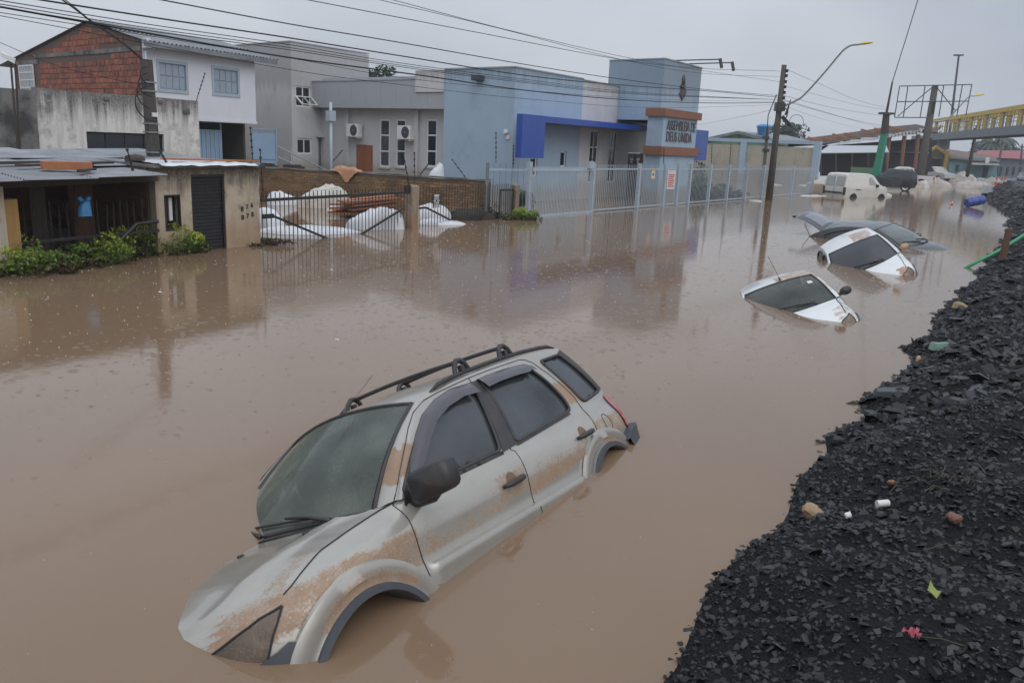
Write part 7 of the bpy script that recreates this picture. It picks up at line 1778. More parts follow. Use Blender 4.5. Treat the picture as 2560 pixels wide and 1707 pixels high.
mb = MB(); a, b = PD(2461, 408, YT - .6), PD(2473, 394, YT - .6); mb.box((a.x, YT - .8, a.z), (b.x, YT - .65, b.z)); mb.build('sign_panel', M['paper'], th)
# red-roofed terrace farther on
YR = 165.
rt = thing('red_roof_terrace', (PD(2530, 440, YR).x, YR, 0), 'distant terrace with long red roof fading in the rain', 'building')
mb = MB(); P = [PD(x, y, YR) for x, y in ((2470, 445), (2640, 445), (2640, 398), (2470, 393))]; mb.add(P + [q + Vector((5, 10, 0)) for q in P], [(0, 1, 2, 3), (0, 3, 7, 4), (1, 5, 6, 2)]); mb.build('wall', plain('slate_blue_wall', (.13, .14, .18), .9, var=.2, scale=.2), rt)
mb = MB(); mb.add([PD(2420, 392, YR - 1), PD(2660, 402, YR - 1), PD(2640, 378, YR + 9), PD(2450, 376, YR + 9)], [(0, 1, 2, 3)]); mb.build('roof', plain('red_sheet_roof', (.26, .055, .07), .6, var=.15, scale=.3), rt)
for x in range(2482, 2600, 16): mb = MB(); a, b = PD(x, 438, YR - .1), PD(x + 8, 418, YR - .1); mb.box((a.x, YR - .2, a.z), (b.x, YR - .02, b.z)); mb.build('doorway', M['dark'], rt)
tw_ = thing('glass_block', (PD(2350, 380, 150).x, 150, 0), 'bluish two-storey block behind the footbridge', 'building')
mb = MB(); a, b = PD(2330, 430, 150), PD(2372, 340, 150); mb.box((a.x, 150, -.5), (b.x, 160, b.z)); mb.build('wall', plain('blue_grey_wall', (.14, .17, .20), .7, var=.2, scale=.3), tw_)
for i in range(3):
    for j in range(3): mb = MB(); a, b = PD(2335 + 12 * i, 372 - 10 * j, 149.9), PD(2343 + 12 * i, 366 - 10 * j, 149.9); mb.box((a.x, 149.8, a.z), (b.x, 149.95, b.z)); mb.build('window', M['glassdark'], tw_)
# ------------------------------------------------------------------ footbridge
M['byellow'] = plain('bridge_yellow_paint', (.52, .36, .025), .5, var=.12, scale=.8, dirt=(.25, .17, .04), dirtamt=.2)
M['bgrey'] = plain('bridge_concrete', (.17, .19, .21), .7, var=.15, scale=.5)
e1, e2 = G(2326, 351, 5.3), G(2560, 336, 5.3); dv = (e2 - e1); L_ = dv.length; dv.normalize(); nv_ = Vector((-dv.y, dv.x, 0))
fbg = thing('footbridge', (e1.x, e1.y, 0), 'long grey footbridge with yellow railings crossing the flooded street', 'footbridge')
L2 = L_ * 1.35
mb = MB(); mb.bar(e1 + Vector((0, 0, .45)), e1 + dv * L2 + Vector((0, 0, .45)), .3, .9); mb.build('near_girder', M['bgrey'], fbg)
mb = MB(); mb.bar(e1 + nv_ * 2.4 + Vector((0, 0, .45)), e1 + nv_ * 2.4 + dv * L2 + Vector((0, 0, .45)), .3, .9); mb.build('far_girder', M['bgrey'], fbg)
mb = MB(); mb.add([e1 + nv_ * .2 + Vector((0, 0, .55)), e1 + nv_ * .2 + dv * L2 + Vector((0, 0, .55)), e1 + nv_ * 2.2 + dv * L2 + Vector((0, 0, .55)), e1 + nv_ * 2.2 + Vector((0, 0, .55))], [(0, 1, 2, 3)]); mb.build('deck', M['bgrey'], fbg)
for k, of in ((0, 0.), (1, 2.4)):
    zt2 = 2.65; o1 = nv_ * of
    mb = MB(); mb.bar(e1 + o1 + Vector((0, 0, zt2)), e1 + o1 + dv * L2 + Vector((0, 0, zt2)), .35, .48); mb.build('top_rail', M['byellow'], fbg)
    mb = MB(); mb.bar(e1 + o1 + Vector((0, 0, 1.75)), e1 + o1 + dv * L2 + Vector((0, 0, 1.75)), .06, .10); mb.build('mid_rail', M['byellow'], fbg)
    n = 9
    for i in range(n):
        t = L2 * (i + .3) / n
        mb = MB(); mb.bar(e1 + o1 + dv * t + Vector((0, 0, .9)), e1 + o1 + dv * t + Vector((0, 0, 2.45)), .22, .22, up=(0, 1, 0)); mb.build('post', M['byellow'], fbg)
        mb = MB(); mb.bar(e1 + o1 + dv * (t + .8) + Vector((0, 0, .9)), e1 + o1 + dv * (t + .8) + Vector((0, 0, 2.45)), .16, .16, up=(0, 1, 0)); mb.build('inner_post', M['bgrey'], fbg)
    bm3 = MB(); bm3.bar((0, 0, .9), (0, 0, 2.45), .05); bme = bm3.mesh('baluster', M['bgrey'])
    for i in range(45): inst('baluster', bme, fbg, e1 + o1 + dv * (L2 * i / 45) - Vector((0, 0, 0)))
for t in (.03, .98): mb = MB(); q = e1 + dv * (L2 * t) + nv_ * 1.2; mb.box((q.x - .5, q.y - .5, -1.), (q.x + .5, q.y + .5, 5.3)); mb.build('pier', M['bgrey'], fbg)
mb = MB(); s0 = e1 + nv_ * 1.2 + Vector((0, 0, .5)); s1 = s0 - dv * 4 + Vector((-3, 2, -4.6)); mb.bar(s0, s1, 2.0, .4); mb.build('stair', M['bgrey'], fbg)
mb = MB(); mb.bar(s0 + Vector((0, 0, 1.6)), s1 + Vector((0, 0, 1.6)), .3, .3); mb.bar(s0 + Vector((0, 0, .8)), s1 + Vector((0, 0, .8)), .12, .12); mb.build('stair_rail', M['byellow'], fbg)
# ------------------------------------------------------------------ poles and lamps
pp = G(1922, 500); FP = Frame(pp, (.82, -.57)); pz = FP.uw(1958, 163, 0)[1]
M['polec'] = wall('dark_timber_pole', (.085, .072, .062), (.04, .035, .03), .5, 2., bump=.3, low=(.15, .10, .065), lowz=.4)
M['lampy'] = plain('yellow_lamp_cover', (.58, .40, .02), .35, var=.1, scale=5, coat=.3)
up = thing('utility_pole', pp, 'dark utility pole with long street-lamp arm and yellow lamp head in the water', 'utility pole')
mb = MB(); mb.tube([pp + Vector((0, 0, -1)), pp + Vector((-.02, 0, pz))], [.19, .12], 10); mb.build('shaft', M['polec'], up, smooth=True)
arm = [(1950, 270), (1990, 252), (2012, 236), (2060, 183), (2095, 141), (2112, 123), (2128, 114), (2146, 112)]
mb = MB(); mb.tube(catmull([FP.P(*( (q := FP.uw(x, y, 0))[0], 0, q[1])) for x, y in arm], 4).tolist(), .045, 8); mb.build('lamp_arm', M['metal'], up, smooth=True)
def lamphead(parent, p, q, w_, mat):
    p, q = Vector(p), Vector(q); t = (q - p); a = t.cross(Vector((0, 0, 1))).normalized(); u = a.cross(t).normalized(); b = MB(); rows = []
    for s__ in np.linspace(0, 1, 9):
        e = (math.sin(math.pi * (.12 + .80 * s__))) ** .6; c = p + t * s__; rows.append([c + a * (w_ * e * math.cos(g_)) + u * (w_ * .55 * e * max(-.35, math.sin(g_))) for g_ in np.linspace(0, 2 * math.pi, 13)[:-1]])
    b.grid(rows, closed=True); b.add(rows[0], [tuple(range(12))]); b.add(rows[-1], [tuple(range(12))]); return b.build('lamp_head', mat, parent, smooth=60)
a = FP.uw(2144, 112.5, 0); b = FP.uw(2182, 107, 0); lamphead(up, FP.P(a[0], 0, a[1]), FP.P(b[0], 0, b[1]), .14, M['lampy'])
for k, y in enumerate((178, 190, 205, 218, 232, 245, 258)):
    z = FP.uw(1958, y, 0)[1]; mb = MB(); c = pp + Vector((.13, -.09, z)); mb.tube([c - Vector((0, 0, .07)), c - Vector((0, 0, .02)), c + Vector((0, 0, .02)), c + Vector((0, 0, .07))], [.045, .07, .045, .07], 7); mb.build('insulator', M['rubber'], up)
z = FP.uw(1945, 268, 0)[1]; mb = MB(); mb.box((pp.x - .22, pp.y - .22, z - .2), (pp.x + .22, pp.y + .2, z + .2)); mb.build('junction_box', M['trim'], up)
z = FP.uw(1962, 310, 0)[1]; mb = MB(); mb.bar(pp + Vector((.15, -.1, z + .35)), pp + Vector((.55, -.35, z - .1)), .16, .16); mb.tube([pp + Vector((.2 + .2 * math.cos(t), -.15, z + .5 + .25 * math.sin(t))) for t in np.linspace(0, 6, 14)], .03, 5); mb.build('splice_case', M['trim'], up)
mb = MB(); mb.tube([pp + Vector((.75 + .35 * math.cos(t), -.5, z + .1 + .35 * math.sin(t))) for t in np.linspace(0, 2 * math.pi, 24)], .012, 4, cap=False); mb.build('spare_cable_ring', M['rubber'], up)
mb = MB(); q = FP.uw(1975, 265, 0); mb.tube([FP.P(q[0], 0, q[1] + .3), FP.P(q[0] - .1, 0, q[1] - .2), FP.P(q[0] - .15, 0, q[1] - .45)], [.02, .05, .08], 6); mb.build('hanging_fitting', M['trim'], up)
mb = MB(); mb.tube([pp + Vector((-.22, .02, z + 1.4)), pp + Vector((-.5, .1, z + .4)), pp + Vector((-.45, .1, z - .6))], .025, 5); mb.build('drop_cable', M['rubber'], up)
s3 = PD(1905, 470, 55); t3 = PD(1920, 317, 55)
p2_ = thing('short_pole', (s3.x, 55, 0), 'short thin dark pole behind the utility pole', 'utility pole'); mb = MB(); mb.tube([(s3.x - .1, 55, -1), (s3.x, 55, s3.z), t3], [.14, .13, .10], 8); mb.build('shaft', M['polec'], p2_, smooth=True)
for y in (345, 376): q = PD(1914, y, 55); mb = MB(); mb.box(q + Vector((-.2, -.15, -.1)), q + Vector((.2, .15, .1))); mb.build('clamp', M['trim'], p2_)
# green mast
gm0 = PD(2190, 440, 66); gm1 = PD(2211, 335, 66); gm2 = PD(2216, 285, 66)
gmst = thing('green_mast', (gm0.x, 66, 0), 'thick green mast base with dark head and a long thin whip', 'mast')
mb = MB(); mb.tube([gm0 - Vector((.2, 0, 2)), gm0, gm1], [.38, .36, .30], 4); mb.build('green_base', plain('green_mast_paint', (.025, .22, .14), .5, var=.15, scale=1.5, dirt=(.12, .1, .07), dirtamt=.2), gmst)
mb = MB(); mb.tube([gm1, gm2], [.30, .24], 6); mb.box(gm2 - Vector((.5, .3, .05)), gm2 + Vector((.5, .3, .1))); mb.build('dark_head', M['wood_dark'], gmst)
mb = MB(); mb.tube([gm2, PD(2231, 205, 66)], [.10, .06], 6); mb.build('spike', M['wood_dark'], gmst)
mb = MB(); mb.tube([PD(2231, 205, 66), PD(2264, 100, 66), PD(2298, -10, 66), PD(2330, -120, 66)], .035, 5); mb.build('whip', M['trim'], gmst)
# billboard frame on its column
YB = 82.
bb = thing('billboard_frame', (PD(2302, 440, YB).x, YB, 0), 'empty steel billboard frame on a dark column', 'billboard')
mb = MB(); mb.tube([PD(2298, 470, YB), PD(2302, 430, YB), PD(2338, 215, YB)], [.42, .40, .30], 8); mb.build('column', M['polec'], bb, smooth=True)
bbp = lambda a, b: PD(1880 + a * .3062, b * .3062, YB - .35)
for nm, segs in (('frame_tube', [((1205, 705), (1795, 692)), ((1205, 705), (1163, 960)), ((1163, 960), (1440, 962)), ((1795, 692), (1745, 945))]), ('upright', [((1273, 705), (1235, 960)), ((1413, 703), (1372, 960)), ((1565, 700), (1525, 955)), ((1718, 695), (1672, 950))]), ('cross_tube', [((1185, 832), (1770, 828))]), ('diagonal', [((1190, 950), (1470, 715)), ((1500, 705), (1660, 905))])):
    for a, b in segs: mb = MB(); mb.tube([bbp(*a), bbp(*b)], .05, 5); mb.build(nm, M['greytrim'], bb)
for k in range(5): q = PD(2337 - k * 1.2, 256 + 6 * k, YB - .4); mb = MB(); mb.tube([q - Vector((0, 0, .12)), q + Vector((0, 0, .12))], .1, 6); mb.build('insulator', M['rubber'], bb)
mb = MB(); mb.tube(catmull([PD(x, y, YB + .5) for x, y in ((2330, 305), (2365, 300), (2387, 280), (2420, 244), (2436, 240))], 4).tolist(), .06, 6); mb.build('lamp_arm', M['metal'], bb)
lamphead(bb, PD(2434, 241, YB + .5), PD(2461, 236, YB + .5), .26, M['lampy'])
tl = thing('tall_street_light', (PD(2362, 430, 140).x, 140, 0), 'very tall thin street light with twin heads behind the footbridge', 'street light')
mb = MB(); mb.tube([PD(2360, 450, 140), PD(2397, 140, 140)], [.28, .14], 6); mb.build('mast', M['greytrim'], tl)
for x in (2385, 2408): mb = MB(); mb.bar(PD(2397, 139, 140), PD(x, 138.5, 140), .5, .22); mb.build('head', M['greytrim'], tl)
for k, (x0, y0, x1, y1, Y, rr, lab) in enumerate(((2418, 440, 2443, 315, 108, .26, 'leaning dark pole standing in front of the teal house'), (2488, 450, 2508, 350, 150, .25, 'far dark pole in front of the red-roofed terrace'), (2553, 400, 2556, 360, 160, .2, 'faint far pole above the red roof'))):
    o = thing('utility_pole', (PD(x0, y0, Y).x, Y, 0), lab, 'utility pole'); mb = MB(); mb.tube([PD(x0 - 2, y0 + 12, Y), PD(x1, y1, Y)], [rr, rr * .7], 8); mb.build('shaft', M['polec'], o, smooth=True)
    mb = MB(); q = PD(x1 - 1, y1 + 8, Y); mb.box(q - Vector((.3, .2, .1)), q + Vector((.3, .2, .1))); mb.build('clamp', M['trim'], o)
# ------------------------------------------------------------------ far road behind the bank
M['road'] = plain('wet_road', (.09, .095, .105), .18, var=.15, scale=.4, spec=.6)
mb = MB(); P = [G(2448, 482, .28), G(2640, 500, .28), G(2800, 440, .28), G(2480, 431, .28)]
mb.add(P, [(0, 1, 2, 3)]); mb.build('road', M['road'], kind='structure', loc=(0, 0, 0))
# ------------------------------------------------------------------ plants
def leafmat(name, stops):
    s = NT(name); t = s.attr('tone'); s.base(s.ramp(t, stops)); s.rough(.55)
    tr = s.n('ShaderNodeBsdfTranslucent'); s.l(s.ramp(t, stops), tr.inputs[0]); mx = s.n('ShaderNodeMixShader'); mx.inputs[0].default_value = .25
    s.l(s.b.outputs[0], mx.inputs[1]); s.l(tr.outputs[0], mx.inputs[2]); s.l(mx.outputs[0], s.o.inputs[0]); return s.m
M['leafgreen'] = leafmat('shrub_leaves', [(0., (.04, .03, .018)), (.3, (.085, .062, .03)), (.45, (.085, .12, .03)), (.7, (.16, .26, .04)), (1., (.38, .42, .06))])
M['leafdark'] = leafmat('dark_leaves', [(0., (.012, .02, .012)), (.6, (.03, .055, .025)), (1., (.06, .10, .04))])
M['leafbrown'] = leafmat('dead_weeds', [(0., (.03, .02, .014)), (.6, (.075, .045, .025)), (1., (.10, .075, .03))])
M['bark'] = plain('bark', (.06, .045, .035), .9, var=.3, scale=6, bump=.4)
nrng = np.random.default_rng(21)
def leaves(n, c, rad, size, tonefn, top=True, clumps=14):
    """leaf blades in clumps through an ellipsoid; returns verts, faces, tone"""
    c = np.array(c); rad = np.array(rad)
    cl = nrng.normal(0, .45, (clumps, 3)); cl /= np.maximum(1, np.linalg.norm(cl, axis=1))[:, None]
    cl[:, 2] = np.abs(cl[:, 2]) if top else cl[:, 2]; cr_ = nrng.uniform(.25, .5, clumps)
    k = nrng.integers(0, clumps, n); d = nrng.normal(0, 1, (n, 3)); d /= np.linalg.norm(d, axis=1)[:, None]
    p = cl[k] + d * (cr_[k] * nrng.uniform(.55, 1.05, n) ** .5)[:, None]
    if top: p[:, 2] = np.maximum(p[:, 2], -.1 + nrng.uniform(0, .1, n))
    tone = tonefn(p) + nrng.normal(0, .10, n) + (nrng.uniform(-.12, .12, clumps))[k]
    P0 = c + p * rad
    a = nrng.normal(0, 1, (n, 3)) + np.array([0, 0, .4]); a /= np.linalg.norm(a, axis=1)[:, None]
    b = np.cross(a, nrng.normal(0, 1, (n, 3))); b /= np.linalg.norm(b, axis=1)[:, None]; s_ = size * nrng.uniform(.6, 1.3, n)
    V_ = np.stack([P0 - a * s_[:, None] * .5, P0 + b * s_[:, None] * .28, P0 + a * s_[:, None] * .5, P0 - b * s_[:, None] * .28], 1).reshape(-1, 3)
    F_ = np.arange(n * 4).reshape(-1, 4)
    return V_, F_, np.repeat(np.clip(tone, 0, 1), 4)
def foliage(name, parent, parts_, mat):
    V_ = np.concatenate([q[0] for q in parts_]); T_ = np.concatenate([q[2] for q in parts_]); F_ = []; o = 0
    for v, f_, t in parts_: F_.append(f_ + o); o += len(v)
    F_ = np.concatenate(F_)
    me = bpy.data.meshes.new(name); off = np.array(OFF[parent]); me.from_pydata((V_ - off).tolist(), [], F_.tolist()); me.materials.append(mat)
    a = me.attributes.new('tone', 'FLOAT', 'POINT'); a.data.foreach_set('value', T_)
    ob_ = bpy.data.objects.new(name, me); COL.objects.link(ob_); ob_.parent = parent; return ob_
def shrub(px, py, rx, ry, rz, n, size, label, mat=None, tonefn=None, cat='shrub', group='flooded hedge shrubs', z0=0.):
    c = G(px, py, 0); o = thing('shrub', c, label, cat, group)
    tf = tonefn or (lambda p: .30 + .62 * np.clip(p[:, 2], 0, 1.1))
    foliage('foliage', o, [leaves(n, (c.x, c.y, z0), (rx, ry, rz), size, tf)], mat or M['leafgreen'])
    for k in range(4):
        mb = MB(); a = rng.uniform(0, 6.3); mb.tube([c + Vector((.1 * math.cos(a), .1 * math.sin(a), -.3)), c + Vector((rx * .5 * math.cos(a), ry * .5 * math.sin(a), rz * .6))], [.02, .008], 5); mb.build('stem', M['bark'], o)
    return o
hd_ = [(5, 684, .65, .55, .50, 'bright green shrub in the water below the white wall stub'), (85, 677, .60, .45, .36, 'brownish green shrub standing in water by the ochre column'), (165, 666, .65, .45, .34, 'low brown shrub in water before the shed railing'), (235, 656, .60, .45, .40, 'yellow-green shrub in water below the blue bag'), (300, 645, .60, .42, .44, 'green shrub in water before the shed brace'), (365, 636, .62, .42, .48, 'tall green shrub in water before the meter box'), (430, 628, .60, .42, .46, 'dense green shrub in water left of the louvred door'), (480, 630, .38, .32, .30, 'small brown-tipped shrub at the louvred door')]
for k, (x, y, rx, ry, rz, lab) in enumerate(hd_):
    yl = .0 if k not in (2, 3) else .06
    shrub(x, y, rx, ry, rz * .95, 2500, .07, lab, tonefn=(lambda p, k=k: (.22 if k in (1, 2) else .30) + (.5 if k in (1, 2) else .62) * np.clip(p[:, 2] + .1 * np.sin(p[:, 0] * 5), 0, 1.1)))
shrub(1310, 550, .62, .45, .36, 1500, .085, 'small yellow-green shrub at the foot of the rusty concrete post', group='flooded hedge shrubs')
shrub(655, 612, .75, .28, .13, 900, .07, 'low brown weeds floating at the gate house corner', M['leafbrown'], cat='weeds')
shrub(1310, 515, .35, .35, .55, 700, .09, 'dark climbing plant behind the rusty concrete post', M['leafdark'])
shrub(1755, 498, 1.3, .8, .85, 1400, .16, 'dark bush behind the blue fence right of the sign pylon', M['leafdark'])
shrub(1800, 492, 1.2, .7, .55, 1000, .16, 'low bush behind the blue fence before the panel wall', M['leafdark'])
shrub(1735, 490, .6, .5, 1.7, 700, .16, 'upright bush close to the sign pylon', M['leafdark'])
shrub(1228, 545, .5, .4, .35, 700, .08, 'dark weeds inside the iron fence corner', M['leafdark'], cat='weeds')
def tree(name, x, y, Y, w_, h, label, n=1800, size=.5):
    c = PD(x, y, Y); o = thing(name, (c.x, Y, -.5), label, 'tree', 'trees behind the buildings')
    mb = MB(); mb.tube([(c.x, Y, -.5), (c.x + .1, Y, c.z - h * .2), (c.x - .1, Y, c.z + h * .2)], [.3, .22, .08], 8); mb.build('trunk', M['bark'], o)
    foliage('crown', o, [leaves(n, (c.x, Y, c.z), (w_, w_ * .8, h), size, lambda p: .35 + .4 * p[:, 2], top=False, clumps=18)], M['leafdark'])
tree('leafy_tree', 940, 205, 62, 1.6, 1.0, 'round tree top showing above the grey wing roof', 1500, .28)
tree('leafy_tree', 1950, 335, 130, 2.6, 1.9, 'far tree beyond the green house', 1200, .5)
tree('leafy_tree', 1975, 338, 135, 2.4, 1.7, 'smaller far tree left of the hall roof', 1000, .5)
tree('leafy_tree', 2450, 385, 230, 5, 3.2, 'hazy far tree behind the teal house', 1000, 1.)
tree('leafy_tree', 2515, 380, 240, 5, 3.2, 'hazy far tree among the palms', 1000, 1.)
def palm(x0, y0, x1, y1, Y, L_, label):
    a = PD(x0, y0, Y); b = PD(x1, y1, Y); o = thing('palm_tree', (a.x, Y, -.5), label, 'palm tree', 'palms beyond the footbridge')
    mb = MB(); mb.tube([(a.x, Y, -.5), a, b], [.45, .35, .25], 8); mb.build('trunk', M['bark'], o)
    for k in range(13):
        t = 2 * math.pi * k / 13 + .2; el = rng.uniform(.1, 1.0); mb = MB(); rows = []
        d = Vector((math.cos(t), math.sin(t), 0)); s_ = Vector((-d.y, d.x, 0))
        for i in range(8):
            q = i / 7; c = b + d * (L_ * q * math.cos(el * (1 - q * .3))) + Vector((0, 0, L_ * (math.sin(el) * q - 1.05 * q * q))); w_ = L_ * .13 * math.sin(math.pi * min(1, .1 + q * .9)) + .02; rows.append([c - s_ * w_ - Vector((0, 0, w_ * .8)), c, c + s_ * w_ - Vector((0, 0, w_ * .8))])
        mb.grid(rows); mb.build('frond', M['palmleaf'], o)
M['palmleaf'] = plain('palm_leaf', (.03, .055, .03), .6, var=.3, scale=1.)
palm(2476, 398, 2478, 357, 190, 3.2, 'shorter hazy palm beyond the footbridge')
palm(2490, 395, 2497, 338, 190, 3.8, 'tall hazy palm under the footbridge deck')
palm(2510, 395, 2515, 350, 200, 3.8, 'right-hand hazy palm above the red roof')

# ------------------------------------------------------------------ plastic heaps, timber and sacks in the yard
def heap(name, pts, label, mat, cat, h, seed, group=None, flat=.35, rough=.22, zb=0.):
    """sheet heap from a pixel box at the water: (x0, x1, ybase)"""
    x0, x1, yb = pts; a, b = G(x0, yb), G(x1, yb); c = (a + b) / 2; w_ = (b - a).length / 2
    mb = MB(); ang = math.atan2((b - a).y, (b - a).x); c2 = c + Vector((-math.sin(ang), math.cos(ang), 0)) * (w_ * .35)
    sheetheap(mb, (c2.x, c2.y, zb), ang, w_ * 1.05, max(.35, w_ * .5), h * .92, seed, pw=.32 + .4 * flat)
    return mb.build(name, mat, label=label, cat=cat, group=group, smooth=50, loc=(c.x, c.y, 0))
M['tarp2'] = plain('muddy_plastic_sheet', (.50, .49, .46), .4, var=.15, scale=2.5, dirt=(.30, .22, .14), dirtamt=.35)
heap('plastic_heap', (672, 752, 512), 'white wrapped bale behind the gate beside the gate house', M['tarp'], 'bale', .42, 3)
heap('plastic_heap', (758, 878, 520), 'big round white plastic mound in the flooded yard', M['tarp2'], 'plastic sheet', .72, 4, flat=.1)
heap('plastic_heap', (820, 880, 535), 'muddy grey plastic fold in front of the white mound', M['tarp2'], 'plastic sheet', .32, 5)
heap('plastic_heap', (640, 712, 572), 'white plastic sheet sloping from the gate house wall', M['tarp'], 'plastic sheet', .50, 6)
heap('plastic_heap', (655, 905, 585), 'low flat white sheet floating along the gate', M['tarp'], 'plastic sheet', .16, 7, flat=.5, rough=.12)
heap('plastic_heap', (872, 1012, 574), 'smooth white sheet ramp before the timber stack', M['tarp'], 'plastic sheet', .52, 8, flat=.1, rough=.10)
heap('plastic_heap', (1035, 1128, 552), 'crumpled white sheeting behind the warning sign', M['tarp'], 'plastic sheet', .50, 9, rough=.3)
heap('plastic_heap', (1050, 1165, 562), 'flat white sheet trailing into the water by the iron fence', M['tarp'], 'plastic sheet', .15, 10, flat=.5)
heap('soil_heap', (1130, 1245, 550), 'black wet debris heap inside the iron fence corner', M['soil'], 'debris', .35, 11)
a, b = G(885, 548), G(1000, 535)
for k in range(11):
    lvl, i = divmod(k, 3); d = (b - a).normalized(); n_ = Vector((-d.y, d.x, 0)); p = a + n_ * (.25 + .28 * i + rng.uniform(-.05, .05)) + d * rng.uniform(-.2, .15) + Vector((0, 0, .12 + .11 * lvl)); q = p + d * ((b - a).length * rng.uniform(1.05, 1.35)) + Vector((0, 0, rng.uniform(-.08, .06)))
    mb = MB(); mb.bar(p, q, .20, .05); mb.build('board', M['wood_orange'] if k % 3 else M['terra'], label='long wet red-brown board in the stack of timber in the yard', cat='board', group='stacked boards in the yard')
# ------------------------------------------------------------------ far flotsam
def sack(x, y, l_, h, label, mat, seed, z=0., grp_='sacks by the flooded road'):
    c = G(x, y, z); mb = MB(); sheetheap(mb, (c.x, c.y, z), -.4 + .25 * math.sin(seed * 2.), l_ * .8, l_ * .5, h * .9, seed, 26, 16, .45, .9)
    mb.build('sack', mat, label=label, cat='sack', group=grp_, smooth=True, loc=(c.x, c.y, z))
M['sack'] = plain('dirty_sack', (.50, .46, .42), .7, var=.25, scale=1.5, dirt=(.28, .17, .10), dirtamt=.4)
for k, (x, y, l_, h, lab) in enumerate([(2252, 464, .9, .8, 'dirty white sack beside the white pickup wheel'), (2278, 468, .9, .7, 'grey dirty sack in the water below the pickup tail'), (2305, 468, .8, .6, 'brown stained bundle next to the grey sack'), (2345, 466, 1.4, .8, 'long white sack lying at the water edge'), (2372, 456, 1.6, 1., 'pinkish sack behind the long white sack'), (2405, 462, 1.8, .9, 'broad stained sack at the end of the sack pile'), (2410, 452, 1.8, 1.1, 'sack on the upper row of the pile'), (2440, 470, 2.4, .7, 'wide crumpled white cover over the sack pile edge'), (2470, 466, 1.6, .9, 'white sheet heap next to the traffic cones')]):
    sack(x, y, l_, h, lab, M['sack'] if k % 2 else M['tarp2'], k)
sack(2470, 458, 1.0, .9, 'dark green tarpaulin bundle by the traffic cones', plain('green_tarp', (.03, .10, .075), .5), 31)
for k, (x, y, l_, h, lab) in enumerate([(2192, 486, .55, .45, 'crumpled cream sheet at the van nose'), (2212, 490, .5, .2, 'flat cream scrap floating before the van'), (2200, 478, .6, .4, 'orange stained rag on the van bonnet side')]): sack(x, y, l_, h, lab, M['tarp2'], 40 + k, grp_='scraps around the van')
c = G(2038, 484); mb = MB(); rows = []
for z, k in ((-.3, .95), (.1, 1.0), (.55, .98), (.62, .98)): rows.append([(c.x + .5 * k * a_, c.y + .5 * k * b_, z) for a_, b_ in ((-1, -.8), (-.8, -1), (.8, -1), (1, -.8), (1, .8), (.8, 1), (-.8, 1), (-1, .8))])
rows.append([(c.x + .3, c.y, .95)] * 8); mb.grid(rows, closed=True); bgb = mb.build('bulk_bag', M['sack'], label='square dirty-white bulk bag standing in water left of the van', cat='bag')
for k, (x0, x1, y, lab) in enumerate(((2003, 2066, 490, 'flat white foam sheet floating left of the van'), (1880, 1900, 503, 'white plank floating by the utility pole'), (1935, 1950, 463, 'white box floating beyond the utility pole'), (2000, 2015, 464, 'white lid floating before the bulk bag'))):
    a, b = G(x0, y), G(x1, y); c = (a + b) / 2; mb = MB(); sheetheap(mb, (c.x, c.y, 0), math.atan2((b - a).y, (b - a).x), (b - a).length / 2, .35, .07, 50 + k, 30, 12, .5, 1.); mb.build('floating_foam', M['tarp2'], label=lab, cat='foam sheet', smooth=True)
for k, (x, y) in enumerate(((829, 675), (843, 849), (400, 730))):
    c = G(x, y); mb = MB(); lumpy(mb, (c.x, c.y, .0), .045, .02, .012, 60 + k, 10, .4, .3); mb.build('paper_scrap', M['paper'], label=['white scrap floating in open water below the timber stack', 'white scrap floating in open water beyond the SUV roof bars', 'pale scrap floating in open water before the shrubs'][k], cat='scrap')
# ------------------------------------------------------------------ on the bank
def bank_hit(px, py):
    d = ray(px, py); best = None
    for t in np.arange(2, 75, .03):
        p = np.array([0, 0, HC]) + d * t; k = int(np.argmin((bk[:, 0] - p[0]) ** 2 + (bk[:, 1] - p[1]) ** 2)); dd_ = float(np.dot(p[:2] - bk[k], bnrm[k])) - (vnoise(bk[k][0], bk[k][1], 1.3, 8) - .5) * .35 * min(1, np.hypot(*bk[k]) / 6 + .3)
        if p[2] <= float(bank_h(np.array(dd_), np.array(p[0]), np.array(p[1]))) + .01: return Vector(p)
    return Vector(p)
def rock(px, py, sz, mat, label, name='stone', seed=0, cat='stone', group=None, flat=.6):
    c = bank_hit(px, py); rg = random.Random(seed); bm_ = bmesh.new(); bmesh.ops.create_icosphere(bm_, subdivisions=2, radius=1)
    for v in bm_.verts:
        n_ = v.co.normalized(); k = 1 + .25 * math.sin(3 * n_.x + seed) * math.cos(4 * n_.y) + rg.uniform(-.09, .09); v.co = Vector((n_.x * k, n_.y * k * .75, n_.z * k * flat)) * sz
    me = bpy.data.meshes.new(name); bm_.to_mesh(me); bm_.free(); me.materials.append(mat); o = bpy.data.objects.new(name, me); COL.objects.link(o); o.location = c + Vector((0, 0, sz * flat * .6)); o.rotation_euler = (rg.uniform(-.3, .3), rg.uniform(-.4, .4), rg.uniform(0, 6)); tag(o, label, cat, group); return o
M['tanstone'] = plain('tan_sandstone', (.36, .24, .14), .8, var=.3, scale=18, bump=.5, dirt=(.2, .17, .14), dirtamt=.3)
rock(2030, 1290, .075, M['tanstone'], 'tan pitted stone lying on black slate at the water edge', seed=2)
rock(2120, 1290, .024, M['paper'], 'small white stone between slate pieces near the tan stone', seed=5)
rock(2385, 1303, .045, plain('brick_red_stone', (.16, .075, .05), .8, var=.3, scale=15), 'reddish brick chip on the bank near the wet track', seed=6)
rock(2230, 1210, .03, M['terra'], 'orange brick chip on the bank above the tan stone', seed=9)
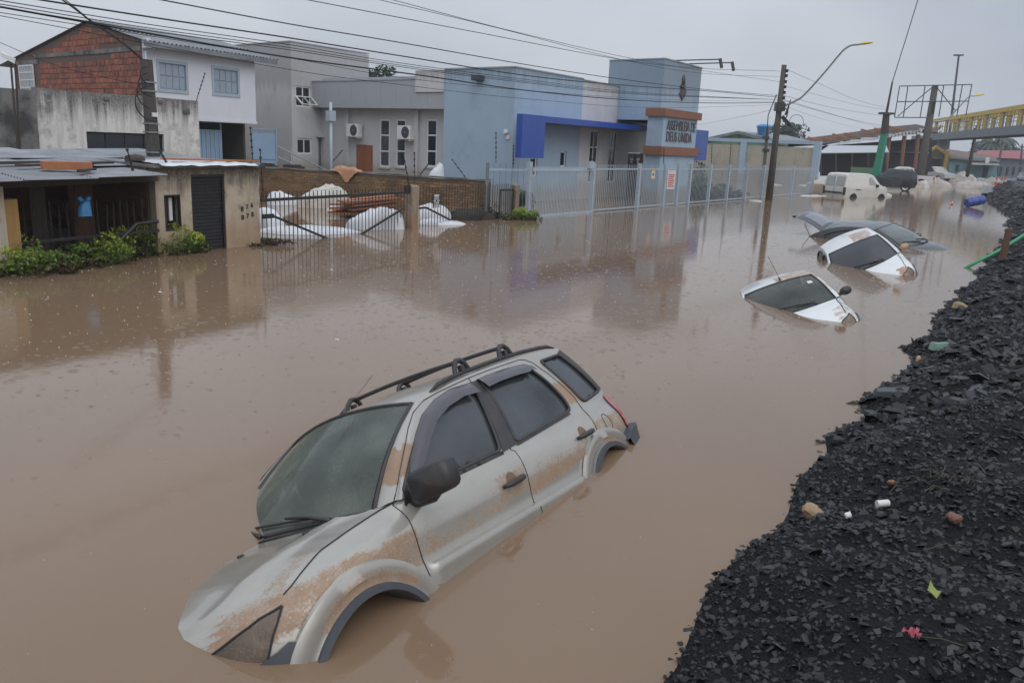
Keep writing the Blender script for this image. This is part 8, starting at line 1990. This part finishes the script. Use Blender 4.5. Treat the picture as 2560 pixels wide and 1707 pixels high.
c = bank_hit(2206, 1268); mb = MB(); mb.tube([c + Vector((-.035, 0, .02)), c + Vector((.035, .01, .025))], .021, 12); mb.build('plastic_tube', M['paper'], label='white plastic tube piece on the slate bank', cat='tube', smooth=50)
c = bank_hit(2338, 1512); mb = MB(); rows = []; lf = [(0, .0), (.1, .016), (.25, .034), (.45, .040), (.6, .030), (.8, .016), (1, .001)]
lf = [(t * .75, w_ * .75) for t, w_ in lf]
for t, w_ in lf: rows.append([c + Vector((.02 * t + sgn * w_ * .9, .12 * t, .03 + .035 * t + abs(sgn) * .012 * math.sin(t * 9))) for sgn in (-1, -.5, 0, .5, 1)])
mb.grid(rows); mb.build('fallen_leaf', plain('yellow_green_leaf', (.20, .24, .05), .5, var=.3, scale=40), label='single yellow-green leaf lying on the slate bank', cat='leaf', smooth=True)
c = bank_hit(2280, 1598); mb = MB(); rows = []
for i in range(9): rows.append([c + Vector((.007 * i - .03 + .006 * math.sin(j * 2), .008 * j - .02 + .006 * math.sin(i * 1.7), .03 + .010 * math.sin(i * 1.9 + j))) for j in range(6)])
mb.grid(rows); mb.build('pink_scrap', plain('pink_wrapper', (.36, .06, .09), .4, var=.4, scale=60), label='crumpled pink wrapper on the slate bank', cat='scrap', smooth=True)
M['twig'] = plain('dry_twig', (.06, .048, .034), .8, var=.3, scale=20)
for k in range(20):
    px, py = (2290 + rng.uniform(-60, 90), 1215 + rng.uniform(-35, 30)) if k < 17 else (rng.uniform(1800, 2500), rng.uniform(1350, 1690)); c = bank_hit(px, py) + Vector((0, 0, .03)); a = rng.uniform(0, 6.3); l_ = rng.uniform(.08, .22)
    mb = MB(); mb.tube([c, c + Vector((l_ * .5 * math.cos(a), l_ * .5 * math.sin(a), .03)), c + Vector((l_ * math.cos(a + .3), l_ * math.sin(a + .3), .01))], .0025, 4); mb.build('twig', M['twig'], label='thin dry twig tangled on the slate bank' if k < 17 else 'thin dry stalk lying loose on the lower slate bank', cat='twig', group='twigs in the tangle' if k < 17 else 'loose stalks on the bank')
M['greenpole'] = plain('green_pole_paint', (.02, .26, .11), .4, var=.15, scale=6)
a = G(2420, 666, .03); b = bank_hit(2570, 612) + Vector((0, 0, .35)); mb = MB(); mb.tube([a - (b - a) * .1, a.lerp(b, .5) - Vector((0, 0, .06)), b + (b - a) * .3], .035, 8); mb.build('green_pole', M['greenpole'], label='green pole sticking from the bank into the water', cat='pole', smooth=True)
c = bank_hit(2503, 650); mb = MB(); mb.bar(c - Vector((0, 0, .2)), c + Vector((.05, 0, .65)), .10, .10, up=(0, 1, 0)); mb.build('rusty_stake', plain('rusty_iron', (.11, .055, .035), .8, var=.3, scale=9), label='rusty stake standing at the bank edge near the green pole', cat='stake')
for k, (px, py, sz, col, lab) in enumerate([(2295, 905, .13, (.36, .22, .13), 'tan rag caught on the slate bank'), (2400, 770, .2, (.34, .24, .12), 'tan cloth scrap at the water edge of the bank'), (2350, 872, .2, (.16, .24, .20), 'grey-green net scrap on the bank')]):
    c = bank_hit(px, py); mb = MB(); sheetheap(mb, (c.x, c.y, c.z + .05), 1. + k, sz * .6, sz * .2, sz * .25, 70 + k, 20, 12, .5, 1.2); mb.build('rag', plain('rag_%d' % k, col, .8, var=.3, scale=14), label=lab, cat='rag', smooth=True)
for k, (px, py, l_) in enumerate([(2235, 985, .55), (2030, 1140, .26), (2390, 800, .4)]):
    c = bank_hit(px, py); v, f_ = shard(np.random.default_rng(100 + k), 1.); mb = MB(); mb.add(v * np.array([l_, l_ * .8, l_ * .4]), f_); me = mb.mesh('slate_slab', M['slate'], attrs={'tone': [.5] * len(v)}); o = inst('slate_slab', me, bank, c + Vector((0, 0, .03)), (rng.uniform(-.15, .15), rng.uniform(-.15, .15), rng.uniform(0, 6)))
# blue barrel, cones
a = G(2416, 508, .2); b = G(2462, 490, .45); mb = MB(); d = Vector((.95, .10, .22)); rows = []
ax = d.normalized(); s_ = ax.cross(Vector((0, 0, 1))).normalized(); u_ = s_.cross(ax)
for t, rr in ((0, .02), (0, .22), (.05, .24), (.3, .235), (.33, .25), (.36, .235), (.62, .235), (.65, .25), (.68, .235), (.95, .24), (1, .21), (1, .02)): rows.append([a + d * t + s_ * (rr * math.cos(g_)) + u_ * (rr * math.sin(g_)) for g_ in np.linspace(0, 2 * math.pi, 19)[:-1]])
mb.grid(rows, closed=True); mb.build('blue_barrel', plain('blue_drum_plastic', (.025, .06, .27), .35, var=.2, scale=4), label='blue plastic barrel washed against the slate bank', cat='barrel', smooth=40)
M['cone'] = plain('orange_cone', (.62, .10, .03), .5, var=.1, scale=5)
def cone(p, label, s_=1., tilt=(0, 0, 0), group=None):
    o = thing('traffic_cone', p, label, 'traffic cone', group, rot=tilt); 
    mb = MB(); mb.box((-.2 * s_, -.2 * s_, 0), (.2 * s_, .2 * s_, .05 * s_)); mb.build('base', M['cone'], o)
    mb = MB(); mb.lathe([(.15 * s_, .05 * s_), (.04 * s_, .75 * s_), (.01, .76 * s_)], (0, 0, 0), 14); mb.build('body', M['cone'], o, smooth=50)
    mb = MB(); mb.lathe([(.117 * s_, .30 * s_), (.087 * s_, .48 * s_)], (0, 0, 0), 14); mb.build('stripe', M['paper'], o, smooth=True)
cone(G(2489, 464, .28), 'orange traffic cone left of the pair on the wet road', 1.15, group='cones on the wet road')
cone(G(2502, 466, .28), 'orange traffic cone standing in front of another cone on the road', 1.15, group='cones on the wet road')
cone(G(2511, 463, .28), 'orange traffic cone half behind its neighbour on the road', 1.15, group='cones on the wet road')
cone(G(2382, 514, -.05), 'small orange cone floating alone in the flood water', .5, (0, -.5, 0))
# ------------------------------------------------------------------ overhead wires
FWr = Frame(pp, (.52, .854))
def wire(pts, r_, label, v=0., left=None, right=None, group='wires along the street'):
    """pixel points on the vertical plane of the pole line; first point is the left one"""
    P = []
    for x, y in pts:
        u, w_ = FWr.uw(x, y, v); P.append(Vector(FWr.P(u, v, w_)))
    d = P[0] - P[1]; P = [P[0] + d * .6] + P
    c = catmull([tuple(q) for q in P], 6).tolist(); mb = MB(); mb.tube(c, r_ * .7, 5, cap=False)
    return mb.build('overhead_wire', M['rubber'], label=label, cat='wire', group=group, smooth=True)
top_l = 'thin power wire on the upper row of the utility pole'; low_l = 'telephone cable on the lower row of the utility pole'; thick_l = 'thick black cable bundle sagging to the utility pole'
wire([(0, 18), (360, 82), (720, 144), (1060, 190), (1320, 227), (1567, 250), (1780, 258), (1945, 257)], .019, 'thickest black cable crossing the brick gable to the utility pole')
wire([(98, 0), (400, 47), (720, 95), (1000, 140), (1320, 190), (1552, 213), (1781, 229), (1946, 244)], .017, thick_l, .1)
wire([(401, 0), (720, 60), (1000, 107), (1320, 163), (1549, 198), (1780, 226), (1946, 240)], .014, thick_l, -.1)
for k, (dy, v) in enumerate(((0, .2), (9, .3), (16, -.2))):
    wire([(0, 2 + dy), (360, 60 + dy), (720, 112 + dy * .8), (1000, 158 + dy * .6), (1320, 200 + dy * .5), (1600, 232 + dy * .3), (1947, 250)], .009, low_l, v, group='telephone cables')
for k, (y0, y1, y2, y3) in enumerate(((32, 145, 215, 255), (40, 160, 236, 262))):
    wire([(0, y0), (720, y1 + 14 * k), (1000, (y1 + y2) / 2 + 14), (1320, y2 + 12), (1650, y2 + 34), (1946, y3)], .007, low_l, .4 + .1 * k, group='telephone cables')
wire([(767, 0), (1200, 83), (1556, 150), (1756, 172), (1949, 178)], .011, top_l, 0, group='power wires')
wire([(947, 0), (1250, 72), (1556, 150), (1756, 184), (1949, 192)], .009, top_l, .15, group='power wires')
wire([(980, 0), (1320, 88), (1650, 160), (1949, 205)], .009, top_l, -.15, group='power wires')
wire([(830, 80), (1200, 143), (1500, 192), (1780, 216), (1949, 222)], .009, top_l, .25, group='power wires') if False else None
def wire2(pts, r_, label, group):
    mb = MB(); c = catmull([tuple(PD(x, y, Y)) for x, y, Y in pts], 6).tolist(); mb.tube(c, r_ * .7, 5, cap=False); mb.build('overhead_wire', M['rubber'], label=label, cat='wire', group=group, smooth=True)
rl = 'thin wire running on from the utility pole past the green mast'
wire2([(1962, 172, 42.6), (2060, 215, 52), (2140, 250, 60), (2217, 270, 66)], .012, rl, 'wires beyond the utility pole')
wire2([(1960, 215, 42.6), (2060, 242, 52), (2140, 262, 60), (2215, 275, 66)], .010, rl, 'wires beyond the utility pole')
wire2([(1958, 239, 42.6), (2060, 265, 52), (2140, 280, 60), (2212, 290, 66)], .012, rl, 'wires beyond the utility pole')
wire2([(1957, 249, 42.6), (2050, 277, 52), (2120, 297, 60), (2205, 315, 66)], .014, rl, 'wires beyond the utility pole')
wire2([(1957, 252, 42.6), (2040, 276, 52), (2110, 295, 60), (2200, 320, 66)], .012, rl, 'wires beyond the utility pole')
wire2([(1955, 262, 42.6), (2030, 290, 60), (2110, 312, 80), (2180, 328, 92)], .010, rl, 'wires beyond the utility pole')
wire2([(1944, 272, 42.3), (1850, 293, 45), (1745, 313, 52)], .009, 'thin service wire from the utility pole to the church tower', None)
wire2([(2380, 352, 108), (2440, 322, 108), (2500, 345, 130), (2570, 320, 120)], .02, 'distant sagging wire below the footbridge', None)
# service drop to the post behind the shed
tp = Vector(FS.P(pu - .02 * (top - 1), 2.3, top - .05))
def wire3(pts, r_, label, group=None):
    mb = MB(); mb.tube(catmull([tuple(q) for q in pts], 8).tolist(), r_, 6, cap=False); return mb.build('service_cable', M['rubber'], label=label, cat='wire', group=group, smooth=True)
yt = tp.y
wire3([PD(60, -60, yt - .8), PD(155, 0, yt - .6), PD(230, 55, yt - .4), PD(300, 103, yt - .2), tp], .017, 'twisted service cable dropping to the square service post')
wire3([PD(70, -60, yt - .9), PD(165, 2, yt - .7), PD(240, 63, yt - .5), PD(310, 112, yt - .2), tp - Vector((0, 0, .06))], .010, 'thinner strand hanging beside the twisted service cable')
wire3([PD(-60, 82, yt - 1), PD(0, 107, yt - .8), PD(153, 168, yt - .5), PD(357, 214, yt - .1)], .006, 'thin wire across the brick gable to the service post')
wire3([fsp(658, 480), fsp(840, 470), fsp(1009, 410)], .003, 'hair-thin fence wire above the iron gate')
# ------------------------------------------------------------------ rain haze
s = NT('rain_haze'); s.t.nodes.remove(s.b); v = s.n('ShaderNodeVolumePrincipled'); v.inputs['Color'].default_value = (.86, .90, .95, 1); v.inputs['Density'].default_value = .0009; v.inputs['Anisotropy'].default_value = .2; s.l(v.outputs[0], s.o.inputs['Volume'])
mb = MB(); mb.box((-160, -70, -2.6), (420, 720, 16)); mb.build('haze', s.m, kind='stuff', loc=(0, 0, -2.6))
